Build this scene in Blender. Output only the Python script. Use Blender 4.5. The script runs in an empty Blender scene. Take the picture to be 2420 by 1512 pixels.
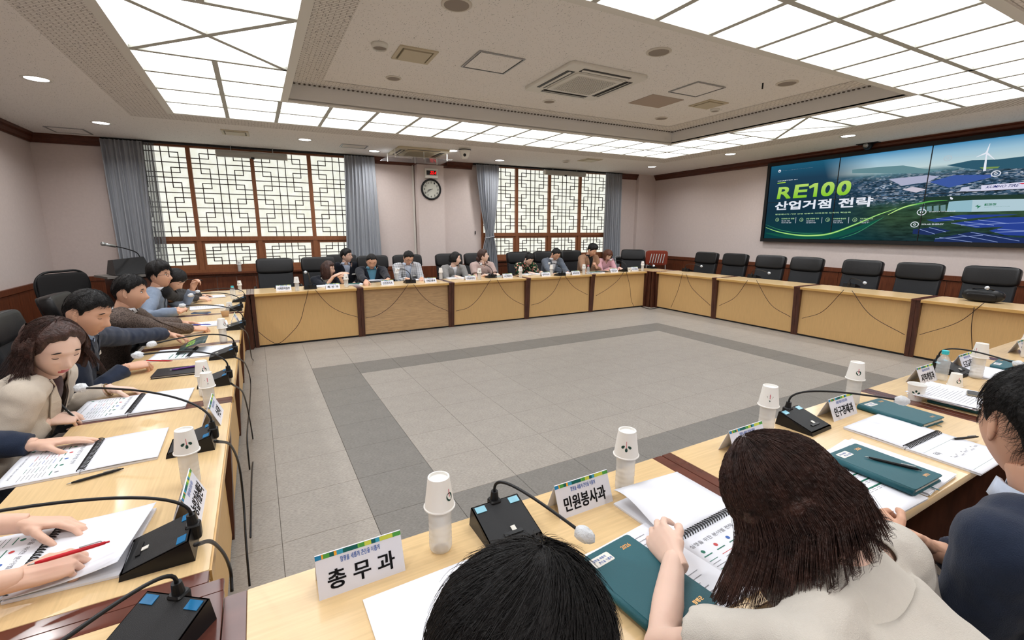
import bpy, bmesh, math, random
from mathutils import Vector, Matrix, Quaternion
random.seed(7)
sc = bpy.context.scene
COL = sc.collection
# ---------------------------------------------------------------- camera, world, exposure
W_PX, H_PX, F_PX = 2420.0, 1512.0, 1081.06
CAM_LOC = Vector((0.837, -1.103, 1.533))
YAW, PITCH, ROLL = math.radians(-28.965), math.radians(11.183), math.radians(0.069)
_f = Vector((-math.sin(YAW)*math.cos(PITCH), math.cos(YAW)*math.cos(PITCH), -math.sin(PITCH)))
_r = Vector((math.cos(YAW), math.sin(YAW), 0.0))
_u = _r.cross(_f)
RT = _r*math.cos(ROLL) + _u*math.sin(ROLL)
UP = -_r*math.sin(ROLL) + _u*math.cos(ROLL)
FW = _f
cam_d = bpy.data.cameras.new('camera'); cam = bpy.data.objects.new('camera', cam_d); COL.objects.link(cam)
cam.matrix_world = Matrix(((RT.x, UP.x, -FW.x, CAM_LOC.x), (RT.y, UP.y, -FW.y, CAM_LOC.y), (RT.z, UP.z, -FW.z, CAM_LOC.z), (0, 0, 0, 1)))
cam_d.sensor_fit = 'HORIZONTAL'; cam_d.sensor_width = 36.0; cam_d.lens = F_PX/W_PX*36.0
cam_d.clip_start = 0.03; cam_d.clip_end = 60
sc.camera = cam
sc.view_settings.view_transform = 'Standard'; sc.view_settings.look = 'None'
sc.view_settings.exposure = 0.0; sc.view_settings.gamma = 1.0; sc.view_settings.use_curve_mapping = False
wd = bpy.data.worlds.new('world'); sc.world = wd; wd.use_nodes = True
wd.node_tree.nodes['Background'].inputs[0].default_value = (0.75, 0.85, 1.0, 1)
wd.node_tree.nodes['Background'].inputs[1].default_value = 1.0
CEIL_LIGHT = 4.9     # radiance of the luminous ceiling panels
PAPER_LIGHT = 1.06   # daylight glowing through the window paper
DOWN_LIGHT = 12.0
DOWN_WATT = 10.0     # each recessed downlight
# visible recessed downlights first, then unseen ones added to light surfaces facing the camera (x, y)
DOWN_XY = [(-.80, 5.06), (-.79, 7.10), (1.66, 7.04), (2.84, 7.59), (4.04, 6.87), (5.30, 7.48), (8.68, 6.67), (8.64, 4.70), (8.67, 2.77),
           (-.80, 3.0), (-.80, 1.0), (-.80, -1.0), (.7, -1.75), (2.6, -1.75), (4.5, -1.75), (6.4, -1.75), (8.5, -1.2), (8.6, .8)]
for _x, _y in DOWN_XY:
    _l = bpy.data.lights.new('downlight_lamp', 'AREA'); _l.shape = 'DISK'; _l.size = .16; _l.energy = DOWN_WATT*(1.5 if _y < -.9 else 1.0); _l.spread = math.radians(150); _l.color = (1, .985, .97)  # stronger for the added fill lamps behind the camera
    _o = bpy.data.objects.new('downlight_lamp', _l); COL.objects.link(_o); _o.location = (_x, _y, 2.893)
try:
    sc.cycles.use_denoising = True; sc.cycles.adaptive_threshold = .02
    sc.cycles.max_bounces = 7; sc.cycles.diffuse_bounces = 4; sc.cycles.glossy_bounces = 3
    sc.cycles.transmission_bounces = 4; sc.cycles.transparent_max_bounces = 12
    sc.cycles.caustics_reflective = False; sc.cycles.caustics_refractive = False
    sc.cycles.sample_clamp_indirect = 4.0
except Exception: pass

def _ray(u, v):
    return FW + RT*((u - W_PX/2)/F_PX) - UP*((v - H_PX/2)/F_PX)
def at_z(u, v, z):
    d = _ray(u, v); return CAM_LOC + d*((z - CAM_LOC.z)/d.z)
def on_plane(u, v, P, n):
    d = _ray(u, v); return CAM_LOC + d*((P - CAM_LOC).dot(n)/d.dot(n))
def at_y(u, v, y): return on_plane(u, v, Vector((0, y, 0)), Vector((0, 1, 0)))
def at_x(u, v, x): return on_plane(u, v, Vector((x, 0, 0)), Vector((1, 0, 0)))
TZ = 0.72
def T(u, v, dz=0.0):
    # a point on the table tops, kept a hand's width inside the tables' inner edges
    p = at_z(u, v, TZ + dz)
    if p.y > 5.2 and p.x > .7: p.y = max(p.y, 5.625)
    elif p.x > 7.4 and p.y < 5.2: p.x = max(p.x, 7.75)
    elif p.x < .72: p.x = min(p.x, .62)
    elif p.y < .4: p.y = min(p.y, -.05)
    return p

# ---------------------------------------------------------------- materials
MATS = {}
def srgb(c):
    return tuple(((x/12.92) if x <= 0.04045 else ((x + 0.055)/1.055)**2.4) for x in [v/255.0 for v in c]) + (1.0,)
def mat(name, rgb, rough=0.6, metal=0.0, spec=0.4, var=0.0, scale=8.0, bump=0.0, bscale=60.0, stretch=None, emit=None, emit_s=0.0,
        alpha=1.0, trans=0.0, sheen=0.0, coat=0.0, ior=1.45):
    if name in MATS: return MATS[name]
    m = bpy.data.materials.new(name); m.use_nodes = True; nt = m.node_tree; b = nt.nodes['Principled BSDF']
    c = srgb(rgb)
    b.inputs['Base Color'].default_value = c; b.inputs['Roughness'].default_value = rough
    b.inputs['Metallic'].default_value = metal; b.inputs['Specular IOR Level'].default_value = spec
    b.inputs['IOR'].default_value = ior
    if sheen: b.inputs['Sheen Weight'].default_value = sheen
    if coat: b.inputs['Coat Weight'].default_value = coat; b.inputs['Coat Roughness'].default_value = 0.12
    if trans: b.inputs['Transmission Weight'].default_value = trans
    if alpha < 1: b.inputs['Alpha'].default_value = alpha
    if emit: b.inputs['Emission Color'].default_value = srgb(emit); b.inputs['Emission Strength'].default_value = emit_s
    if var or bump:
        tc = nt.nodes.new('ShaderNodeTexCoord'); mp = nt.nodes.new('ShaderNodeMapping')
        nt.links.new(tc.outputs['Object'], mp.inputs[0])
        if stretch: mp.inputs['Scale'].default_value = stretch
    if var:
        n = nt.nodes.new('ShaderNodeTexNoise'); n.inputs['Scale'].default_value = scale; n.inputs['Detail'].default_value = 6
        nt.links.new(mp.outputs[0], n.inputs['Vector'])
        r = nt.nodes.new('ShaderNodeValToRGB')
        r.color_ramp.elements[0].position = 0.3; r.color_ramp.elements[1].position = 0.7
        r.color_ramp.elements[0].color = tuple(x*(1 - var) for x in c[:3]) + (1,)
        r.color_ramp.elements[1].color = tuple(min(1, x*(1 + var*0.6)) for x in c[:3]) + (1,)
        nt.links.new(n.outputs['Fac'], r.inputs[0]); nt.links.new(r.outputs[0], b.inputs['Base Color'])
    if bump:
        n2 = nt.nodes.new('ShaderNodeTexNoise'); n2.inputs['Scale'].default_value = bscale; n2.inputs['Detail'].default_value = 4
        nt.links.new(mp.outputs[0], n2.inputs['Vector'])
        bp = nt.nodes.new('ShaderNodeBump'); bp.inputs['Strength'].default_value = bump; bp.inputs['Distance'].default_value = 0.01
        nt.links.new(n2.outputs['Fac'], bp.inputs['Height']); nt.links.new(bp.outputs[0], b.inputs['Normal'])
    MATS[name] = m; return m
def emis(name, rgb, s=1.0):
    if name in MATS: return MATS[name]
    m = bpy.data.materials.new(name); m.use_nodes = True; nt = m.node_tree; nt.nodes.clear()
    e = nt.nodes.new('ShaderNodeEmission'); o = nt.nodes.new('ShaderNodeOutputMaterial')
    e.inputs[0].default_value = srgb(rgb); e.inputs[1].default_value = s
    nt.links.new(e.outputs[0], o.inputs[0]); MATS[name] = m; return m

# ---------------------------------------------------------------- mesh builder
class MB:
    def __init__(s): s.v = []; s.f = []; s.m = []; s.mi = 0
    def add(s, vs, fs):
        o = len(s.v); s.v += [tuple(p) for p in vs]; s.f += [tuple(i + o for i in f) for f in fs]; s.m += [s.mi]*len(fs); return s
    def quad(s, a, b, c, d): return s.add([a, b, c, d], [(0, 1, 2, 3)])
    def box(s, c, size, M=None):
        x, y, z = [k/2 for k in size]; c = Vector(c)
        vs = [Vector((i*x, j*y, k*z)) for i in (-1, 1) for j in (-1, 1) for k in (-1, 1)]
        if M is not None: vs = [M @ p for p in vs]
        vs = [p + c for p in vs]
        return s.add(vs, [(0, 1, 3, 2), (4, 6, 7, 5), (0, 4, 5, 1), (2, 3, 7, 6), (0, 2, 6, 4), (1, 5, 7, 3)])
    def rbox(s, c, size, r, M=None, n=3):
        # box with rounded vertical corners and a small top/bottom chamfer
        x, y, z = [k/2 for k in size]; r = min(r, x*.99, y*.99); c = Vector(c)
        pts = []
        for (sx, sy, a0) in ((1, 1, 0), (-1, 1, 90), (-1, -1, 180), (1, -1, 270)):
            for i in range(n + 1):
                a = math.radians(a0 + 90*i/n); pts.append((sx*(x - r) + r*math.cos(a), sy*(y - r) + r*math.sin(a)))
        e = min(r*0.5, z*0.4); rings = []
        for zz, k in ((-z, 1), (-z + e, 0), (z - e, 0), (z, 1)):
            rings.append([Vector((p[0] - (math.copysign(e*.6, p[0]) if k else 0), p[1] - (math.copysign(e*.6, p[1]) if k else 0), zz)) for p in pts])
        vs = [q for R in rings for q in R]
        if M is not None: vs = [M @ p for p in vs]
        vs = [p + c for p in vs]; N = len(pts)
        fs = [(j*N + i, j*N + (i + 1) % N, (j + 1)*N + (i + 1) % N, (j + 1)*N + i) for j in range(3) for i in range(N)]
        fs += [tuple(range(N))[::-1], tuple(3*N + i for i in range(N))]
        return s.add(vs, fs)
    def prism(s, pts, off):
        # polygon (list of Vectors) extruded by vector off
        n = len(pts); off = Vector(off)
        vs = [Vector(p) for p in pts] + [Vector(p) + off for p in pts]
        fs = [tuple(range(n))[::-1], tuple(range(n, 2*n))] + [(i, (i + 1) % n, n + (i + 1) % n, n + i) for i in range(n)]
        return s.add(vs, fs)
    def tube(s, pts, rad, n=8, cap=True):
        pts = [Vector(p) for p in pts]
        if not isinstance(rad, (list, tuple)): rad = [rad]*len(pts)
        vs = []; prev = None
        for i, p in enumerate(pts):
            d = (pts[min(i + 1, len(pts) - 1)] - pts[max(i - 1, 0)])
            if d.length < 1e-9: d = Vector((0, 0, 1))
            d.normalize()
            if prev is None:
                a = Vector((0, 0, 1)) if abs(d.z) < 0.9 else Vector((1, 0, 0)); x = a.cross(d).normalized()
            else:
                x = (prev - d*prev.dot(d))
                x = x.normalized() if x.length > 1e-6 else d.orthogonal().normalized()
            prev = x; y = d.cross(x)
            for k in range(n):
                a = 2*math.pi*k/n; vs.append(p + (x*math.cos(a) + y*math.sin(a))*rad[i])
        N = len(pts)
        fs = [(j*n + i, j*n + (i + 1) % n, (j + 1)*n + (i + 1) % n, (j + 1)*n + i) for j in range(N - 1) for i in range(n)]
        if cap: fs += [tuple(range(n))[::-1], tuple((N - 1)*n + i for i in range(n))]
        return s.add(vs, fs)
    def lathe(s, prof, c=(0, 0, 0), n=20, M=None, cap=True):
        # prof: [(r, z)...] around local z
        c = Vector(c); vs = []
        for r, z in prof:
            for k in range(n):
                a = 2*math.pi*k/n; p = Vector((r*math.cos(a), r*math.sin(a), z))
                if M is not None: p = M @ p
                vs.append(p + c)
        N = len(prof)
        fs = [(j*n + i, j*n + (i + 1) % n, (j + 1)*n + (i + 1) % n, (j + 1)*n + i) for j in range(N - 1) for i in range(n)]
        if cap: fs += [tuple(range(n))[::-1], tuple((N - 1)*n + i for i in range(n))]
        return s.add(vs, fs)
    def ell(s, c, r, M=None, n=12, m=8):
        c = Vector(c); vs = []; r = Vector(r) if not isinstance(r, (int, float)) else Vector((r, r, r))
        for j in range(m + 1):
            t = math.pi*j/m
            for k in range(n):
                a = 2*math.pi*k/n
                p = Vector((r.x*math.sin(t)*math.cos(a), r.y*math.sin(t)*math.sin(a), r.z*math.cos(t)))
                if M is not None: p = M @ p
                vs.append(p + c)
        fs = [(j*n + i, (j + 1)*n + i, (j + 1)*n + (i + 1) % n, j*n + (i + 1) % n) for j in range(m) for i in range(n)]
        return s.add(vs, fs)
    def build(s, name, m=None, parent=None, smooth=False, kind=None, weld=False):
        me = bpy.data.meshes.new(name); me.from_pydata(s.v, [], s.f)
        ms = m if isinstance(m, (list, tuple)) else [m]
        for q in ms:
            if q is not None: me.materials.append(q)
        if len(ms) > 1: me.polygons.foreach_set('material_index', s.m)
        if weld:
            bm = bmesh.new(); bm.from_mesh(me); bmesh.ops.remove_doubles(bm, verts=bm.verts, dist=1e-5); bm.to_mesh(me); bm.free()
        if smooth:
            me.polygons.foreach_set('use_smooth', [True]*len(me.polygons))
        me.update()
        o = bpy.data.objects.new(name, me); COL.objects.link(o)
        if parent is not None: o.parent = parent
        if kind: o['kind'] = kind
        return o
def sharp(o, ang=35):
    # smooth faces with sharp edges beyond ang
    me = o.data; me.polygons.foreach_set('use_smooth', [True]*len(me.polygons))
    bm = bmesh.new(); bm.from_mesh(me); a = math.radians(ang)
    for e in bm.edges:
        if len(e.link_faces) == 2 and e.calc_face_angle(0) > a: e.smooth = False
    bm.to_mesh(me); bm.free(); return o
def tag(o, label, cat, group=None):
    o['label'] = label; o['category'] = cat
    if group: o['group'] = group
    return o
def thing(name, label, cat, loc=(0, 0, 0), rz=0.0, group=None):
    o = bpy.data.objects.new(name, None); o.empty_display_size = 0.05; COL.objects.link(o)
    o.location = loc; o.rotation_euler = (0, 0, rz); return tag(o, label, cat, group)
def struct(o): o['kind'] = 'structure'; return o
def dup(o, loc=None, rz=None, label=None, parent=None):
    c = o.copy(); COL.objects.link(c)
    if parent is not None: c.parent = parent
    if loc is not None: c.location = loc
    if rz is not None: c.rotation_euler = (0, 0, rz)
    if label: c['label'] = label
    for k in list(o.children): dup(k, parent=c)
    return c
def bez(p0, p1, p2, p3, n=12):
    p0, p1, p2, p3 = map(Vector, (p0, p1, p2, p3)); out = []
    for i in range(n + 1):
        t = i/n; a = 1 - t; out.append(p0*a**3 + p1*3*a*a*t + p2*3*a*t*t + p3*t**3)
    return out
def spline(pts, n=6):
    pts = [Vector(p) for p in pts]; out = []
    P = [pts[0]*2 - pts[1]] + pts + [pts[-1]*2 - pts[-2]]
    for i in range(1, len(P) - 2):
        for k in range(n):
            t = k/n; a, b, c, d = P[i - 1], P[i], P[i + 1], P[i + 2]
            out.append(0.5*((2*b) + (c - a)*t + (2*a - 5*b + 4*c - d)*t*t + (3*b - a - 3*c + d)*t**3))
    out.append(pts[-1]); return out
# text as a flat mesh: returns (verts 2-D normalised to its own box, faces, aspect)
_TX = {}
def text_geo(s, bold=0.0, res=2):
    key = (s, bold, res)
    if key in _TX: return _TX[key]
    cu = bpy.data.curves.new('t', 'FONT'); cu.body = s; cu.size = 1.0; cu.resolution_u = res; cu.offset = bold
    ob = bpy.data.objects.new('t', cu); COL.objects.link(ob)
    bpy.context.view_layer.update()
    me = bpy.data.meshes.new_from_object(ob.evaluated_get(bpy.context.evaluated_depsgraph_get()))
    vs = [v.co.copy() for v in me.vertices]; fs = [tuple(p.vertices) for p in me.polygons]
    bpy.data.objects.remove(ob); bpy.data.curves.remove(cu); bpy.data.meshes.remove(me)
    x0 = min(v.x for v in vs); x1 = max(v.x for v in vs); y0 = min(v.y for v in vs); y1 = max(v.y for v in vs)
    g = ([((v.x - x0)/(x1 - x0), (v.y - y0)/(y1 - y0)) for v in vs], fs, (x1 - x0)/(y1 - y0))
    _TX[key] = g; return g
def text_on(mb, s, O, X, Y, bold=0.0, res=2, smear=0.0):
    # lay the string so that its box fills O .. O+X .. O+Y
    vs, fs, _ = text_geo(s, bold, res); O = Vector(O); X = Vector(X); Y = Vector(Y)
    offs = [(0, 0)] if not smear else [(i*smear, j*smear*.7) for i in (-1, 0, 1) for j in (-1, 1)]
    u = X.normalized(); w = Y.normalized()
    for i, j in offs: mb.add([O + X*a + Y*b + u*i + w*j for a, b in vs], fs)
# ================================================================ the room
A2 = Vector((-1.909, 8.46, 0)); B2 = Vector((10.058, 7.955, 0)); C2 = Vector((9.43, -2.6, 0)); D2 = Vector((-1.93, -2.6, 0))
HC, HR = 2.9, 3.08
def frame(P, Q):
    d = (Q - P).normalized(); return d, Vector((d.y, -d.x, 0)), (Q - P).length   # along, into the room (for A->B->C->D)
DB, NB, LB = frame(A2, B2); DR, NR, LR = frame(B2, C2); DF, NF, LF = frame(C2, D2); DL, NL, LL = frame(D2, A2)
def WB(s, off, z): return A2 + DB*s + NB*off + Vector((0, 0, z))
def WR(s, off, z): return B2 + DR*s + NR*off + Vector((0, 0, z))
def WL(s, off, z): return D2 + DL*s + NL*off + Vector((0, 0, z))
def WFm(s, off, z): return C2 + DF*s + NF*off + Vector((0, 0, z))
def wbox(mb, Wf, s0, s1, o0, o1, z0, z1):
    P = [Wf(s, o, z) for s in (s0, s1) for o in (o0, o1) for z in (z0, z1)]
    return mb.add(P, [(0, 1, 3, 2), (4, 6, 7, 5), (0, 4, 5, 1), (2, 3, 7, 6), (0, 2, 6, 4), (1, 5, 7, 3)])

m_wall = mat('wall_paper', (216, 203, 198), 0.85, var=0.03, scale=30, bump=0.15, bscale=300)
m_crown = mat('dark_wood_trim', (88, 46, 30), 0.42, var=0.35, scale=14, stretch=(1, 1, 6))
m_wains = mat('wainscot_wood', (108, 59, 37), 0.42, var=0.3, scale=10, stretch=(6, 6, .6))
m_wframe = mat('window_wood', (146, 92, 60), 0.45, var=0.18, scale=12, stretch=(5, 5, .7))
m_lattice = mat('lattice_wood', (58, 40, 34), 0.5)
m_white = mat('white_plastic', (226, 224, 216), 0.4)
m_cream = mat('aged_plastic', (196, 186, 160), 0.5)
m_black = mat('black_plastic', (22, 23, 25), 0.4)
m_metal = mat('brushed_metal', (170, 172, 172), 0.35, metal=0.8)

# ---- floor: base slab + individual tiles
m_tile = mat('stone_vinyl_tile', (160, 154, 146), 0.45, var=0.07, scale=9, bump=0.05, bscale=200, spec=0.35)
m_tile_d = mat('dark_vinyl_tile', (122, 119, 114), 0.45, var=0.08, scale=9, bump=0.05, bscale=200, spec=0.35)
def tile_noise(m):
    nt = m.node_tree; b = nt.nodes['Principled BSDF']
    info = nt.nodes.new('ShaderNodeObjectInfo'); tc = [n for n in nt.nodes if n.type == 'TEX_COORD'][0]
    src = b.inputs['Base Color'].links[0].from_socket
    mp = nt.nodes.new('ShaderNodeMapping'); nt.links.new(tc.outputs['Object'], mp.inputs[0])
    comb = nt.nodes.new('ShaderNodeCombineXYZ'); mul = nt.nodes.new('ShaderNodeMath'); mul.operation = 'MULTIPLY'; mul.inputs[1].default_value = 50
    nt.links.new(info.outputs['Random'], mul.inputs[0]); nt.links.new(mul.outputs[0], comb.inputs[0]); nt.links.new(comb.outputs[0], mp.inputs['Location'])
    n = nt.nodes.new('ShaderNodeTexNoise'); n.inputs['Scale'].default_value = 160; n.inputs['Detail'].default_value = 3
    mp2 = nt.nodes.new('ShaderNodeMapping'); mp2.inputs['Scale'].default_value = (.35, 1, 1); nt.links.new(mp.outputs[0], mp2.inputs[0]); nt.links.new(mp2.outputs[0], n.inputs['Vector'])
    r = nt.nodes.new('ShaderNodeValToRGB'); r.color_ramp.elements[0].position = .35; r.color_ramp.elements[1].position = .6
    r.color_ramp.elements[0].color = (.78, .77, .76, 1); r.color_ramp.elements[1].color = (1.03, 1.03, 1.03, 1)
    mx = nt.nodes.new('ShaderNodeMix'); mx.data_type = 'RGBA'; mx.blend_type = 'MULTIPLY'; mx.inputs[0].default_value = 1
    nt.links.new(n.outputs['Fac'], r.inputs[0]); nt.links.new(src, mx.inputs[6]); nt.links.new(r.outputs[0], mx.inputs[7])
    # faint per-tile tone
    r2 = nt.nodes.new('ShaderNodeMapRange'); r2.inputs[3].default_value = .985; r2.inputs[4].default_value = 1.015
    nt.links.new(info.outputs['Random'], r2.inputs[0])
    mx2 = nt.nodes.new('ShaderNodeVectorMath'); mx2.operation = 'SCALE'
    nt.links.new(mx.outputs[2], mx2.inputs[0]); nt.links.new(r2.outputs[0], mx2.inputs['Scale']); nt.links.new(mx2.outputs[0], b.inputs['Base Color'])
tile_noise(m_tile); tile_noise(m_tile_d)
mb = MB()
mb.prism([Vector((D2.x, D2.y, -0.12)), Vector((C2.x, C2.y, -0.12)), Vector((B2.x, B2.y, -0.12)), Vector((A2.x, A2.y, -0.12))], (0, 0, 0.114))
floor = struct(mb.build('floor', mat('floor_joint', (84, 78, 72), 0.8)))
PX = (6.615 - 1.261)/12; PY = (4.296 - 1.214)/7
def tile_me(m):
    t = MB(); a, b, e = PX/2 - .0008, PY/2 - .0008, .0015
    t.add([(-a, -b, -.006), (a, -b, -.006), (a, b, -.006), (-a, b, -.006), (-a, -b, -e), (a, -b, -e), (a, b, -e), (-a, b, -e),
           (-a + e, -b + e, 0), (a - e, -b + e, 0), (a - e, b - e, 0), (-a + e, b - e, 0)],
          [(0, 1, 5, 4), (1, 2, 6, 5), (2, 3, 7, 6), (3, 0, 4, 7), (4, 5, 9, 8), (5, 6, 10, 9), (6, 7, 11, 10), (7, 4, 8, 11), (8, 9, 10, 11)])
    return t
t1 = tile_me(m_tile); me_t = None; rest = MB(); rnd = random.Random(3)
first = {}
for i in range(-7, 20):
    for j in range(-9, 17):
        cx = 1.261 + PX*(i + .5); cy = 1.214 - PY + PY*(j + .5)
        if cx < -1.75 or cx > 9.35 or cy > 7.75 or cy < -2.45: continue
        inside = 0.35 < cx < 7.95 and -0.3 < cy < 5.8
        dark = (i in (0, 11) and 0 <= j <= 7) or (j in (0, 7) and 0 <= i <= 11)
        if inside:
            k = 'floor_tile_dark' if dark else 'floor_tile'
            if k not in first:
                o = tile_me(None).build('floor_tile', m_tile_d if dark else m_tile, floor); first[k] = o
            else:
                o = first[k].copy(); COL.objects.link(o); o.name = 'floor_tile'; o.parent = floor
            o.location = (cx, cy, 0)
        else:
            a, b = PX/2 - .0008, PY/2 - .0008
            rest.box((cx, cy, -.003), (2*a, 2*b, .006))
rest.build('floor_tiles_outer', m_tile, floor, kind='stuff')

# ---- ceiling
def ring_yb(x): return 5.93 - (x - .11)*.0423
def ring_yf(x): return .30 - .0166*(x - .14)
RXc = [.13, .68, 1.215] + [1.215 + (6.91 - 1.215)*k/11 for k in range(1, 12)] + [7.42, 7.93]
def RY(x, r): return ring_yb(x) + (ring_yf(x) - ring_yb(x))*r/10.0
def fissure(name, rgb, dens=55.0, pat=None):
    m = mat(name, rgb, 0.9, spec=0.15); nt = m.node_tree; b = nt.nodes['Principled BSDF']; c = srgb(rgb)
    tc = nt.nodes.new('ShaderNodeTexCoord'); mp = nt.nodes.new('ShaderNodeMapping'); mp.inputs['Scale'].default_value = (1, .45, 1)
    nt.links.new(tc.outputs['Object'], mp.inputs[0])
    n0 = nt.nodes.new('ShaderNodeTexNoise'); n0.inputs['Scale'].default_value = 20; nt.links.new(mp.outputs[0], n0.inputs['Vector'])
    mxv = nt.nodes.new('ShaderNodeMix'); mxv.data_type = 'RGBA'; mxv.inputs[0].default_value = .06
    nt.links.new(mp.outputs[0], mxv.inputs[6]); nt.links.new(n0.outputs['Color'], mxv.inputs[7])
    v = nt.nodes.new('ShaderNodeTexVoronoi'); v.inputs['Scale'].default_value = dens; v.feature = 'F1'
    nt.links.new(mxv.outputs[2], v.inputs['Vector'])
    r = nt.nodes.new('ShaderNodeValToRGB'); r.color_ramp.elements[0].position = .13; r.color_ramp.elements[1].position = .23
    r.color_ramp.elements[0].color = tuple(x*.45 for x in c[:3]) + (1,); r.color_ramp.elements[1].color = c
    nt.links.new(v.outputs['Distance'], r.inputs[0]); out = r.outputs[0]
    if pat:     # rows of small embossed brackets
        bk = nt.nodes.new('ShaderNodeTexBrick'); bk.inputs['Scale'].default_value = 1.0; bk.inputs['Brick Width'].default_value = .075; bk.inputs['Row Height'].default_value = .028; bk.inputs['Mortar Size'].default_value = .0035
        nt.links.new(tc.outputs['Object'], bk.inputs['Vector'])
        for k_ in ('Color1', 'Color2'): bk.inputs[k_].default_value = (1, 1, 1, 1)
        bk.inputs['Mortar'].default_value = (.52, .50, .48, 1)
        mu = nt.nodes.new('ShaderNodeMix'); mu.data_type = 'RGBA'; mu.blend_type = 'MULTIPLY'; mu.inputs[0].default_value = 1; nt.links.new(out, mu.inputs[6]); nt.links.new(bk.outputs['Color'], mu.inputs[7]); out = mu.outputs[2]
    nt.links.new(out, b.inputs['Base Color'])
    bp = nt.nodes.new('ShaderNodeBump'); bp.inputs['Strength'].default_value = .5; bp.inputs['Distance'].default_value = .004
    nt.links.new(out, bp.inputs['Height']); nt.links.new(bp.outputs[0], b.inputs['Normal'])
    return m
m_ceil = fissure('fissured_ceiling_board', (240, 237, 233), 85.0); m_ceil_e = fissure('embossed_ceiling_board', (234, 230, 225), 40, True)
FR = .07
def rc(xi, r, ox=0, oy=0, z=HC):  # point of the light ring; xi = x value
    return Vector((xi + ox, RY(xi, r) + oy, z))
xo0, xo1 = .13 - FR, 7.93 + FR
P_out = [Vector((xo0, RY(xo0, 10) - FR, HC)), Vector((xo1, RY(xo1, 10) - FR, HC)), Vector((xo1, RY(xo1, 0) + FR, HC)), Vector((xo0, RY(xo0, 0) + FR, HC))]
room = [Vector((p.x, p.y, HC)) for p in (D2, C2, B2, A2)]
mb = MB()
for i in range(4):
    j = (i + 1) % 4
    mb.add([room[i], room[j], P_out[j], P_out[i]], [(3, 2, 1, 0)])
    # slab above
    u = Vector((0, 0, .35)); mb.add([room[i] + u, room[j] + u, P_out[j] + u, P_out[i] + u], [(0, 1, 2, 3)])
ceiling = struct(mb.build('ceiling', m_ceil))
# embossed border band around the light ring (0.45 m wide)
bw_ = .42; P_b = [P_out[0] + Vector((-bw_, -bw_, 0)), P_out[1] + Vector((bw_, -bw_, 0)), P_out[2] + Vector((bw_, bw_, 0)), P_out[3] + Vector((-bw_, bw_, 0))]
mb = MB()
for i in range(4):
    j = (i + 1) % 4; d = Vector((0, 0, -.003)); mb.add([P_b[i] + d, P_b[j] + d, P_out[j] + d, P_out[i] + d], [(3, 2, 1, 0)])
mb.build('border_board', m_ceil_e, ceiling)
# raised middle field with its fascia
xi0, xi1 = 1.215 + FR, 6.91 - FR*.6
Q = [Vector((xi0, RY(xi0, 8) + FR, 0)), Vector((xi1, RY(xi1, 8) + FR, 0)), Vector((xi1, RY(xi1, 2) - FR, 0)), Vector((xi0, RY(xi0, 2) - FR, 0))]
zz = lambda p, z: Vector((p.x, p.y, z))
mb = MB(); mb.add([zz(p, HR) for p in Q], [(3, 2, 1, 0)]); mb.add([zz(p, HR + .06) for p in Q], [(0, 1, 2, 3)])
mb.build('middle_board', m_ceil, ceiling)
mb = MB(); bw2 = .34
Qi = [Q[0] + Vector((bw2, bw2, 0)), Q[1] + Vector((-bw2, bw2, 0)), Q[2] + Vector((-bw2, -bw2*.7, 0)), Q[3] + Vector((bw2, -bw2*.7, 0))]
for i in range(4):
    j = (i + 1) % 4; mb.add([zz(Q[i], HR - .003), zz(Q[j], HR - .003), zz(Qi[j], HR - .003), zz(Qi[i], HR - .003)], [(3, 2, 1, 0)])
mb.build('border_board', m_ceil_e, ceiling)
mb = MB()
for i in range(4):
    j = (i + 1) % 4; mb.add([zz(Q[i], HC), zz(Q[j], HC), zz(Q[j], HR), zz(Q[i], HR)], [(0, 1, 2, 3)])
mb.build('fascia', mat('painted_fascia', (226, 225, 222), 0.6), ceiling)
# perforated drip edge: a saw-tooth strip where fascia meets the raised field
mb = MB()
for i in (2, 1):
    a, b = Q[i], Q[(i + 1) % 4]; L = (b - a).length; n = int(L/.05)
    inw = Vector((0, -1, 0)) if i == 2 else Vector((-1, 0, 0))
    for k in range(n):
        p = a + (b - a)*((k + .5)/n); mb.box(zz(p + inw*.012, HR - .008), (.02, .02, .014))
mb.build('perforated_bead', mat('bead', (92, 84, 76), 0.7), ceiling, kind='stuff')

# ---- luminous ring
m_panel = emis('luminous_panel', (250, 252, 255), CEIL_LIGHT)
m_bar = mat('light_grid_bar', (186, 186, 177), 0.55)
bar_n = [0]
ring = thing('ceiling_light', 'large rectangular ring of glowing white ceiling panels in a pale metal grid', 'ceiling light', (4, 3, HC))
ring_m = Matrix.Translation((-4, -3, -HC))
def rb(mb, name, m, **k):
    mb.v = [tuple(ring_m @ Vector(p)) for p in mb.v]; return mb.build(name, m, ring, **k)
def panel(P):
    P = [Vector(p) for p in P]; c = sum(P, Vector())/len(P); P = [c + (p - c)*.985 for p in P]
    t = MB(); t.prism([p + Vector((0, 0, .012)) for p in P], (0, 0, .01)); rb(t, 'light_panel', m_panel)
bars = MB()
def bar(a, b, w=.042):
    a, b = Vector(a), Vector(b); d = (b - a).normalized(); n = Vector((-d.y, d.x, 0))*w/2
    t = MB(); t.prism([a + n, b + n, b - n, a - n], (0, 0, .035)); bar_n[0] += 1; t.v = [(x, y, z - .012 - .0004*(bar_n[0] % 9)) for x, y, z in t.v]
    rb(t, 'grid_bar', m_bar)
n = len(RXc) - 1
for i in range(n):
    for r in range(10):
        side = i < 2 or i >= n - 2; fb = r < 2 or r >= 8
        if not (side or fb): continue
        if side and r in (4, 5):
            continue
        panel([rc(RXc[i], r), rc(RXc[i + 1], r), rc(RXc[i + 1], r + 1), rc(RXc[i], r + 1)])
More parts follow.
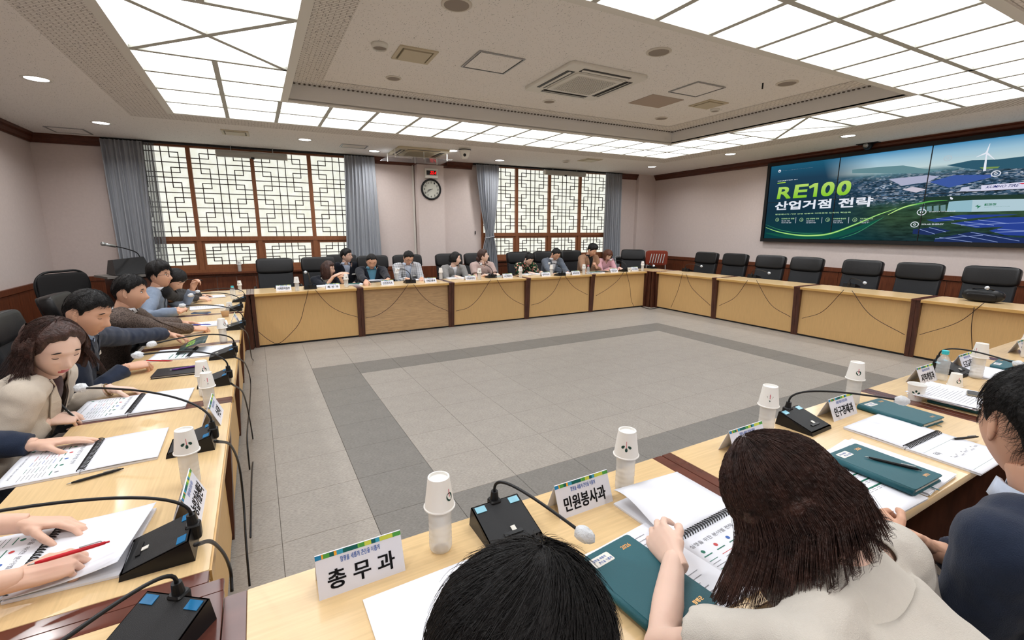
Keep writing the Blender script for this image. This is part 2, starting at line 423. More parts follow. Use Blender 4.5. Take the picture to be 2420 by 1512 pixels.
for i0 in (0, n - 2):       # the crossed cells half way along both sides
    a, b, c, d = rc(RXc[i0], 4), rc(RXc[i0 + 2], 4), rc(RXc[i0 + 2], 6), rc(RXc[i0], 6); m_ = (a + b + c + d)/4
    for p, q in ((a, b), (b, c), (c, d), (d, a)): panel([p, q, m_])
    bar(a, c); bar(b, d)
for i in range(n + 1):
    x = RXc[i]; mid = i in (1, n - 1)
    if i in (0, n): continue
    if 2 <= i <= n - 2 and i not in (2, n - 2):
        bar(rc(x, 0), rc(x, 2)); bar(rc(x, 8), rc(x, 10))
    elif mid:
        bar(rc(x, 0), rc(x, 4)); bar(rc(x, 6), rc(x, 10))
    else:
        bar(rc(x, 0), rc(x, 2)); bar(rc(x, 8), rc(x, 10))
for r in range(11):
    if r in (0, 10): continue
    if r in (1, 9): bar(rc(RXc[0], r), rc(RXc[-1], r))
    elif r == 5: continue
    else: bar(rc(RXc[0], r), rc(RXc[2], r)); bar(rc(RXc[-3], r), rc(RXc[-1], r))
# edge trims
t = MB()
for i in range(4):
    j = (i + 1) % 4
    I = [rc(.13, 10), rc(7.93, 10), rc(7.93, 0), rc(.13, 0)]
    t.prism([P_out[i], P_out[j], I[j], I[i]], (0, 0, .03))
t.v = [(x, y, z - .014) for x, y, z in t.v]; rb(t, 'edge_trim', mat('edge_trim', (224, 222, 214), 0.5))
t = MB(); I = [rc(1.215, 8), rc(6.91, 8), rc(6.91, 2), rc(1.215, 2)]
for i in range(4):
    j = (i + 1) % 4; t.prism([I[i], I[j], zz(Q[j], HC), zz(Q[i], HC)], (0, 0, .03))
t.v = [(x, y, z - .014) for x, y, z in t.v]; rb(t, 'edge_trim', MATS['edge_trim'])
# housing above the panels keeps the void closed
t = MB(); t.prism([Vector((p.x, p.y, HC + .2)) for p in P_out], (0, 0, .02)); rb(t, 'housing', m_white)

# ---- walls
def wall_panels(Wf, L, nm, holes=()):
    mb = MB(); xs = [0.0]
    for (a, b, z0, z1) in holes:
        wbox(mb, Wf, xs[-1], a, -.2, 0, 0, HC); wbox(mb, Wf, a, b, -.2, 0, 0, z0); wbox(mb, Wf, a, b, -.2, 0, z1, HC); xs.append(b)
    wbox(mb, Wf, xs[-1], L, -.2, 0, 0, HC)
    return struct(mb.build(nm, m_wall))
WIN = [(1.05, 4.68, .80, 2.90), (7.10, 10.54, .86, 2.90)]
wall_back = wall_panels(WB, LB, 'wall_back', WIN)
wall_right = wall_panels(WR, LR, 'wall_right'); wall_left = wall_panels(WL, LL, 'wall_left'); wall_front = wall_panels(WFm, LF, 'wall_front')
# pillar on the back wall, shallow piers in both corners
mb = MB(); wbox(mb, WB, 5.66, 6.20, 0, .25, 0, HC); mb.build('pillar', m_wall, wall_back)
mb = MB(); wbox(mb, WB, 11.40, LB, 0, .10, 0, HC); mb.build('corner_pier', m_wall, wall_back)
# crown moulding
def crown(nm, Wf, L, skips=()):
    mb = MB(); prof = [(0, 2.775), (.025, 2.775), (.03, 2.80), (.06, 2.84), (.07, 2.87), (.095, 2.885), (.095, 2.9), (0, 2.9)]
    xs = [0] + [x for p in skips for x in p] + [L]
    for a, b in zip(xs[::2], xs[1::2]):
        n = len(prof); vs = [Wf(a, o, z) for o, z in prof] + [Wf(b, o, z) for o, z in prof]
        mb.add(vs, [(i, (i + 1) % n, n + (i + 1) % n, n + i) for i in range(n)] + [tuple(range(n)), tuple(range(n, 2*n))[::-1]])
    return struct(mb.build(nm, m_crown))
crown('trim_1', WB, LB, ((.86, 4.86), (6.9, 10.85))); crown('trim_2', WR, LR); crown('trim_3', WL, LL); crown('trim_4', WFm, LF)
mb = MB()
for (s0, s1, o0) in ((5.60, 6.26, .25),):
    wbox(mb, WB, s0, s1, o0, o0 + .06, 2.785, 2.9); wbox(mb, WB, s0, s0 + .06, 0, o0 + .06, 2.785, 2.9); wbox(mb, WB, s1 - .06, s1, 0, o0 + .06, 2.785, 2.9)
struct(mb.build('trim_5', m_crown))
# wainscot: rail + single boards, each a part of its wall
def wainscot(Wf, L, wall, z1, skip=(), off=.0, s_from=0.0):
    mb = MB(); wbox(mb, Wf, s_from, L, 0, .035 + off, z1 - .07, z1); mb.build('chair_rail', m_wains, wall)
    mb = MB(); wbox(mb, Wf, s_from, L, 0, .02 + off, 0, .10); mb.build('skirting', m_crown, wall)
    w = .30; n = int((L - s_from)/w)
    d = (Wf(1, 0, 0) - Wf(0, 0, 0)); rz = math.atan2(d.y, d.x); base = None
    for k in range(n):
        if base is None:
            t = MB(); t.box((0, 0, 0), (w - .006, .014, z1 - .18)); base = t.build('wainscot_board', m_wains, wall); o = base
        else: o = base.copy(); COL.objects.link(o); o.parent = wall
        o.location = Wf(s_from + w*(k + .5), .007, .10 + (z1 - .18)/2); o.rotation_euler = (0, 0, rz)
wainscot(WB, LB, wall_back, .80); wainscot(WR, LR, wall_right, .88); wainscot(WL, LL, wall_left, .80, s_from=4.0)
mb = MB(); wbox(mb, WB, 5.645, 6.215, 0, .27, .02, .80); mb.build('pillar_wainscot', m_wains, wall_back)
mb = MB(); wbox(mb, WB, 5.615, 5.64, 0, .05, .8, 2.78); mb.build('conduit', m_white, wall_back)

# ---- windows with paper panes and lattice
def paper_mat():
    m = bpy.data.materials.new('window_paper'); m.use_nodes = True; nt = m.node_tree; b = nt.nodes['Principled BSDF']
    tc = nt.nodes.new('ShaderNodeTexCoord'); n = nt.nodes.new('ShaderNodeTexNoise'); n.inputs['Scale'].default_value = 9; n.inputs['Detail'].default_value = 8; n.inputs['Roughness'].default_value = .7
    nt.links.new(tc.outputs['Object'], n.inputs['Vector'])
    r = nt.nodes.new('ShaderNodeValToRGB'); r.color_ramp.elements[0].position = .25; r.color_ramp.elements[1].position = .75
    r.color_ramp.elements[0].color = srgb((226, 226, 206)); r.color_ramp.elements[1].color = srgb((250, 252, 246))
    nt.links.new(n.outputs['Fac'], r.inputs[0]); nt.links.new(r.outputs[0], b.inputs['Emission Color'])
    b.inputs['Emission Strength'].default_value = PAPER_LIGHT; b.inputs['Base Color'].default_value = srgb((90, 88, 80)); b.inputs['Roughness'].default_value = .8
    MATS['paper'] = m; return m
m_paper = paper_mat()
def lattice(Wf, s0, s1, z0, z1, reps, o, parent, M, w=.013):
    t = MB(); Wd, Hh = s1 - s0, z1 - z0
    def seg(x0, y0, x1, y1):
        a0, a1 = s0 + min(x0, x1)*Wd - w/2, s0 + max(x0, x1)*Wd + w/2; b0, b1 = z0 + min(y0, y1)*Hh - w/2, z0 + max(y0, y1)*Hh + w/2
        wbox(t, Wf, max(a0, s0), min(a1, s1), o, o + .012, max(b0, z0), min(b1, z1))
    P = 1.0/reps; A_, B_ = .14, .29; h = P/3
    for x in (.43, .57): seg(x, 0, x, 1)
    for k in range(2*reps - 1): seg(0, P/2*(k + 1), 1, P/2*(k + 1))
    for k in range(reps):
        c = P*(k + .5)
        seg(A_, c - h, 1 - A_, c - h); seg(A_, c + h, 1 - A_, c + h); seg(A_, c - h, A_, c + h); seg(1 - A_, c - h, 1 - A_, c + h)
    for k in range(reps + 1):
        c = P*k; lo, hi = max(0, c - h), min(1, c + h)
        for x0, x1 in ((0, B_), (1 - B_, 1)):
            if c - h > 0: seg(x0, c - h, x1, c - h)
            if c + h < 1: seg(x0, c + h, x1, c + h)
        seg(B_, lo, B_, hi); seg(1 - B_, lo, 1 - B_, hi)
    return t.build('lattice', m_lattice, parent)
def window(nm, s0, s1, zs, bounds, zr):
    z_sill, zl0, zl1, zu0, zu1, ztop = zr
    root = struct(bpy.data.objects.new(nm, None)); COL.objects.link(root)
    def part(n, a, b, o0, o1, z0, z1, m=m_wframe):
        t = MB(); wbox(t, WB, a, b, o0, o1, z0, z1); return t.build(n, m, root)
    part('top_rail', s0, s1, -.10, .045, zu1, ztop); part('middle_rail', s0, s1, -.10, .05, zl1 + .045, zu0)
    part('bottom_rail', s0, s1, -.10, .05, z_sill, z_sill + .05); part('window_sill', s0 - .03, s1 + .03, -.10, .10, z_sill - .03, z_sill, m_wains)
    part('jamb', s0, bounds[0][0], -.10, .045, z_sill, ztop); part('jamb', bounds[-1][1], s1, -.10, .045, z_sill, ztop)
    for (a, b), (c, d) in zip(bounds, bounds[1:]):
        part('mullion', b, c, -.06, .04, zu0, zu1); part('mullion', b - .005, c + .005, -.06, .045, z_sill + .05, zl1 + .045)
    for a, b in bounds:
        p = part('paper_pane', a, b, -.03, -.022, zu0, zu1, m_paper); lattice(WB, a, b, zu0, zu1, 3, -.02, p, None)
        # lower sliding sash with its own wide frame
        sf = part('sash_frame', a, b, -.02, .02, z_sill + .05, zl0); part('sash_frame', a, b, -.02, .02, zl1, zl1 + .045)
        part('sash_frame', a, a + .045, -.02, .02, zl0, zl1); part('sash_frame', b - .045, b, -.02, .02, zl0, zl1)
        p = part('paper_pane', a + .045, b - .045, -.03, -.022, zl0, zl1, m_paper); lattice(WB, a + .045, b - .045, zl0, zl1, 1, -.02, p, None)
    return root
window('window_1', 1.05, 4.68, 0, [(1.09, 1.885), (1.945, 2.795), (2.855, 3.70), (3.765, 4.62)], (.80, .93, 1.29, 1.41, 2.84, 2.9))
window('window_2', 7.10, 10.54, 0, [(7.14, 7.935), (7.995, 8.79), (8.85, 9.64), (9.70, 10.48)], (.86, .98, 1.345, 1.46, 2.85, 2.9))
# grey daylight plate far outside is simply the world; curtain rails
def tubebox(nm, s0, s1):
    t = MB(); wbox(t, WB, s0, s1, .07, .11, 2.865, 2.895); o = t.build(nm, m_black); return o
for i, (a, b, w) in enumerate(((.84, 4.87, 'left'), (6.9, 10.86, 'right'))):
    tag(tubebox('curtain_rail', a, b), 'slim dark curtain rail above the %s window' % ('wider four-pane' if i == 0 else 'narrower far-corner'), 'curtain rail')
# ================================================================ furniture helpers
def spow(a, p): return math.copysign(abs(a)**p, a)
def pad(mb, c, size, M=None, e1=.35, e2=.3, n=20, m=10, bend=0.0):
    # superellipsoid cushion; bend pushes its middle along +y
    c = Vector(c); rx, ry, rz = [k/2 for k in size]; vs = []
    for j in range(m + 1):
        ph = -math.pi/2 + math.pi*j/m
        for k in range(n):
            th = 2*math.pi*k/n
            x = rx*spow(math.cos(ph), e1)*spow(math.cos(th), e2); y = ry*spow(math.cos(ph), e1)*spow(math.sin(th), e2); z = rz*spow(math.sin(ph), e1)
            if bend: y += bend*(1 - (x/rx)**2)
            p = Vector((x, y, z)); p = (M @ p) if M is not None else p
            vs.append(p + c)
    return mb.add(vs, [(j*n + i, j*n + (i + 1) % n, (j + 1)*n + (i + 1) % n, (j + 1)*n + i) for j in range(m) for i in range(n)])
m_leather = mat('black_leather', (11, 11, 13), 0.38, spec=.5, bump=.12, bscale=180)
m_leather2 = mat('grey_leather', (25, 27, 31), 0.48, spec=.45, bump=.12, bscale=180)
def wood(name, rgb, rough, dark=.12, stretch=(1.5, 40, 40), scale=3, coat=0.0, wavy=None):
    m = mat(name, rgb, rough, coat=coat, spec=.45); nt = m.node_tree; b = nt.nodes['Principled BSDF']; c = srgb(rgb)
    tc = nt.nodes.new('ShaderNodeTexCoord'); mp = nt.nodes.new('ShaderNodeMapping'); mp.inputs['Scale'].default_value = stretch
    nt.links.new(tc.outputs['Object'], mp.inputs[0])
    n = nt.nodes.new('ShaderNodeTexNoise'); n.inputs['Scale'].default_value = scale; n.inputs['Detail'].default_value = 5; n.inputs['Distortion'].default_value = wavy or .2
    nt.links.new(mp.outputs[0], n.inputs['Vector'])
    r = nt.nodes.new('ShaderNodeValToRGB'); r.color_ramp.elements[0].position = .3; r.color_ramp.elements[1].position = .68
    r.color_ramp.elements[0].color = tuple(x*(1 - dark) for x in c[:3]) + (1,); r.color_ramp.elements[1].color = tuple(x*(1 + dark*.35) for x in c[:3]) + (1,)
    nt.links.new(n.outputs['Fac'], r.inputs[0]); nt.links.new(r.outputs[0], b.inputs['Base Color']); return m
m_top = wood('maple_tabletop', (222, 191, 142), .26, .09, stretch=(2, 45, 45), coat=.25)
m_edge = wood('maple_edge', (206, 164, 98), .3, .1, stretch=(2, 45, 45))
m_panel_w = wood('maple_panel', (214, 176, 120), .5, .08, stretch=(45, 45, 2))
m_panel_g = wood('grained_panel', (198, 164, 122), .5, .2, stretch=(1.2, 8, 12), scale=4, wavy=1.6)
m_dark = mat('dark_walnut', (80, 46, 34), .34, var=.35, scale=12, stretch=(3, 3, .5), spec=.5)
m_dark_top = mat('dark_walnut_strip', (96, 50, 38), .2, var=.25, scale=12, spec=.5, coat=.3)

def table(name, label, cx, cy, rz, L, D=.6, panel=None, group='conference tables around the hollow square', ends=(1, 1), front=True):
    t = thing(name, label, 'table', (cx, cy, 0), rz, group if group else None)
    h = L/2; s = .046
    a = MB(); a.rbox((0, D/2, .7055), (L - 2*s, D, .029), .004); sharp(a.build('tabletop', m_top, t))
    a = MB(); a.box((0, -.001, .701), (L - 2*s - .004, .006, .030)); a.build('edge_band', m_edge, t)
    if front:
        a = MB(); a.box((0, .075, .355), (L - 2*s, .016, .66)); a.build('front_panel', panel or m_panel_w, t)
        a = MB(); a.box((0, .082, .012), (L - 2*s, .014, .024)); a.build('gap_shade', m_black, t)  # dark strip standing in for the shaded gap under the panel
    for k, sx in enumerate((-1, 1)):
        if not ends[k]: continue
        x0 = sx*(h - .0015); x1 = sx*(h - s)
        a = MB(); a.prism([Vector((x0, .012, .712)), Vector((x0, D - .01, .712)), Vector((x0, D - .06, 0)), Vector((x0, .058, 0))], (x1 - x0, 0, 0)); a.build('end_panel', m_dark, t)
        a = MB(); a.rbox(((x0 + x1)/2, D/2, .7135), (abs(x0 - x1), D, .012), .003); sharp(a.build('end_strip', m_dark_top, t))
    return t
PI = math.pi
XL_, XR_, YB_, YF_ = .665, 7.70, 5.575, -.010
names = {}
backs = [(.715, 2.074), (2.074, 3.46), (3.46, 4.86), (4.86, 6.267), (6.267, 7.65)]
blab = ['maple conference table at the left end of the back row beside the empty black chair', 'back-row conference table with a wavy horizontal-grain front panel',
        'maple table in the middle of the back row, in front of the grey-jacket woman', 'back-row maple table in front of the woman in the floral blouse',
        'back-row maple table in front of the woman in pink, by the far corner']
for k, (a, b) in enumerate(backs):
    table('conference_table', blab[k], (a + b)/2, YB_, 0, b - a, panel=m_panel_g if k == 1 else None, group='back row of conference tables')
rights = [(4.10, 5.46), (2.70, 4.10), (1.30, 2.70), (-.02, 1.30)]
rlab = ['maple table farthest away in the empty right-hand row, by the far corner', 'second table from the far corner in the empty right-hand row',
        'third table from the far corner in the empty right-hand row', 'nearest table of the empty right-hand row, with the black bag chair behind']
for k, (a, b) in enumerate(rights):
    table('conference_table', rlab[k], XR_, (a + b)/2, -PI/2, b - a, group='right row of conference tables')
fronts = [(.70, 2.07), (2.07, 3.53), (3.53, 4.93), (4.93, 6.30), (6.30, 7.65)]
flab = ['nearest maple table in the foreground, under the large nameplate and teal diary', 'foreground table in front of the clasped hands, holding two teal diaries',
        'right foreground table with the teal-capped bottle and upright cup', 'front-row table to the right beyond the stacked papers', 'front-row table at the near right corner of the square']
for k, (a, b) in enumerate(fronts):
    table('conference_table', flab[k], (a + b)/2, YF_, PI, b - a, group='front row of conference tables')
lefts = [(.06, 1.41), (1.41, 2.76), (2.76, 4.15), (4.15, 5.55)]
llab = ['nearest table of the occupied left row, with the hand holding a red pen', 'left-row table in front of the woman in the cream blazer',
        'left-row table in front of the men in navy and brown jackets', 'far table of the left row, in front of the man in the blue-grey blazer']
for k, (a, b) in enumerate(lefts):
    table('conference_table', llab[k], XL_, (a + b)/2, PI/2, b - a, D=.575, group='left row of conference tables')
def corner_table(label, x0, x1, y0, y1, fx, fy):
    t = thing('corner_table', label, 'table', ((x0 + x1)/2, (y0 + y1)/2, 0)); w, d = x1 - x0, y1 - y0
    a = MB(); a.rbox((0, 0, .7055), (w - .09, d - .09, .029), .004); a.build('tabletop', m_top, t)
    for (cx, cy, sx, sy) in ((0, d/2 - .022, w - .004, .044), (0, -d/2 + .022, w - .004, .044), (w/2 - .022, 0, .044, d - .09), (-w/2 + .022, 0, .044, d - .09)):
        a = MB(); a.rbox((cx, cy, .7135), (sx, sy, .012), .003); a.build('end_strip', m_dark_top, t)
        a = MB(); a.box((cx*.98, cy*.98, .354), (max(sx - .04, .04) if sx > sy else .04, max(sy - .04, .04) if sy > sx else .04, .707)); a.build('side_panel', m_dark, t)
    return t
corner_table('square corner table in the near left corner, under the nearest microphone', .09, .70, -.61, .06, 1, 1)
corner_table('square corner table in the far left corner, by the window', .09, .715, 5.552, 6.175, 1, -1)
corner_table('square corner table in the far right corner of the table ring', 7.652, 8.30, 5.462, 6.175, -1, -1)
corner_table('square corner table closing the near right corner of the ring', 7.652, 8.30, -.61, -.022, -1, 1)

# ---------------------------------------------------------------- chairs
def office_chair(label, group):
    t = thing('office_chair', label, 'chair', (0, 0, 0), 0, group)
    R = Matrix.Rotation(math.radians(-11), 3, 'X')
    a = MB(); pad(a, (0, .02, .46), (.52, .50, .11), e1=.35, e2=.35); a.build('seat', m_leather, t, smooth=True)
    a = MB(); pad(a, (0, .275, .70), (.50, .09, .50), R, .22, .3, 24, 12, bend=.03); a.build('backrest', m_leather2, t, smooth=True)
    a = MB(); pad(a, (0, .315, .965), (.53, .12, .25), R, .35, .3, 24, 12, bend=.03); a.build('headrest', m_leather, t, smooth=True)
    a = MB(); pad(a, (0, .335, .80), (.48, .05, .56), R, .2, .25, 20, 10, bend=.03); a.build('back_shell', m_black, t, smooth=True)
    for s in (-1, 1):
        a = MB(); a.tube(spline([(s*.29, .24, .60), (s*.30, .10, .665), (s*.30, -.12, .66), (s*.29, -.17, .60), (s*.27, -.05, .47), (s*.25, .05, .42)], 4), .018, 8); a.build('armrest', m_black, t, smooth=True)
    a = MB(); a.tube([(0, .02, .41), (0, .02, .10)], [.03, .024], 10); a.build('gas_column', m_black, t, smooth=True)
    b = MB()
    for k in range(5):
        an = 2*PI*k/5 + .3; d = Vector((math.cos(an), math.sin(an), 0)); b.tube([Vector((0, .02, .11)), Vector((0, .02, .085)) + d*.16, Vector((0, .02, .065)) + d*.30], [.03, .02, .014], 6)
    b.build('star_base', m_black, t, smooth=True)
    for k in range(5):
        an = 2*PI*k/5 + .3; c = MB(); c.lathe([(.0, -.022), (.027, -.018), (.027, .018), (0, .022)], (math.cos(an)*.29, .02 + math.sin(an)*.29, .028), 10, Matrix.Rotation(PI/2, 3, 'X')); c.build('caster', m_black, t, smooth=True)
    return t
CH = office_chair('', 'empty black executive chairs of the right-hand row'); ch_used = []
def chair(x, y, rz, label, group):
    global CH
    if not ch_used: o = CH; o.location = (x, y, 0); o.rotation_euler = (0, 0, rz)
    else: o = dup(CH, (x, y, 0), rz)
    o['label'] = label; o['group'] = group; ch_used.append(o); return o
# right row (their backs' front faces seen across the tables); x fixed, y from where each stands
rr = [(1673, 601, 'farthest from the camera along the screen wall'), (1740, 605, 'second from the far end of the screen-wall row'),
      (1826, 608, 'third from the far end of the screen-wall row'), (1909, 612, 'fourth from the far end, left of the gap'),
      (2043, 620, 'with a white microphone tip in front, right of the gap'), (2177, 629, 'second nearest of the screen-wall row, nothing in front'),
      (2343, 638, 'nearest of the screen-wall row, behind the black bag')]
ly = 99
for u, v, l in rr:
    p = at_x(u, v, 8.93); ly = min(p.y, ly - .60); chair(8.58, ly, -PI/2 + random.uniform(-.06, .06), 'empty black executive chair ' + l, 'empty black executive chairs of the right-hand row')
chair(8.15, 6.62, -PI*.28, 'empty black executive chair at the far right corner table', 'single chairs of the back row')

# ---------------------------------------------------------------- curtains
def curtain(name, label, tops, hem, zt, zb, gather=None, off=.10, parts=9, m=None, waves=None):
    # tops, hem: (s0, s1) along the wall; optional gather (z, s0, s1)
    me = MB(); n = 90; rows = 26; vs = []
    for j in range(rows + 1):
        f = j/rows; z = zt + (zb - zt)*f
        if gather:
            gz, g0, g1 = gather
            if z >= gz: q = ((zt - z)/(zt - gz)); q = q**1.6; a = tops[0]*(1 - q) + g0*q; b = tops[1]*(1 - q) + g1*q
            else: q = min(1, (gz - z)/(gz - zb)); q = math.sqrt(q); a = g0*(1 - q) + hem[0]*q; b = g1*(1 - q) + hem[1]*q
        else: a = tops[0]*(1 - f) + hem[0]*f; b = tops[1]*(1 - f) + hem[1]*f
        for i in range(n + 1):
            t = i/n; s = a + (b - a)*t
            ph = t*parts*2*PI
            o = off + .030*math.sin(ph) + .012*math.sin(ph*2.3 + f*1.5 + 1) + .008*math.sin(ph*.6 + 3*f)
            vs.append(WB(s + .012*math.cos(ph + f), o, z))
    me.add(vs, [(j*(n + 1) + i, j*(n + 1) + i + 1, (j + 1)*(n + 1) + i + 1, (j + 1)*(n + 1) + i) for j in range(rows) for i in range(n)])
    o = me.build(name, m or m_cur, None, smooth=True); sm = o.modifiers.new('s', 'SOLIDIFY'); sm.thickness = .004
    return tag(o, label, 'curtain')
m_cur = mat('grey_blue_curtain', (164, 168, 175), .8, sheen=.2, bump=.1, bscale=400)
m_sheer = mat('sheer_curtain', (150, 152, 156), .8, alpha=.45)
curtain('curtain', 'grey curtain at the far left, hanging in front of the lectern', (.84, 1.34), (.86, 1.30), 2.87, .30, off=.16, parts=9)
curtain('sheer_curtain', 'thin see-through grey curtain over the first window pane', (1.32, 1.48), (1.24, 1.46), 2.86, .5, off=.13, parts=5, m=m_sheer)
curtain('curtain', 'grey curtain left of the clock pillar', (4.32, 4.86), (4.22, 4.92), 2.87, .25, off=.16)
tie = curtain('curtain', 'grey curtain tied back at its waist, right of the pillar', (6.93, 7.46), (6.98, 7.46), 2.87, .25, gather=(1.37, 7.16, 7.32), off=.16)
tb = MB(); tb.tube([WB(7.14 + .1 + .11*math.cos(a), .16 + .05*math.sin(a), 1.37 + .02*math.cos(a)) for a in [2*PI*k/16 for k in range(17)]], .012, 6); tb.build('tieback', m_cur, tie, smooth=True)
curtain('curtain', 'grey curtain hanging straight beside the far right corner', (10.30, 10.80), (10.30, 10.86), 2.87, .25, off=.16)

# ---------------------------------------------------------------- pillar clock, temperature display, projection-screen housings
def disc_on_wall(s, z, r, o, Wf=WB):
    pass
def wallM(Wf, s, o, z):   # local x along wall (viewer's right), y up, z out of the wall
    d = (Wf(1, 0, 0) - Wf(0, 0, 0)).normalized(); nn = (Wf(0, 1, 0) - Wf(0, 0, 0)).normalized()
    M = Matrix((d, Vector((0, 0, 1)), nn)).transposed().to_4x4(); M.translation = Wf(s, o, z); return M
def wthing(nm, label, cat, M, group=None):
    t = thing(nm, label, cat, (0, 0, 0), 0, group); t.matrix_world = M; return t
M = wallM(WB, 5.925, .25, 2.315)
ck = wthing('wall_clock', 'round black-rimmed white wall clock on the pillar', 'clock', M)
r = .205
a = MB(); a.lathe([(r, 0), (r, .03), (r - .008, .045), (r - .03, .045), (r - .036, .02)], n=40, cap=False); a.build('rim', m_black, ck, smooth=True)
a = MB(); a.lathe([(r - .03, .004), (r - .03, .018)], n=40); a.build('dial', mat('clock_dial', (214, 216, 206), .5), ck)
a = MB()
for h in range(1, 13):
    an = PI/2 - h*PI/6; rr_ = .137; w = .026*(1.6 if h > 9 else 1); c = Vector((math.cos(an)*rr_, math.sin(an)*rr_, .020))
    text_on(a, str(h), c - Vector((w/2, .019, 0)), (w, 0, 0), (0, .038, 0), .02)
for k in range(60):
    an = PI*2*k/60; c = Vector((math.cos(an), math.sin(an), 0)); a.box(c*.166 + Vector((0, 0, .0195)), (.008, .0025, .001), Matrix.Rotation(an, 3, 'Z'))
a.build('numerals', m_black, ck)
def hand(nm, ang, L, w, z):
    a = MB(); Rm = Matrix.Rotation(math.radians(90 - ang), 3, 'Z'); pts = [Rm @ Vector(p) for p in ((-.03, -w*.6, z), (L*.8, -w, z), (L, 0, z), (L*.8, w, z), (-.03, w*.6, z))]
    a.prism(pts, (0, 0, .002)); a.build(nm, m_black, ck)
hand('hour_hand', 255, .085, .006, .022); hand('minute_hand', 237, .12, .004, .026)
M = wallM(WB, 5.935, .25, 2.62)
dd = wthing('temperature_display', 'small white box with red glowing digits above the clock', 'display', M)
a = MB(); a.rbox((0, 0, .02), (.27, .19, .04), .01); a.build('case', m_white, dd)
a = MB(); a.box((.0, .01, .042), (.20, .085, .004)); a.build('dark_window', m_black, dd)
a = MB(); text_on(a, '22.4', (-.035, -.02, .0455), (.12, 0, 0), (.02, .062, 0), .03); a.build('digits', emis('red_led', (255, 20, 20), 2.2), dd)
a = MB(); a.box((0, -.065, .042), (.25, .035, .004)); a.build('label_strip', mat('bright_label', (250, 250, 245), .4), dd)
def roller(s0, s1, z, label):
    M = wallM(WB, (s0 + s1)/2, .16, z); t = wthing('projection_screen_case', label, 'screen case', M); w = s1 - s0
    a = MB(); a.tube([(-w/2, 0, 0), (w/2, 0, 0)], .055, 14); sharp(a.build('case', mat('screen_case', (178, 178, 172), .4), t))
    for sx in (-1, 1): a = MB(); a.tube([(sx*w/2, 0, 0), (sx*(w/2 + .012), 0, 0)], .058, 14); a.build('end_cap', m_white, t)
    a = MB(); a.box((0, -.055, .03), (.05, .03, .03)); a.build('pull_tab', m_black, t)
    for sx in (-.3, .3): a = MB(); a.tube([(sx*w, .05, 0), (sx*w, HC - z - .0, 0)], .006, 6); a.build('hanger', m_metal, t)
roller(2.33, 3.37, 2.765, 'long grey roller screen case above the left window')
roller(8.60, 9.68, 2.80, 'long grey roller screen case above the right window')
# small black switch on the wall, right of pillar
q = on_plane(1123, 550, WB(0, .01, 0), NB); a = MB(); a.box((0, 0, 0), (.02, .012, .07)); o = a.build('wall_switch', m_black); o.location = q + NB*.004; o.rotation_euler = (0, 0, math.atan2(DB.y, DB.x)); tag(o, 'tiny black switch on the wall right of the pillar', 'switch')
# ================================================================ video wall
SS0, SZ0, PW, PH = 3.345, 1.365, 1.27, .69       # left edge, bottom, panel size
M = wallM(WR, SS0, .0, SZ0)
vw = wthing('video_wall', 'huge black-framed video wall showing the green RE100 slide', 'screen', M)
NCOL = 4; SWd, SHt = PW*NCOL, PH*2
a = MB(); a.box((SWd/2, SHt/2, .03), (SWd + .10, SHt + .10, .06)); a.build('backing', m_black, vw)
a = MB()
for c, s in (((SWd/2, -.03, .07), (SWd + .12, .06, .05)), ((SWd/2, SHt + .03, .07), (SWd + .12, .06, .05)), ((-.03, SHt/2, .07), (.06, SHt, .05)), ((SWd + .03, SHt/2, .07), (.06, SHt, .05))): a.box(c, s)
a.build('bezel', m_black, vw)
SW = 1.0
def SE(name, rgb, s=1.0): return emis('screen_' + name, rgb, s*.92)
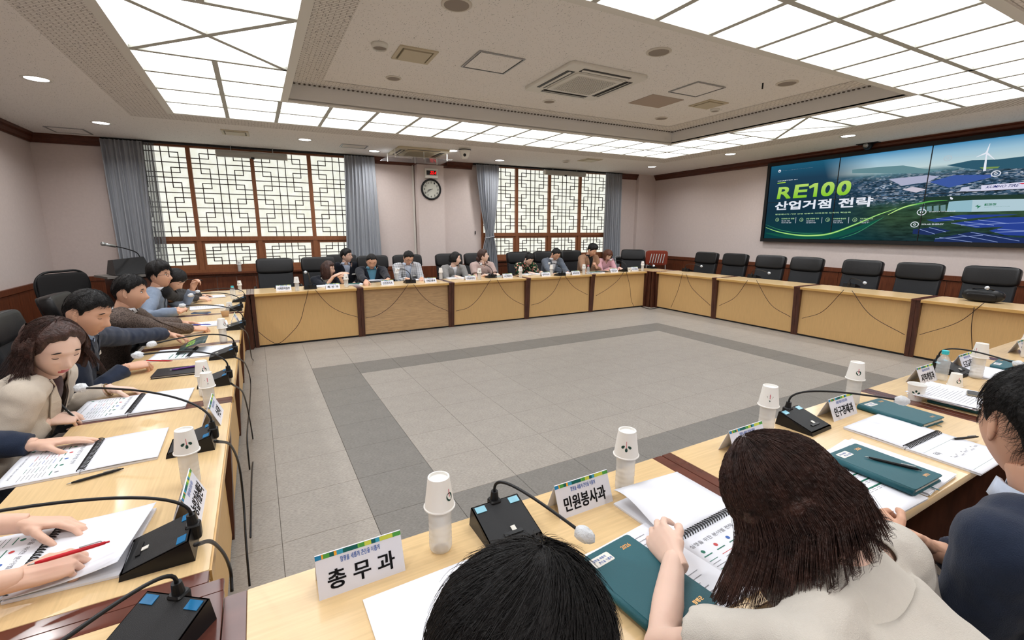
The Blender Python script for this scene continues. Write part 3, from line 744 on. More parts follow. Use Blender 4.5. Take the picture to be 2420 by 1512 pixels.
# slide artwork: a base field by a procedural gradient in the panel's own coordinates
def slide_mat():
    m = bpy.data.materials.new('slide_field'); m.use_nodes = True; nt = m.node_tree; nt.nodes.clear()
    N = nt.nodes.new; L = nt.links.new
    tc = N('ShaderNodeTexCoord'); sp = N('ShaderNodeSeparateXYZ'); L(tc.outputs['Object'], sp.inputs[0])
    def mr(src, a, b, c=0, d=1):
        n = N('ShaderNodeMapRange'); n.inputs[1].default_value = a; n.inputs[2].default_value = b; n.inputs[3].default_value = c; n.inputs[4].default_value = d; L(src, n.inputs[0]); return n.outputs[0]
    def ramp(src, stops):
        r = N('ShaderNodeValToRGB'); e = r.color_ramp.elements
        e[0].position, e[0].color = stops[0][0], srgb(stops[0][1]); e[1].position, e[1].color = stops[-1][0], srgb(stops[-1][1])
        for p, c in stops[1:-1]: k = e.new(p); k.color = srgb(c)
        L(src, r.inputs[0]); return r.outputs[0]
    def mix(f, a, b):
        n = N('ShaderNodeMix'); n.data_type = 'RGBA'; L(f, n.inputs[0]); L(a, n.inputs[6]); L(b, n.inputs[7]); return n.outputs[2]
    # dark teal field on the left
    dark = ramp(mr(sp.outputs['Y'], 0, SHt), [(0, (14, 62, 66)), (.4, (24, 50, 66)), (.8, (32, 62, 84)), (1, (30, 92, 120))])
    # landscape on the right: fields, town band, hills, sky
    n1 = N('ShaderNodeTexNoise'); n1.inputs['Scale'].default_value = 7; n1.inputs['Detail'].default_value = 8
    mp = N('ShaderNodeMapping'); mp.inputs['Scale'].default_value = (1, 4.5, 1); L(tc.outputs['Object'], mp.inputs[0]); L(mp.outputs[0], n1.inputs['Vector'])
    land = ramp(mr(sp.outputs['Y'], 0, SHt), [(0, (34, 60, 66)), (.25, (60, 88, 64)), (.42, (58, 92, 72)), (.56, (60, 96, 120)), (.68, (110, 140, 156)), (.74, (100, 146, 158)), (.79, (196, 216, 218)), (.90, (158, 196, 216)), (1, (66, 142, 188))])
    v = N('ShaderNodeTexVoronoi'); v.inputs['Scale'].default_value = 26; mp2 = N('ShaderNodeMapping'); mp2.inputs['Scale'].default_value = (1, 3, 1); L(tc.outputs['Object'], mp2.inputs[0]); L(mp2.outputs[0], v.inputs['Vector'])
    town = ramp(v.outputs['Color'], [(0, (30, 50, 60)), (.42, (52, 84, 110)), (.66, (96, 126, 158)), (.90, (206, 214, 226))])
    f1 = N('ShaderNodeMath'); f1.operation = 'MULTIPLY'; L(mr(sp.outputs['Y'], .52, .66), f1.inputs[0]); L(mr(sp.outputs['Y'], 1.06, .92), f1.inputs[1])
    land2 = mix(f1.outputs[0], land, town)
    dk = ramp(n1.outputs['Fac'], [(.3, (150, 150, 150)), (.7, (255, 255, 255))])
    mm = N('ShaderNodeMix'); mm.data_type = 'RGBA'; mm.blend_type = 'MULTIPLY'; mm.inputs[0].default_value = 1; L(land2, mm.inputs[6]); L(dk, mm.inputs[7]); L(mr(sp.outputs['Y'], 1.10, .98), mm.inputs[0])
    # soft diagonal border between the two
    add = N('ShaderNodeMath'); add.operation = 'MULTIPLY_ADD'; add.inputs[1].default_value = .35; L(sp.outputs['Y'], add.inputs[0]); L(sp.outputs['X'], add.inputs[2])
    c = mix(mr(add.outputs[0], 1.45, 2.25), dark, mm.outputs[2])
    e = N('ShaderNodeEmission'); o = N('ShaderNodeOutputMaterial'); e.inputs[1].default_value = .95; L(c, e.inputs[0]); L(e.outputs[0], o.inputs[0]); return m
m_slide = slide_mat()
g = .004
for i in range(NCOL):
    for j in range(2):
        a = MB(); a.box((PW*(i + .5), PH*(j + .5), .066), (PW - 2*g, PH - 2*g, .008))
        # keep one shared coordinate frame: every display is modelled in the wall's own frame
        a.build('display_panel', m_slide, vw)
Z0 = .0712
art_n = [0]
def SPx(u, v):   # photo pixel of a mark on the screen -> its place on the screen plane
    P = on_plane(u, v, WR(0, .0712, 0), NR); q = M.inverted() @ P; return (q.x, q.y)
def c4(x, y): return SPx(1800 + x/7.56, 380 + y/7.56)
def c5(x, y):
    q = SPx(2100 + x/5.816, 320 + y/5.816)
    return (q[0] + .95, q[1]) if x >= 1861 else q      # the picture goes on beyond what the photograph shows
def poly(name, pts, m):
    art_n[0] += 1; z = Z0 + .0002*art_n[0]; a = MB(); a.add([(x, y, z) for x, y in pts], [tuple(range(len(pts)))]); return a.build(name, m, vw)
def label_txt(name, s, x0, y0, x1, y1, m, bold=.02, cc=c4, slant=0.0, smear=0.0):
    # baseline-left, top-right in crop pixels
    p = cc(x0, y0); q = cc(x1, y1); art_n[0] += 1; z = Z0 + .0002*art_n[0]
    a = MB(); text_on(a, s, (p[0], p[1], z), (q[0] - p[0], 0, 0), (slant, abs(q[1] - p[1]), 0), bold, 5 if 'title' in name else 2, smear); return a.build(name, m, vw)
def line(name, pts, w, m):
    art_n[0] += 1; z = Z0 + .0002*art_n[0]; a = MB(); P = [Vector((x, y, z)) for x, y in pts]
    vs = []
    for i, p in enumerate(P):
        d = (P[min(i + 1, len(P) - 1)] - P[max(0, i - 1)]).normalized(); n = Vector((-d.y, d.x, 0)); ww = w[i] if isinstance(w, list) else w
        vs += [p + n*ww/2, p - n*ww/2]
    a.add(vs, [(2*i, 2*i + 1, 2*i + 3, 2*i + 2) for i in range(len(P) - 1)]); return a.build(name, m, vw)
def ellipse(name, cx, cy, rx, ry, m, ring_w=None):
    art_n[0] += 1; z = Z0 + .0002*art_n[0]; a = MB(); n = 24
    if ring_w is None: a.add([(cx + rx*math.cos(2*PI*k/n), cy + ry*math.sin(2*PI*k/n), z) for k in range(n)], [tuple(range(n))])
    else:
        vs = [];
        for k in range(n):
            c, s = math.cos(2*PI*k/n), math.sin(2*PI*k/n); vs += [(cx + rx*c, cy + ry*s, z), (cx + (rx - ring_w)*c, cy + (ry - ring_w)*s, z)]
        a.add(vs, [(2*k, 2*k + 1, (2*k + 3) % (2*n), (2*k + 2) % (2*n)) for k in range(n)])
    return a.build(name, m, vw)
# hills, industrial sheds, solar fields on the right half
sp_ = lambda *P: [c5(*p) for p in P]
poly('slide_hill', sp_((-500, 470), (-200, 440), (0, 425), (200, 412), (500, 460), (700, 470), (500, 520), (-500, 520)), SE('hill1', (104, 142, 150)))
poly('slide_hill', sp_((800, 410), (1150, 340), (1500, 330), (1861, 255), (1861, 520), (1200, 470)), SE('hill2', (50, 92, 112)))
poly('slide_field', sp_((1250, 440), (1530, 425), (1500, 450), (1300, 465)), SE('field1', (120, 150, 84)))
poly('slide_roof', sp_((560, 640), (900, 545), (1430, 540), (1400, 580), (830, 715)), SE('roof1', (64, 92, 164)))
poly('slide_roof', sp_((0, 600), (400, 560), (520, 545), (700, 560), (540, 640), (180, 690)), SE('roof2', (176, 180, 206)))
poly('slide_roof', sp_((190, 745), (330, 705), (530, 740), (380, 785)), SE('roof3', (206, 200, 214)))
poly('slide_building', sp_((970, 770), (1010, 712), (1110, 700), (1110, 740), (1280, 735), (1280, 765)), SE('bld1', (200, 204, 226)))
poly('slide_signboard', sp_((1275, 685), (1861, 620), (1861, 740), (1270, 768)), SE('sign', (222, 222, 244)))
poly('slide_trees', sp_((500, 850), (850, 830), (1861, 850), (1861, 905), (1150, 885), (500, 960)), SE('trees', (38, 60, 50)))
poly('slide_container', sp_((830, 910), (1155, 885), (1140, 1050), (800, 1050)), SE('cont1', (150, 190, 204)))
poly('slide_container', sp_((1155, 885), (1861, 905), (1861, 1035), (1140, 1050)), SE('cont2', (182, 208, 218)))
for k in range(4): poly('slide_container', sp_((430 + k*95, 985 - k*8), (500 + k*95, 975 - k*8), (500 + k*95, 1040), (430 + k*95, 1040)), SE('cont3', (112, 146, 150)))
solar = SE('solar', (44, 68, 150)); solar2 = SE('solar_dark', (34, 50, 96)); sl = SE('solar_line', (150, 170, 222))
for P_, m_ in ((((520, 1160), (1000, 1090), (1780, 1085), (1250, 1130), (640, 1190)), solar), (((860, 1205), (1500, 1130), (1861, 1100), (1861, 1200), (1200, 1270)), solar),
               (((340, 1290), (640, 1260), (860, 1310), (560, 1370), (330, 1350)), solar2), (((1380, 1310), (1700, 1230), (1861, 1215), (1861, 1400), (1600, 1370)), solar),
               (((640, 1420), (1150, 1320), (1700, 1400), (1861, 1440), (1861, 1470), (620, 1465)), solar2)):
    poly('slide_solar_panel', sp_(*P_), m_)
for a_, b_ in (((700, 1400), (1150, 1465)), ((960, 1360), (1500, 1465)), ((640, 1420), (1300, 1370)), ((1130, 1330), (1800, 1450)), ((860, 1205), (1250, 1255)), ((1040, 1185), (1450, 1235)), ((1230, 1160), (1650, 1210)), ((1000, 1235), (1861, 1150)), ((1500, 1290), (1861, 1370)), ((1460, 1330), (1861, 1265)), ((420, 1285), (640, 1355)), ((560, 1265), (790, 1325)), ((660, 1140), (900, 1165)), ((850, 1112), (1080, 1145))):
    line('slide_line', [c5(*a_), c5(*b_)], .006, sl)
line('wind_turbine_mast', [c5(1320, 490), c5(1352, 250)], [.030, .014], SE('white', (236, 240, 250)))
for e_ in ((1400, 110), (1205, 300), (1465, 332)): line('wind_turbine_blade', [c5(1350, 240), c5(*e_)], [.024, .004], SE('white', (236, 240, 250)))
Wt = SE('white', (236, 240, 250)); Gr = SE('lime', (170, 214, 70)); Gp = SE('pale_green', (176, 214, 160))
label_txt('slide_text', 'KUMHO TIRE', 1335, 728, 1785, 665, SE('navy', (34, 46, 110)), .01, c5, .02)
poly('slide_mark', sp_((1800, 655), (1861, 640), (1861, 650), (1835, 672), (1820, 668)), SE('red', (214, 60, 80)))
label_txt('slide_text', 'GUMHO TIRE', 1595, 520, 1940, 485, Wt, .01, c5)
label_txt('slide_text', 'ESS', 1320, 965, 1490, 930, SE('green', (40, 120, 84)), .03, c5)
label_txt('slide_text', 'ENERGY STORAGE SYSTEM', 1320, 987, 1670, 972, SE('green', (40, 120, 84)), .01, c5)
poly('slide_mark', sp_((1190, 975), (1240, 950), (1232, 968), (1280, 965), (1220, 1008), (1228, 980)), SE('green', (40, 120, 84)))
label_txt('slide_text', 'ENERGY STORAGE', 560, 1056, 925, 1034, Wt, .02, c5)
label_txt('slide_text', 'SOLAR ENERGY', 455, 1230, 765, 1210, Wt, .02, c5)
label_txt('slide_text', 'CLEAN ENERGY', 895, 312, 1240, 270, SE('ghost', (186, 200, 208)), .005, c5)
for (x, y, rx) in ((458, 1053, 66), (362, 1224, 58), (1480, 525, 70), (820, 315, 58)):
    p = c5(x, y); q = c5(x + rx, y); w = abs(q[0] - p[0]); ellipse('slide_icon_ring', p[0], p[1], w, w*.82, Wt if x != 820 else SE('ghost', (186, 200, 208)), .010)
    ellipse('slide_icon', p[0], p[1], w*.35, w*.3, Wt if x != 820 else SE('ghost', (186, 200, 208)), .008)
poly('slide_cursor', sp_((850, 845), (870, 850), (892, 862), (885, 880), (860, 880), (850, 868)), Wt)
# title block
def grad_lime():
    m = bpy.data.materials.new('slide_title_green'); m.use_nodes = True; nt = m.node_tree; nt.nodes.clear(); N = nt.nodes.new; L = nt.links.new
    tc = N('ShaderNodeTexCoord'); sp = N('ShaderNodeSeparateXYZ'); r = N('ShaderNodeValToRGB'); mr = N('ShaderNodeMapRange'); mr.inputs[1].default_value = .74; mr.inputs[2].default_value = 1.12
    r.color_ramp.elements[0].color = srgb((132, 200, 36)); r.color_ramp.elements[1].color = srgb((206, 228, 130)); e = N('ShaderNodeEmission'); e.inputs[1].default_value = .95; o = N('ShaderNodeOutputMaterial')
    L(tc.outputs['Object'], sp.inputs[0]); L(sp.outputs['Y'], mr.inputs[0]); L(mr.outputs[0], r.inputs[0]); L(r.outputs[0], e.inputs[0]); L(e.outputs[0], o.inputs[0]); return m
g_ = grad_lime()
for ch, x0, y0, x1, y1, sm_ in (('R', 285, 678, 535, 462, .011), ('E', 575, 660, 825, 418, .011), ('0', 1062, 628, 1295, 380, .014), ('0', 1345, 612, 1592, 358, .014)): label_txt('slide_title', ch, x0, y0, x1, y1, g_, 0, c4, .02, sm_)
poly('slide_title', [c4(*q) for q in ((922, 645), (990, 641), (1020, 393), (960, 398), (852, 458), (866, 498), (950, 462))], g_)
label_txt('slide_title', '산업거점 전략', 245, 880, 2000, 640, Wt, .0, c4, 0, .0075)
label_txt('slide_text', 'CHAPTER 01', 290, 372, 645, 325, Wt, .04)
line('slide_rule', [c4(290, 402), c4(435, 385)], .016, Gr)
label_txt('slide_text', '함평군 지역특화산업 육성 및 실행전략', 385, 180, 920, 118, Wt, .02)
ellipse('slide_emblem', *c4(330, 184), .028, .026, Wt, .010); ellipse('slide_emblem', *c4(330, 178), .012, .010, Wt)
label_txt('slide_text', '청정에너지 기반 산업 전환과 지역경제 도약의 핵심축', 250, 970, 1605, 905, Gp, .02)
for x, l1, l2, l3 in ((360, '청정에너지 전환', '에너지 기반', '에너지 자립 실현'), (800, '산업 경쟁력 강화', '기업 경쟁력 제고 및', '산업 생태계 확장'), (1285, '지역경제 활성화', '일자리 창출 및', '지역 소득 확대'), (1765, '지속가능한 성장', '탄소중립 선도 및', '미래산업 육성')):
    w1 = 220; label_txt('slide_text', l1, x, 1048, x + w1 + 15, 1018, Gp, .02); label_txt('slide_text', l2, x, 1085, x + w1*.7, 1062, Wt, .01); label_txt('slide_text', l3, x, 1116, x + w1*.8, 1094, Wt, .01)
for x in (615, 1082, 1560): line('slide_rule', [c4(x, 1115), c4(x + 8, 1005)], .006, Wt)
for x in (288, 720, 1190, 1675):
    p = c4(x, 1052); ellipse('slide_icon_ring', p[0], p[1], .036, .034, Gp, .006); ellipse('slide_icon', p[0] + .006, p[1] - .005, .014, .018, Gp, .005)
# glowing green sweeps
def sweep(P, w, m): line('slide_light_sweep', [tuple(p)[:2] for p in spline([Vector((*c4(*q), 0)) for q in P], 10)], w, m)
def wv(n, a): return [a*math.sin(PI*(i + .5)/n)**.6 + .002 for i in range(n)]
P1 = [(85, 1190), (300, 1265), (600, 1320), (900, 1335), (1250, 1295), (1700, 1130), (2050, 980), (2419, 850)]
nn = (len(P1) - 1)*10 + 1
sweep([(80, 1290), (500, 1350), (900, 1352), (1300, 1330), (1700, 1220), (2100, 1050)], wv(51, .09), SE('sweep_dim', (22, 84, 70)))
sweep(P1, wv(nn, .030), SE('sweep', (96, 176, 84))); sweep(P1, wv(nn, .010), SE('sweep_hot', (206, 240, 150)))
sweep([(85, 1140), (350, 1235), (700, 1290), (1100, 1290)], wv(31, .008), SE('sweep3', (60, 140, 100)))
sweep([(1400, 1390), (1700, 1290), (2000, 1120), (2200, 1000)], wv(31, .010), SE('sweep3', (60, 140, 100)))
P2 = [(2419, 850)]; line('slide_light_sweep', [tuple(p)[:2] for p in spline([Vector((*c5(*q), 0)) for q in ((0, 1092), (120, 1030), (260, 975), (420, 940), (600, 905), (820, 890))], 8)], wv(41, .022), SE('sweep', (96, 176, 84)))
line('slide_light_sweep', [tuple(p)[:2] for p in spline([Vector((*c5(*q), 0)) for q in ((0, 1092), (120, 1030), (260, 975), (400, 942))], 8)], wv(25, .012), SE('sweep_hot', (206, 240, 150)))
# joints between the displays, drawn as the real bezels
a = MB()
for i in range(1, NCOL): a.box((PW*i, SHt/2, .0775), (.010, SHt, .012))
a.box((SWd/2, PH, .0775), (SWd, .008, .012)); a.build('panel_joint', m_black, vw)
# camera on a bracket above the screen
q = on_plane(2052, 340, WR(0, .16, 0), NR)
ct = thing('tracking_camera', 'small dark camera on a ceiling plate above the video wall', 'camera', (q.x, q.y, q.z - .05))
a = MB(); a.box((0, 0, HC - q.z + .045), (.12, .30, .01)); a.tube([(0, 0, .05), (0, 0, HC - q.z + .045)], .02, 8); a.build('bracket', m_black, ct)
a = MB(); a.ell((0, 0, .03), (.07, .07, .07), n=16, m=10); a.build('head', m_black, ct, smooth=True)
a = MB(); a.tube([(-.05, 0, .025), (-.085, 0, .018)], .035, 14); a.build('lens', m_metal, ct, smooth=True)

# ================================================================ ceiling fittings
def clab(nm, label, cat, x, y, z, rz=0, group=None): return thing(nm, label, cat, (x, y, z), rz, group)
m_down = emis('downlight_glow', (250, 250, 255), DOWN_LIGHT)
dl = [(84, 186, 'nearest the camera, over the left wall'), (237, 290, 'over the far left corner'), (721, 330, 'left of the ceiling hatch, over the left window'), (885, 357, 'above the right-hand curtain of the left window'),
      (1069, 356, 'beside the white dome camera'), (1181, 379, 'above the tied-back curtain'), (1541, 394, 'above the far right corner'), (1726, 364, 'above the left edge of the video wall'), (2005, 321, 'nearest, above the middle of the video wall')]
for (x_, y_), w_ in zip(DOWN_XY[9:], ('added unseen over the middle of the left wall side', 'added outside the picture over the cream blazer', 'added unseen over the near left room corner', 'added as fill directly behind the camera', 'added as fill behind the brown-haired woman', 'added as fill behind the man in navy', 'added as fill behind the near right tables', 'added unseen over the near right room corner', 'added unseen above the near end of the screen wall')): dl.append((x_, y_, w_))  # unseen downlights added as fill, beyond the visible ones
for i_, (u, v, l) in enumerate(dl):
    p = Vector((*DOWN_XY[i_], HC)); t = clab('downlight', 'round recessed downlight ' + l, 'ceiling light', p.x, p.y, HC)
    a = MB(); a.lathe([(.085, -.001), (.105, -.008), (.112, -.002), (.112, 0), (.085, 0)], n=24); a.build('rim', m_white, t, smooth=True)
    a = MB(); a.lathe([(.086, -.002), (.086, .0)], n=24); a.build('lens', m_down, t)
m_ceilw = mat('white_fitting', (214, 208, 196), .5)
def frame4(mb, w, d, b, z0, z1):
    for c, s in (((0, d/2 - b/2), (w, b)), ((0, -d/2 + b/2), (w, b)), ((w/2 - b/2, 0), (b, d - 2*b)), ((-w/2 + b/2, 0), (b, d - 2*b))): mb.box((c[0], c[1], (z0 + z1)/2), (s[0], s[1], z1 - z0))
def hatch(x, y, w, d, z, label, m_in=None, rz=0):
    t = clab('access_hatch', label, 'hatch', x, y, z, rz)
    a = MB(); frame4(a, w, d, .014, -.010, 0); a.build('frame', m_metal, t)
    a = MB(); frame4(a, w - .03, d - .03, .010, -.005, -.0035); a.build('gap', m_black, t)
    a = MB(); a.box((0, 0, -.005), (w - .05, d - .05, .006)); a.build('panel', m_in or m_ceil, t)
RZc = -.03
hatch(2.955, 3.11, .46, .46, HR, 'square access hatch left of the air-conditioner in the raised ceiling', rz=RZc)
hatch(5.33, 2.74, .44, .42, HR, 'square access hatch right of the air-conditioner in the raised ceiling', rz=RZc)
hatch(-1.32, 7.93, .42, .42, HC, 'square access hatch in the far left ceiling corner', rz=RZc)
hatch(2.43, 7.25, .42, .30, HC, 'white access hatch in front of the left window', m_ceilw, rz=RZc)
def cassette(x, y, w, z, label, m, rz=0):
    t = clab('air_conditioner', label, 'air conditioner', x, y, z, rz)
    a = MB(); a.rbox((0, 0, -.016), (w, w, .032), .05); sharp(a.build('face_plate', m, t))
    a = MB(); a.rbox((0, 0, -.038), (w*.62, w*.62, .014), .03); sharp(a.build('intake_frame', m, t))
    for k in range(4):
        R = Matrix.Rotation(PI/2*k, 3, 'Z'); a = MB(); a.box(R @ Vector((0, w*.385, -.032)), (w*.62, w*.095, .006), R); a.build('air_slot', m_black, t)
        a = MB(); a.box(R @ Vector((0, w*.385, -.037)), (w*.60, w*.024, .006), R @ Matrix.Rotation(.5, 3, 'X')); a.build('louver', m, t)
    a = MB(); a.box((0, 0, -.0455), (w*.50, w*.50, .002)); a.build('grille_back', mat('grille_dark', (150, 146, 140), .6), t)
    a = MB(); n = 17
    for k in range(n + 1):
        s = -w*.25 + w*.5*k/n; a.box((s, 0, -.048), (.008, w*.5, .004)); a.box((0, s, -.048), (w*.5, .008, .004))
    a.build('grille', m, t, kind='stuff'); return t
cassette(4.06, 3.14, .95, HR, 'large square white air-conditioner in the middle of the raised ceiling', m_white, rz=RZc)
t = cassette(3.55, 7.28, .92, HC, 'yellowed square air-conditioner near the pillar with a clear deflector below', m_cream, rz=RZc)
m_clear = mat('clear_plastic', (235, 240, 246), .08, alpha=.28, spec=.6)
a = MB(); a.add([(-.62, -.40, -.15), (.50, -.40, -.15), (.50, .30, -.15), (-.62, .30, -.15), (-.62, -.40, -.155), (.50, -.40, -.155), (.50, .30, -.155), (-.62, .30, -.155)], [(0, 1, 2, 3), (7, 6, 5, 4), (0, 4, 5, 1), (1, 5, 6, 2), (2, 6, 7, 3), (3, 7, 4, 0)]); a.build('deflector', m_clear, t)
for x in (-.5, 0, .42):
    for y in (-.33, .24): a = MB(); a.tube([(x, y, -.17), (x, y, -.03)], .008, 6); a.build('hanger', m_white, t)
def vent(x, y, w, z, label, rz=0):
    t = clab('ceiling_vent', label, 'vent', x, y, z, rz)
    a = MB(); frame4(a, w, w, .03, -.012, 0); a.build('frame', m_cream, t)
    a = MB(); a.box((0, 0, -.012), (w*.72, w*.72, .012)); a.build('plate', m_cream, t)
    a = MB(); a.box((0, 0, -.003), (w - .06, w - .06, .004)); a.build('shadow_gap', mat('vent_gap', (120, 112, 90), .6), t)
    return t
vent(2.25, 3.27, .34, HR, 'yellowed square ceiling vent left of the first hatch', RZc); vent(5.97, 3.09, .33, HR, 'yellowed square ceiling vent beyond the air-conditioner', RZc)
vent(.73, 6.95, .34, HC, 'yellowed square vent above the left window', RZc); vent(6.85, 6.55, .36, HC, 'small pale ceiling diffuser above the right window', RZc)
def round_fit(u, v, z, r, label, m=m_ceilw, h=.012, nm='ceiling_speaker', cat='speaker'):
    p = at_z(u, v, z); t = clab(nm, label, cat, p.x, p.y, z)
    a = MB(); a.lathe([(r*.8, -h*.6), (r*.85, -h), (r, -h*.4), (r, 0)], n=24); a.build('rim', m, t, smooth=True)
    a = MB(); a.lathe([(r*.8, -h*.75), (r*.8, 0)], n=24); a.build('grille', mat('speaker_grille', (150, 140, 130), .7), t)
round_fit(1079, 10, HR, .11, 'round ceiling speaker at the top edge, nearest the camera'); round_fit(930, 184, HR, .08, 'round speaker in the raised ceiling near its left edge')
round_fit(1557, 122, HR, .11, 'round ceiling speaker right of the air-conditioner'); round_fit(1298, 239, HR, .08, 'small white round fitting just beyond the air-conditioner', m_white)
round_fit(1860, 196, HR, .11, 'round ceiling speaker farthest to the right'); round_fit(1563, 279, HR, .09, 'round ceiling speaker near the far fascia')
round_fit(897, 104, HR, .07, 'white smoke detector beside the yellowed vent', m_white, .04, 'smoke_detector', 'detector'); round_fit(1690, 258, HR, .06, 'small white detector beside the far yellowed vent', m_white, .03, 'smoke_detector', 'detector')
round_fit(1337, 380, HC, .07, 'small white detector above the right window', m_white, .03, 'smoke_detector', 'detector')
p = at_z(1803, 196, HR); a = MB(); a.tube([(0, 0, -.06), (0, 0, 0)], .008, 8); o = a.build('ceiling_microphone', m_black); o.location = (p.x, p.y, HR); tag(o, 'tiny black stub hanging from the raised ceiling', 'microphone')
a = MB(); a.box((0, 0, -.003), (.50, .42, .006)); o = a.build('blank_panel', mat('plain_panel', (176, 160, 146), .8)); o.location = (5.3, 3.32, HR); o.rotation_euler = (0, 0, RZc); tag(o, 'plain beige patch panel beside the far hatch', 'panel')
p = at_z(1098, 350, HC); t = clab('dome_camera', 'white dome camera hanging from the ceiling near the pillar', 'camera', p.x, p.y, HC)
a = MB(); a.lathe([(.10, 0), (.10, -.02), (.085, -.03), (.105, -.04), (.09, -.06), (.075, -.12), (.05, -.17), (0.01, -.185)], n=24); a.build('housing', m_white, t, smooth=True)
a = MB(); a.lathe([(.108, -.026), (.108, -.036)], n=24); a.build('dark_ring', m_black, t); d = (CAM_LOC - Vector((p.x, p.y, HC - .12))).normalized()
a = MB(); c = Vector((0, 0, -.115)) + Vector((d.x, d.y, -.1))*.072; a.ell(c, .026, n=14, m=8); a.build('lens', m_black, t, smooth=True)
# ================================================================ things on the tables
m_mic = mat('mic_black', (30, 31, 33), .45, bump=.25, bscale=900); m_mic2 = mat('mic_side', (18, 18, 20), .35); m_film = mat('blue_film', (30, 110, 160), .25)
m_film2 = mat('pale_film', (130, 190, 210), .25); m_cover = mat('white_mic_cover', (214, 218, 222), .7, bump=.8, bscale=70); m_foam = mat('mic_foam', (52, 52, 56), .9)
m_paper_w = mat('white_paper', (232, 235, 243), .6, spec=.3); m_paper_b = mat('paper_back', (222, 224, 232), .7)
m_ink = mat('black_ink', (30, 30, 36), .6); m_ink_g = mat('grey_ink', (128, 130, 136), .6); m_ink_b = mat('blue_ink', (40, 90, 170), .5); m_ink_r = mat('red_ink', (196, 70, 70), .6); m_ink_gr = mat('green_ink', (36, 112, 92), .6)
def mic(cx, cy, head, tip, label, white=False, group=None, s=1.0, cover=True, film=m_film, arch=.06, nk=1.0):
    # head: direction (deg) from the connector towards the speaking person
    rz = math.radians(head) + PI/2; t = thing('conference_microphone', label, 'microphone', (cx, cy, TZ), rz, group)   # local -y = front
    W, L, H1, H2 = .152*s, .150*s, .056*s, .014*s; h = W/2
    a = MB(); P = [(-h, L/2, 0), (h, L/2, 0), (h, -L/2, 0), (-h, -L/2, 0), (-h*.97, L/2 - .008, H1), (h*.97, L/2 - .008, H1), (h*.97, -L/2 + .003, H2), (-h*.97, -L/2 + .003, H2)]
    a.add(P, [(3, 2, 1, 0), (0, 1, 5, 4), (1, 2, 6, 5), (2, 3, 7, 6), (3, 0, 4, 7)]); a.build('base', m_mic2, t)
    sl = (H1 - H2)/(L - .011); n_ = Vector((0, -sl, 1)).normalized(); R = Matrix.Rotation(-math.atan(-sl), 3, 'X')
    top = lambda x, y, d=0: Vector((x, y, H1 + (y - (L/2 - .008))*sl + d))
    a = MB(); a.add([top(-h*.93, L/2 - .012, .0), top(h*.93, L/2 - .012, 0), top(h*.93, -L/2 + .008, 0), top(-h*.93, -L/2 + .008, 0), top(-h*.93, L/2 - .012, .002), top(h*.93, L/2 - .012, .002), top(h*.93, -L/2 + .008, .002), top(-h*.93, -L/2 + .008, .002)], [(7, 6, 5, 4), (0, 1, 5, 4), (1, 2, 6, 5), (2, 3, 7, 6), (3, 0, 4, 7)][0:1] + [(4, 5, 1, 0), (5, 6, 2, 1), (6, 7, 3, 2), (7, 4, 0, 3)]); a.build('speaker_grille', m_mic, t)
    for k, sx in enumerate((-1, 1)):
        a = MB(); a.box(top(sx*h*.68, L*.33, .003), (.030*s, .020*s, .002), R); a.build('display_window', film if k == 0 or film is m_film else m_film2, t)
    a = MB(); a.box(top(0, -L*.30, .004), (.055*s, .010*s, .003), R); a.build('talk_bar', m_black, t)
    a = MB(); a.box(top(.006, -L*.22, .004), (.013*s, .015*s, .002), R); a.build('button_sticker', m_white, t)
    a = MB(); a.rbox((0, L/2 - .006, H1*.72), (.034*s, .034*s, H1*.75), .008); a.tube([(0, L/2 - .006, H1*1.0), (0, L/2 - .008, H1 + .030*s)], [.013*s, .010*s], 12); a.build('connector', m_black, t)
    Mi = (Matrix.Translation((cx, cy, TZ)) @ Matrix.Rotation(rz, 4, 'Z')).inverted(); tp = Mi @ Vector(tip); c0 = Vector((0, L/2 - .008, H1 + .026*s)); d = (tp - c0)
    c1 = c0 + Vector((0, .012, arch)); hor = Vector((d.x, d.y, 0))
    c2 = c0 + hor*.30 + Vector((0, 0, max(arch, d.z + .02)))
    pts = bez(c0, c1, c2, tp, 18); a = MB(); a.tube(pts, .0042*s*nk, 8); a.build('gooseneck', m_black, t, smooth=True)
    dr = (pts[-1] - pts[-3]).normalized(); q = dr.to_track_quat('Y', 'Z').to_matrix()
    a = MB(); a.ell(tp + dr*.014*s, (.010*s, .020*s, .010*s), q, 10, 8); f = a.build('foam_tip', m_foam, t, smooth=True)
    if cover:
        a = MB(); a.ell(tp + dr*.016*s, (.0185*s, .027*s, .0185*s), q, 16, 12); a.v = [tuple(Vector(p) + (Vector(p) - tp - dr*.016*s)*(.22*mnoise_(p, 90))) for p in a.v]; a.build('hygiene_cover', m_cover, f, smooth=True)
    return t
from mathutils import noise as _mn
def mnoise_(p, k): return _mn.noise(Vector(p)*k)

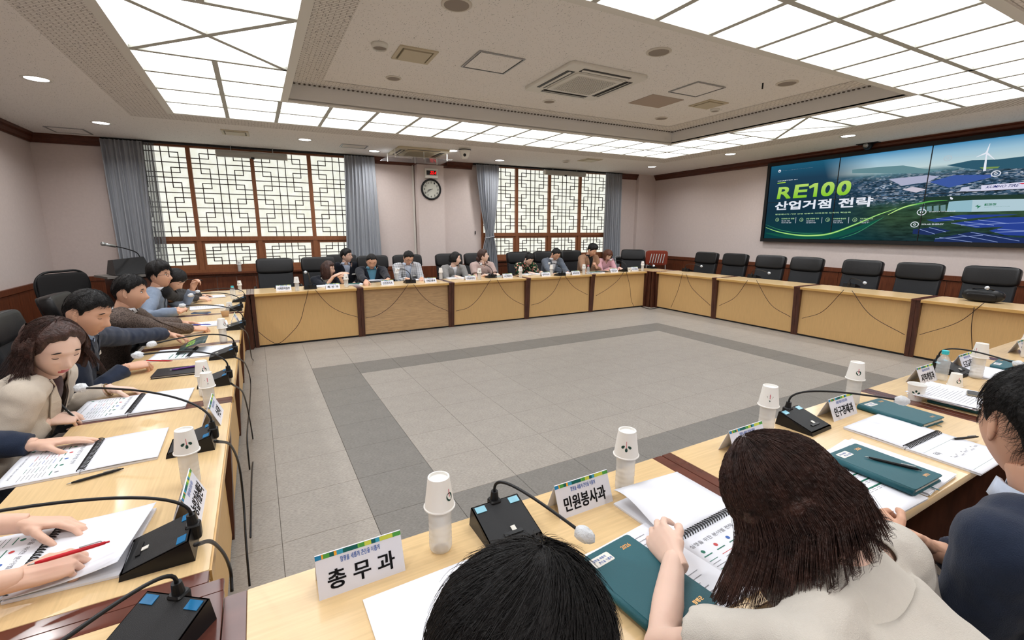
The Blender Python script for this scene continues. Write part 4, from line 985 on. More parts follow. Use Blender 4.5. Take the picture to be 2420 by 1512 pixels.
m_cup = mat('paper_cup', (240, 239, 235), .6); m_bottle = mat('frosted_bottle', (232, 232, 230), .25, alpha=.6, spec=.6); m_pet = mat('clear_bottle', (226, 232, 236), .08, alpha=.32, spec=.8)
m_leaf = mat('leaf_green', (28, 66, 56), .6); m_stem = mat('stem_red', (200, 60, 84), .6); m_teal = mat('teal_cap', (60, 190, 200), .4); m_pink = mat('pink_cap', (226, 110, 130), .4)
def cone_decal(mb, pts, r0, r1, z0, z1, a0, flip=False):
    # pts in metres: x along the circumference, y height
    vs = []
    for x, y in pts:
        z = z0 + y; r = r0 + (r1 - r0)*(z - z0)/(z1 - z0) + .0005; a = a0 + x/r; vs.append((r*math.cos(a), r*math.sin(a), z))
    mb.add(vs, [tuple(range(len(pts)))])
def leaf2(cx, cy, L, w, ang, n=10):
    c, s = math.cos(ang), math.sin(ang); P = []
    for k in range(n):
        t = 2*PI*k/n; x, y = L/2*math.cos(t), w/2*math.sin(t)*(1 - .25*math.cos(t)); P.append((cx + x*c - y*s, cy + x*s + y*c))
    return P
def cup_decals(t, z0, r0, r1, z1, ang, kind, inv):
    g, r = MB(), MB(); k = -1 if inv else 1; m_ = (z1 - z0)/2
    if kind == 'leaf':
        for cx, cy, an in ((-.010, -.002, .7), (.010, -.002, PI - .7), (0, -.010, PI/2)): cone_decal(g, [(x, m_ + (-y if not inv else y)) for x, y in leaf2(cx, cy, .013, .008, an)], r0, r1, z0, z1, ang)
        cone_decal(r, [(-.0006, m_ + k*.0), (.0006, m_), (.0006, m_ - k*.020), (-.0006, m_ - k*.020)], r0, r1, z0, z1, ang)
        if inv: r = MB(); cone_decal(r, [(-.0007, m_ - .004), (.0007, m_ - .004), (.0007, m_ + .016), (-.0007, m_ + .016)], r0, r1, z0, z1, ang)
    elif kind == 'round':
        cone_decal(g, [(.010*math.cos(2*PI*i/16), m_ - .004 + .011*math.sin(2*PI*i/16)) for i in range(16)], r0, r1, z0, z1, ang); cone_decal(r, [(-.001, m_ - .004), (.001, m_ - .004), (.001, m_ + .016), (-.001, m_ + .016)], r0 + .0003, r1 + .0003, z0, z1, ang)
    else:
        cone_decal(g, [(-.012, m_ + .006), (0, m_ - .016), (.012, m_ + .006), (0, m_ + .009)], r0, r1, z0, z1, ang); cone_decal(r, [(-.001, m_ - .004), (.001, m_ - .004), (.001, m_ + .014), (-.001, m_ + .014)], r0 + .0003, r1 + .0003, z0, z1, ang)
    return g, r
def paper_cup(x, y, z, label, inv=True, kind='leaf', ang=None, group=None, tilt=None, s=1.0):
    t = thing('paper_cup', label, 'cup', (x, y, z), 0, group); h = .080*s; rb, rt = .0265*s, .0370*s
    if ang is None: ang = math.atan2(CAM_LOC.y - y, CAM_LOC.x - x)
    a = MB()
    if inv: prof = [(rt - .002, .002), (rt + .0018, .0), (rt + .0022, .003), (rt - .0004, .0045), (rb, h), (rb - .0035, h), (rb - .0035, h - .006), (0.001, h - .006)]
    else: prof = [(.001, .004), (rb - .003, .004), (rb - .003, 0), (rb, 0), (rt - .0004, h - .0045), (rt + .0022, h - .003), (rt + .0018, h), (rt - .002, h - .002), (rb - .001, .008), (.001, .008)]
    a.lathe(prof, n=26); o = a.build('shell', m_cup, t); sharp(o, 40)
    r0, r1 = (rt, rb) if inv else (rb, rt); g, r = cup_decals(t, 0, r0, r1, h, ang, kind, inv); g.build('leaf_print', m_leaf, t); r.build('stem_print', m_stem, t)
    if tilt: t.rotation_euler = tilt
    return t
def bottle(x, y, label, frosted=True, cap=None, group=None, s=1.0, h=.155):
    t = thing('water_bottle', label, 'bottle', (x, y, TZ), 0, group); r = .0285*s; prof = [(.020, .0), (r*.92, .004), (r, .012)]
    for k in range(4): z = .03 + k*.016; prof += [(r, z), (r*.965, z + .004), (r, z + .008)]
    prof += [(r, .105), (r*.94, .118), (r*.62, .134), (.0125, .142), (.0125, h)]
    a = MB(); a.lathe([(p, q*s) for p, q in prof], n=22); a.build('shell', m_bottle if frosted else m_pet, t, smooth=True)
    if cap: a = MB(); a.lathe([(.0155, h*s - .016), (.0158, h*s + .002), (.014, h*s + .004)], n=18); sharp(a.build('cap', cap, t))
    return t
CB_N = [0]
def cupped(u, v, where, kind='leaf', da=0.0, H=.205):
    p = T(u, v); x, y = p.x, p.y; s = H/.200
    bottle(x, y, 'frosted bottle under an upturned cup, ' + where, s=s, group=None, h=.135)
    paper_cup(x, y, TZ + H - .080*s, 'upturned paper cup on a bottle, ' + where, True, kind, math.atan2(CAM_LOC.y - y, CAM_LOC.x - x) + da, s=s)
cupped(1042, 1296, 'right of the largest nameplate', 'round', .85); cupped(1475, 1158, 'beside the five-letter plate', 'leaf', .0)
cupped(1808, 1025, 'added as fill behind the brown-haired woman', 'triangle', .1); cupped(2012, 953, 'beyond the second microphone of the front row', 'round', .3)
cupped(2305, 893, 'behind the teal-capped bottle', 'triangle', -.6, .2); cupped(2425, 845, 'at the right picture edge by the last nameplate', 'leaf', .5, .2)
cupped(453, 1143, 'nearest one of the left row', 'leaf', .05, .19); cupped(497, 963, 'with a green triangle print on the left row', 'triangle', .1, .17)
cupped(486, 935, 'just behind the triangle-print cup on the left row', 'round', .3, .18); cupped(529, 808, 'before the blue pen on the left row', 'round', .7, .175)
cupped(568, 690, 'on the far left corner table', 'leaf', -.3, .15)
for i, (u, v, w) in enumerate(((703, 688, 'on the back row before the empty chair'), (819, 679, 'by the woman with raised hands'), (938, 662, 'between the navy and checked jackets'), (1042, 660, 'on the back row right of the checked jacket'),
        (1133, 661, 'on the back row before the pale blouse'), (1230, 656, 'on the back row before the floral blouse'), (1303, 650, 'on the back row before the white shirt'), (1380, 649, 'on the back row before the tan jacket'), (1518, 640, 'at the right end of the back row'))):
    cupped(u, v, w, ('triangle', 'leaf', 'round')[i % 3], .2, .19)
p = T(2222, 898); bottle(p.x, p.y, 'clear water bottle with a teal cap, right of the front row', False, m_teal, h=.165)
p = T(552, 706); bottle(p.x, p.y, 'small clear bottle with teal cap far along the left row', False, m_teal, h=.15)
p = T(1402, 650); bottle(p.x, p.y, 'clear bottle with a pink cap before the tan jacket', False, m_pink, h=.165)
p = T(2162, 944); paper_cup(p.x, p.y, TZ, 'paper cup standing upright behind a white microphone tip', False, 'leaf')
p = T(2256, 911); paper_cup(p.x, p.y, TZ, 'upturned paper cup on the table beside the teal-capped bottle', True, 'round', math.atan2(CAM_LOC.y - p.y, CAM_LOC.x - p.x) + .5, s=.85)
p = T(1487, 642); paper_cup(p.x, p.y, TZ, 'lone upright paper cup at the right end of the back row', False, 'leaf')
p = T(543, 730); paper_cup(p.x, p.y, TZ, 'small upturned cup before the amber drink on the left row', True, 'round', s=.9)
p = on_plane(567, 640, WB(0, .06, 0), NB); a = MB()
t = bottle(p.x, p.y, 'frosted bottle standing on the sill of the left window', h=.135); t.location.z = .80; paper_cup(p.x, p.y, .92, 'upturned cup on the bottle on the window sill', True, 'leaf')
# amber drink in a clear cup
p = T(533, 748); t = thing('iced_drink', 'clear plastic cup of amber drink on the left row', 'drink', (p.x, p.y, TZ)); a = MB(); a.lathe([(.028, 0), (.042, .085), (.044, .087)], n=20); a.build('cup', m_clear, t, smooth=True)
a = MB(); a.lathe([(.027, .003), (.036, .055)], n=18); a.build('drink', mat('amber_drink', (198, 140, 60), .2, alpha=.8), t, smooth=True)

# ---- microphones
def MIC(u, v, head, tu, tv, tz, label, **k):
    p = T(u, v); mic(p.x, p.y, head, at_z(tu, tv, tz), label, **k)
mic(1.365, -.115, -90, Vector((1.452, -.325, .825)), 'black desk microphone behind the nearest head, neck bent to the right', film=m_film2)
mic(2.79, -.115, -88, Vector((3.03, -.33, .865)), 'black desk microphone between the three-letter and five-letter nameplates at right', film=m_film2)
mic(.585, -.085, -127, Vector((.30, -.36, .84)), 'black desk microphone on the near left corner table, nearest the camera', cover=False)
mic(.557, .235, 180, Vector((.12, .30, .90)), 'black desk microphone beside the hand with the red pen', cover=False)
mic(.557, .905, 180, at_z(200, 917, .92), 'black desk microphone behind the nearest left-row cup, tip before the cream blazer')
MIC(508, 905, 180, 335, 838, .91, 'black desk microphone behind the triangle-print cup on the left row')
MIC(528, 842, 180, 366, 812, .90, 'black desk microphone beside the dark magazine on the left row')
MIC(555, 776, 180, 436, 722, .92, 'black desk microphone by the blue-pen papers on the left row')
MIC(553, 733, 180, 455, 697, .92, 'small black microphone beyond the amber drink on the left row'); MIC(565, 712, 180, 470, 688, .90, 'farthest black microphone of the left row', s=.9)
for u, v, tu, tv, tz, l in ((733, 682, 722, 643, 1.0, 'left of the gesturing woman, white tip upright'), (968, 668, 944, 636, .93, 'before the checked jacket'), (1160, 656, 1138, 625, .93, 'before the pale short-sleeved blouse'),
        (1323, 651, 1300, 622, .93, 'before the grey-blue jacket'), (1474, 641, 1445, 614, .93, 'before the woman in pink')):
    MIC(u, v, 90, tu, tv, tz, 'black desk microphone on the back row ' + l, cover=True, s=1.05, nk=1.3)
for u, v, tu, tv, tz, l in ((1625, 641, 1657, 629, .90, 'farthest along the empty right row'), (1782, 656, 1817, 645, .90, 'second along the empty right row'), (2012, 678, 2043, 668, .88, 'third along the empty right row'), (2336, 711, 2333, 680, .92, 'before the black bag chair'), (1541, 634, 1545, 628, .90, 'on the far right corner table')):
    MIC(u, v, 0, tu, tv, tz, 'black desk microphone ' + l, s=1.05)
MIC(2248, 880, -90, 2400, 858, .88, 'black desk microphone behind the teal-capped bottle', film=m_film2)

# ---- nameplates
m_card = mat('name_card', (226, 228, 238), .45); cs = [mat('strip_%d' % i, c, .5) for i, c in enumerate(((30, 130, 180), (80, 160, 70), (10, 96, 90), (240, 170, 50), (60, 160, 190), (0, 90, 96), (110, 180, 80), (200, 210, 80)))]
def plate(x, y, rz, text, label, w=.195, h=.088, small='함평을 새롭게 군민을 이롭게', tilt=.036, res=2, back=True):
    t = thing('nameplate', label, 'nameplate', (x, y, TZ), rz); th = .0015
    a = MB()
    for sg in (-1, 1):
        a.prism([Vector((-w/2, sg*tilt, 0)), Vector((w/2, sg*tilt, 0)), Vector((w/2, 0, h)), Vector((-w/2, 0, h))], (0, -sg*th, 0))
    a.build('card', m_card, t)
    for sg in (-1, 1):
        if sg == 1 and not back: continue
        up = Vector((0, -sg*tilt, h)).normalized(); out = Vector((0, sg*h, tilt)).normalized()*.0008; X = Vector((-sg, 0, 0)); O = Vector((0, sg*tilt, 0)) + out
        L_ = math.hypot(tilt, h); fr = MB(); k = 0; xx = 0; rr_ = random.Random(hash(text) % 97 if False else 5)
        q = MB(); widths = [.07, .02, .07, .05, .03, .07, .17, .02, .06, .08, .05, .05, .02, .14, .10]; tot = sum(widths); ci = [0, 3, 1, 2, 3, 4, 2, 6, 1, 7, 5, 4, 7, 7, 1]; acc = 0
        for wd, c in zip(widths, ci):
            q.mi = c; a0, a1 = -w/2 + w*acc/tot, -w/2 + w*(acc + wd)/tot; acc += wd; q.quad(O + X*a0 + up*L_*.885, O + X*a1 + up*L_*.885, O + X*a1 + up*L_*.985, O + X*a0 + up*L_*.985)
        q.build('colour_strip', cs, t)
        q = MB(); text_on(q, small, O + X*(-w*.23) + up*L_*.70, X*w*.46, up*L_*.13, .012, res); q.build('motto', m_ink_b, t)
        n = len(text.replace(' ', '')); tw = w*min(.80, .15*len(text) + .02); q = MB(); text_on(q, text, O + X*(-tw/2) + up*L_*.16, X*tw, up*L_*.42, .0, max(res, 3) if res > 1 else 1, .0011); q.build('lettering', m_ink, t)
    return t
plate(.985, -.091, .0, '총 무 과', 'largest nameplate, three letters, foreground left of the upturned cup'); plate(1.622, -.112, .0, '민원봉사과', 'five-letter nameplate right of the foreground microphone')
plate(2.39, -.117, .0, '재 무 과', 'three-letter nameplate behind the brown-haired head'); plate(3.05, -.120, .0, '인구경제과', 'five-letter nameplate behind the second front-row microphone')
p = T(2178, 900); plate(p.x, p.y, 0, '지역개발과', 'nameplate left of the teal-capped bottle'); p = T(2275, 868); plate(p.x, p.y, 0, '도로교통과', 'nameplate half hidden behind the clear bottle'); p = T(2410, 832); plate(p.x, p.y, 0, '문화관광과', 'nameplate at the right edge of the picture')
for u, v, tx, l in ((448, 1205, '농업기술센터', 'nearest nameplate of the left row, turned edge-on'), (503, 990, '수산과', 'small nameplate beside the second left-row microphone'), (556, 765, '세무과', 'nameplate far along the left row')):
    p = T(u, v); plate(p.x, p.y, PI/2, tx, l, w=.19)
for u, v, tx, l in ((671, 686, '미래전략실장', 'wide nameplate before the empty chair of the back row'), (787, 682, '축 산 과', 'three-letter nameplate before the gesturing woman'), (916, 673, '안전관리과', 'nameplate before the man in the blue shirt'), (1018, 667, '건설교통과', 'nameplate right of the checked jacket'),
        (1112, 661, '산림공원과', 'nameplate before the grey-jacket woman'), (1200, 656, '보건행정과', 'nameplate left of the floral blouse'), (1290, 652, '상하수도과', 'nameplate before the grey-blue jacket'), (1361, 649, '환경관리과', 'nameplate left of the tan jacket'),
        (1451, 643, '기술보급과', 'nameplate before the woman in pink'), (1500, 639, '농산유통과', 'last nameplate at the right end of the back row')):
    p = T(u, v); plate(p.x, p.y + .02, 0, tx, l, w=.185, h=.072, res=1, back=False)

# ---- papers, spiral books, diaries, pens
def local(cx, cy, rz, z=TZ): return Matrix.Translation((cx, cy, z)) @ Matrix.Rotation(rz, 4, 'Z')
def sheet(t, x0, x1, y0, y1, z, name='page', curl=None, m=m_paper_w, thick=.0022):
    a = MB(); n = 10; top = []; 
    for j in range(n + 1):
        y = y0 + (y1 - y0)*j/n
        for i in range(7):
            x = x0 + (x1 - x0)*i/6; zz_ = z + (curl(i/6, j/n) if curl else .0015*math.sin(3*i/6 + 2*j/n)); top.append((x, y, zz_))
    a.add(top, [(j*7 + i, j*7 + i + 1, (j + 1)*7 + i + 1, (j + 1)*7 + i) for j in range(n) for i in range(6)])
    o = a.build(name, m, t, smooth=True); q = o.modifiers.new('s', 'SOLIDIFY'); q.thickness = thick; q.offset = -1; return o
def print_page(t, x0, x1, y0, y1, z, style, seed=1):
    rr_ = random.Random(seed); W, H = x1 - x0, y1 - y0; k, g, r, b = MB(), MB(), MB(), MB(); zq = z + .0021
    def bar(mb, x, y, w, h=.0022): mb.quad((x0 + x*W, y0 + y*H, zq), (x0 + (x + w)*W, y0 + y*H, zq), (x0 + (x + w)*W, y0 + y*H + h, zq), (x0 + x*W, y0 + y*H + h, zq))
    def dot(mb, x, y, rad): mb.add([(x0 + x*W + rad*math.cos(2*PI*i/12), y0 + y*H + rad*math.sin(2*PI*i/12), zq) for i in range(12)], [tuple(range(12))])
    if style == 'cards':
        text_on(k, '실행을 위한 분야별 전략', (x0 + .08*W, y0 + .82*H, zq), (.62*W, 0, 0), (0, .065*H, 0), .01, 1)
        for c in range(5):
            mbx = (g, r, b, g, k)[c]; cx = .10 + c*.18; dot(mbx, cx + .03, .72, .006); bar(g, cx - .02, .64, .11, .003)
            for q in range(7): bar((k if q % 3 else mbx), cx - .03, .56 - q*.05, .10 + .05*rr_.random(), .0016)
        text_on(k, '인구가 늘고 지역경제가 살아나는 미래 함평', (x0 + .14*W, y0 + .10*H, zq), (.70*W, 0, 0), (0, .035*H, 0), .008, 1); dot(g, .07, .12, .006)
    elif style == 'toc':
        text_on(k, '목차', (x0 + .12*W, y0 + .62*H, zq), (.11*W, 0, 0), (0, .10*H, 0), .02, 1)
        for c in range(5):
            y = .52; x = .22 + c*.145; dot(k, x, .50, .003)
            text_on(g if False else k, ('추진배경', '기본방향', '핵심전략', '세부과제', '기대효과')[c], (x0 + (x + .012)*W, y0 + (.44 - .03*(c % 2))*H, zq), (.10*W, 0, 0), (0, .04*H, 0), .0, 1)
        bar(g, .04, .80, .92, .0008); bar(g, .04, .12, .92, .0008)
    elif style == 'report':
        for q in range(14): bar(k, .06, .93 - q*.042, .30 + .12*rr_.random(), .0015)
        for q in range(3): bar(g, .55, .88 - q*.17, .38, .006); [bar(k, .56 + .09*e, .82 - q*.17 + .03*e2, .06, .0015) for e in range(4) for e2 in range(3)]
    elif style == 'lines':
        for q in range(16): bar(k, .08, .90 - q*.05, .45 + .35*rr_.random(), .0013)
    for mb, m_, nm in ((k, m_ink_g, 'text_print'), (g, m_ink_gr, 'green_print'), (r, m_ink_r, 'red_print'), (b, m_ink_b, 'blue_print')):
        if mb.v: mb.build(nm, m_, t, kind='stuff')
def spiral_book(cx, cy, rz, label, top='blank', bottom='cards', W=.292, Hp=.208, lift=None, z=TZ, seed=1, flip=False):
    t = thing('spiral_booklet', label, 'booklet', (cx, cy, z), rz)
    a = MB(); a.box((0, Hp/2 + .002, .0035), (W, Hp, .006)); a.box((0, -Hp/2 - .002, .0035), (W, Hp, .006)); a.build('page_block', m_paper_b, t)
    p = sheet(t, -W/2, W/2, .002, Hp + .004, .0085, curl=lift or (lambda i, j: .002*math.sin(PI*j) + .0015*i), thick=.0008); print_page(p, -W/2, W/2, .012, Hp + .004, .0085, top, seed)
    p = sheet(t, -W/2, W/2, -Hp - .004, -.002, .0085, curl=lambda i, j: .0, thick=.0008); print_page(p, -W/2, W/2, -Hp - .004, -.012, .0068, bottom, seed + 1)
    a = MB(); n = 26
    for k in range(n):
        x = -W/2 + .012 + (W - .024)*k/(n - 1); a.tube([Vector((x, .011*math.cos(q), .008 + .0085*math.sin(q))) for q in [PI*i/6 for i in range(-1, 8)]], .0017, 5, cap=False)
    a.build('spiral_binding', m_black, t, kind='stuff'); return t
def diary(cx, cy, rz, label, w=.165, h=.245, z=TZ, th=.022, pen=False):
    t = thing('diary', label, 'book', (cx, cy, z), rz); m_d = mat('teal_leather', (32, 88, 98), .5, bump=.15, bscale=400); m_g = mat('gold_foil', (214, 160, 96), .3, metal=.6)
    a = MB(); a.rbox((0, 0, th/2), (w - .012, h - .012, th - .006), .003); a.build('page_block', mat('page_edges', (222, 218, 208), .8), t)
    for zz_ in (.002, th - .0015): a = MB(); a.rbox((0, 0, zz_), (w, h, .0035), .008); sharp(a.build('cover', m_d, t))
    a = MB(); a.tube([(-w/2, -h/2 + .003, th/2), (-w/2, h/2 - .003, th/2)], th/2, 10); a.build('spine', m_d, t, smooth=True)
    zt = th + .0006; a = MB(); text_on(a, '2026', (w*.18, h*.36, zt), (.030, 0, 0), (0, .013, 0), .03); text_on(a, '함평군', (w*.16, -h*.42, zt), (.030, 0, 0), (0, .011, 0), .02); a.build('gold_lettering', m_g, t)
    a = MB(); a.rbox((-w*.22, h*.38, th + .0006), (.062, .030, .001), .004); a.build('name_label', m_white, t)
    a = MB(); text_on(a, '함평을 새롭게', (-w*.22 - .025, h*.385, th + .0014), (.042, 0, 0), (0, .008, 0), .01, 1); text_on(a, '군민을 이롭게', (-w*.22 - .015, h*.34, th + .0014), (.042, 0, 0), (0, .008, 0), .01, 1); a.build('label_print', m_ink_b, t)
    a = MB(); a.box((w*.05, -h/2 - .008, .004), (.006, .03, .001)); a.build('ribbon', m_d, t); return t
def papers(cx, cy, rz, label, W=.21, H=.297, z=TZ, n=3, style='lines', seed=1, cat='papers', fan=.05, curl=None):
    t = thing('paper_stack', label, cat, (cx, cy, z), rz); rr_ = random.Random(seed)
    for k in range(n):
        a = MB(); R = Matrix.Rotation(rr_.uniform(-fan, fan) if k < n - 1 else 0, 3, 'Z'); a.box((rr_.uniform(-.006, .006), rr_.uniform(-.006, .006), .002 + .003*k), (W, H, .002), R); a.build('sheet', m_paper_w, t)
    print_page(t, -W/2, W/2, -H/2, H/2, .003*n - .001, style, seed); return t
def pen(x, y, z, d, label, m=m_black, L=.142, clip=True, tip=m_metal):
    d = Vector(d).normalized(); t = thing('pen', label, 'pen', (x, y, z)); a = MB(); a.tube([-d*L/2 + d*.012, -d*L/2 + d*.03, d*(L/2 - .02), d*L/2], [.0030, .0046, .0046, .0036], 10); a.build('barrel', m, t, smooth=True)
    a = MB(); a.tube([-d*L/2, -d*L/2 + d*.014], [.0008, .0030], 8); a.build('tip', tip, t, smooth=True)
    a = MB(); a.tube([d*(L/2), d*(L/2 + .008)], [.0025, .0022], 8); a.build('push_button', m, t, smooth=True)
    if clip: u = Vector((0, 0, 1)) if abs(d.z) < .8 else Vector((1, 0, 0)); a = MB(); a.tube([d*(L/2 - .006) + u*.005, d*(L/2 - .008) + u*.0075, d*(L/2 - .045) + u*.0068], .0013, 6); a.build('clip', tip, t)
    return t
# front row
papers(1.115, -.325, .02, 'blank white papers on the nearest table, partly behind the foreground head', W=.29, H=.30, style=None, seed=2, n=1)
spiral_book(1.865, -.365, .06, 'open spiral booklet whose page the brown-haired woman lifts', lift=lambda i, j: .004 + (1 - i)*j*.05*math.sin(PI*j*.8) + .008*j, seed=3)
papers(1.62, -.44, .10, 'white printouts under the large teal diary', W=.23, H=.29, style='lines', seed=6, fan=.12)
diary(1.545, -.455, .10, 'large teal 2026 diary on papers beside the bare forearm', w=.175, h=.262, z=TZ + .0095)
spiral_book(2.43, -.395, -.03, 'spiral booklet with a landscape photo, right of the brown hair', top='report', bottom='report', seed=5)
papers(2.70, -.44, .03, 'clear plastic folder of papers under the diary with the pen', W=.23, H=.31, style='lines', seed=9, fan=.1, z=TZ + .001)
diary(2.632, -.462, -.02, 'teal diary with a black pen lying on it', w=.185, h=.255, z=TZ + .0105); pen(2.655, -.475, TZ + .0105 + .0275, (.42, -1, 0), 'black click pen on the teal diary')
spiral_book(3.05, -.425, -.01, 'open spiral booklet showing a table of contents, near the clasped hands', top='blank', bottom='toc', seed=7)
pen(3.20, -.50, TZ + .013, (1, -.35, 0), 'black pen on the open booklet beside the man in navy', L=.12)
diary(3.29, -.255, -.06, 'teal diary behind the white microphone tip, before the open booklet', w=.175, h=.25)
papers(3.72, -.30, .05, 'printed papers stacked on the right foreground table', W=.30, H=.25, style='lines', seed=11, n=5, z=TZ + .022, fan=.2); diary(3.73, -.33, .08, 'teal diary lying under the stack of printed papers', w=.25, h=.19, th=.020)
a = MB(); t = thing('smartphone', 'dark smartphone lying on the printed papers at right', 'phone', (3.80, -.40, TZ + .0385), .3); a.rbox((0, 0, .004), (.075, .15, .008), .01); sharp(a.build('case', mat('phone_case', (150, 140, 120), .4), t)); a = MB(); a.rbox((0, 0, .0085), (.070, .145, .001), .008); a.build('screen', m_black, t)
spiral_book(4.45, -.33, -.02, 'spiral booklet with yellow marks near the right picture edge', top='report', bottom='lines', seed=12); diary(4.75, -.26, .1, 'teal diary at the right picture edge', w=.26, h=.18)
# left row
spiral_book(.243, .985, -PI/2 + .02, 'open spiral booklet under the hand of a navy sleeve', top='blank', bottom='cards', seed=21)
pen(.296, .786, TZ + .006, (1, .29, 0), 'long black pen lying on the table before the open booklet', L=.135)
spiral_book(.275, 1.53, -PI/2 - .03, 'open spiral booklet the woman in the cream blazer writes in', top='blank', bottom='cards', seed=23)
spiral_book(.285, .345, -PI/2 - .10, 'open spiral booklet with its page lifted beside the red pen', top='blank', bottom='cards', seed=25, lift=lambda i, j: .004 + .03*j*j*(.4 + .6*i))
# dark cover magazine held up by the man in navy
p = T(455, 835); spiral_book(p.x, p.y, -PI/2 - .1, 'open printed booklet before the man in the navy suit', top='report', bottom='report', seed=27)
q0 = T(415, 838, .012); q1 = T(465, 825, .012); t = thing('booklet_cover', 'dark booklet cover with pale lettering lifted by the man in navy', 'booklet', (q0.x, q0.y, TZ + .012)); a = MB(); n = 8; vs = []
for j in range(n + 1):
    f = j/n
    for i in range(2): vs.append((.21*f*.8 , .25*i, .06*math.sin(f*1.6)))
a.add(vs, [(2*j, 2*j + 1, 2*j + 3, 2*j + 2) for j in range(n)]); o = a.build('cover', mat('cover_print', (38, 62, 60), .4, var=.5, scale=20), t, smooth=True); o.modifiers.new('s', 'SOLIDIFY').thickness = .001
a = MB(); text_on(a, 'RE100', (.05, .05, .032), (.0, .15, .0), (.05, 0, .018), .02); a.build('cover_title', mat('cover_green_print', (150, 200, 80), .5), t)
p = T(425, 880); t = thing('document_folder', 'black folder with a purple pen and white papers before the navy suit', 'folder', (p.x, p.y, TZ), -.05)
a = MB(); a.rbox((0, 0, .012), (.24, .17, .004), .004); a.rbox((0, 0, .002), (.24, .17, .004), .004); a.build('cover', m_black, t); a = MB(); a.box((0, 0, .007), (.225, .16, .006)); a.build('page_block', m_paper_w, t); pen(p.x + .02, p.y + .02, TZ + .019, (1, .2, 0), 'purple pen lying on the black folder', mat('purple', (96, 40, 130), .4))
for u, v, l, W_, H_ in ((515, 765, 'white papers before the man in the brown tweed jacket', .21, .26), (490, 727, 'white papers before the blue-grey blazer', .25, .30), (500, 702, 'farthest white papers on the left row', .21, .28)):
    p = T(u, v); papers(min(p.x, .42), p.y, -PI/2 + .1, l, W=W_, H=H_, style='lines', seed=int(u))
p = T(452, 742); t = thing('smartphone', 'blue-cased smartphone on the left row by the tweed jacket', 'phone', (p.x + .08, p.y, TZ), 1.2); a = MB(); a.rbox((0, 0, .005), (.075, .155, .010), .01); sharp(a.build('case', mat('blue_case', (96, 120, 160), .4), t)); a = MB(); a.rbox((0, 0, .0106), (.068, .146, .001), .008); a.build('screen', mat('phone_glass', (70, 76, 84), .15), t)
# back row papers (small in the picture)
for u, v, l, w_, st in ((757, 680, 'white booklet at the gesturing woman\'s place', .21, 0), (838, 675, 'green-edged papers right of the gesturing woman', .25, 1), (890, 665, 'open white booklet before the blue shirt', .28, 0), (995, 664, 'white papers before the checked jacket', .24, 0), (1083, 660, 'white open booklet before the grey-jacket woman', .28, 0),
        (1180, 656, 'papers before the pale blouse', .2, 1), (1262, 650, 'open papers before the floral blouse', .32, 0), (1342, 648, 'white papers before the grey-blue jacket', .22, 0), (1415, 646, 'papers before the tan jacket', .3, 1), (1432, 643, 'dark tablet-like folder before the woman in pink', .2, 2), (655, 683, 'small dark remote at the empty back-row place', .06, 3)):
    p = T(u, v); t = thing('paper_stack' if st < 2 else 'folder', l, 'papers' if st < 2 else 'folder', (p.x, p.y + .10, TZ), random.uniform(-.1, .1)); hh = .20 if st != 3 else .05; a = MB()
    if st < 2: a.box((0, 0, .008), (w_, hh, .016)); a.build('page_block', m_paper_w, t); a = MB(); a.box((.01, -.01, .018), (w_*.96, hh*.95, .003), Matrix.Rotation(.12, 3, 'Z')); a.build('sheet', m_paper_w, t)
    else: a.box((0, 0, .006), (w_, hh, .012)); a.build('cover', m_black, t)
    if st == 1: a = MB(); a.box((-.01, .0, .0215), (w_*.8, hh*.8, .003), Matrix.Rotation(-.2, 3, 'Z')); a.build('green_cover', mat('green_cover', (30, 90, 84), .5), t)

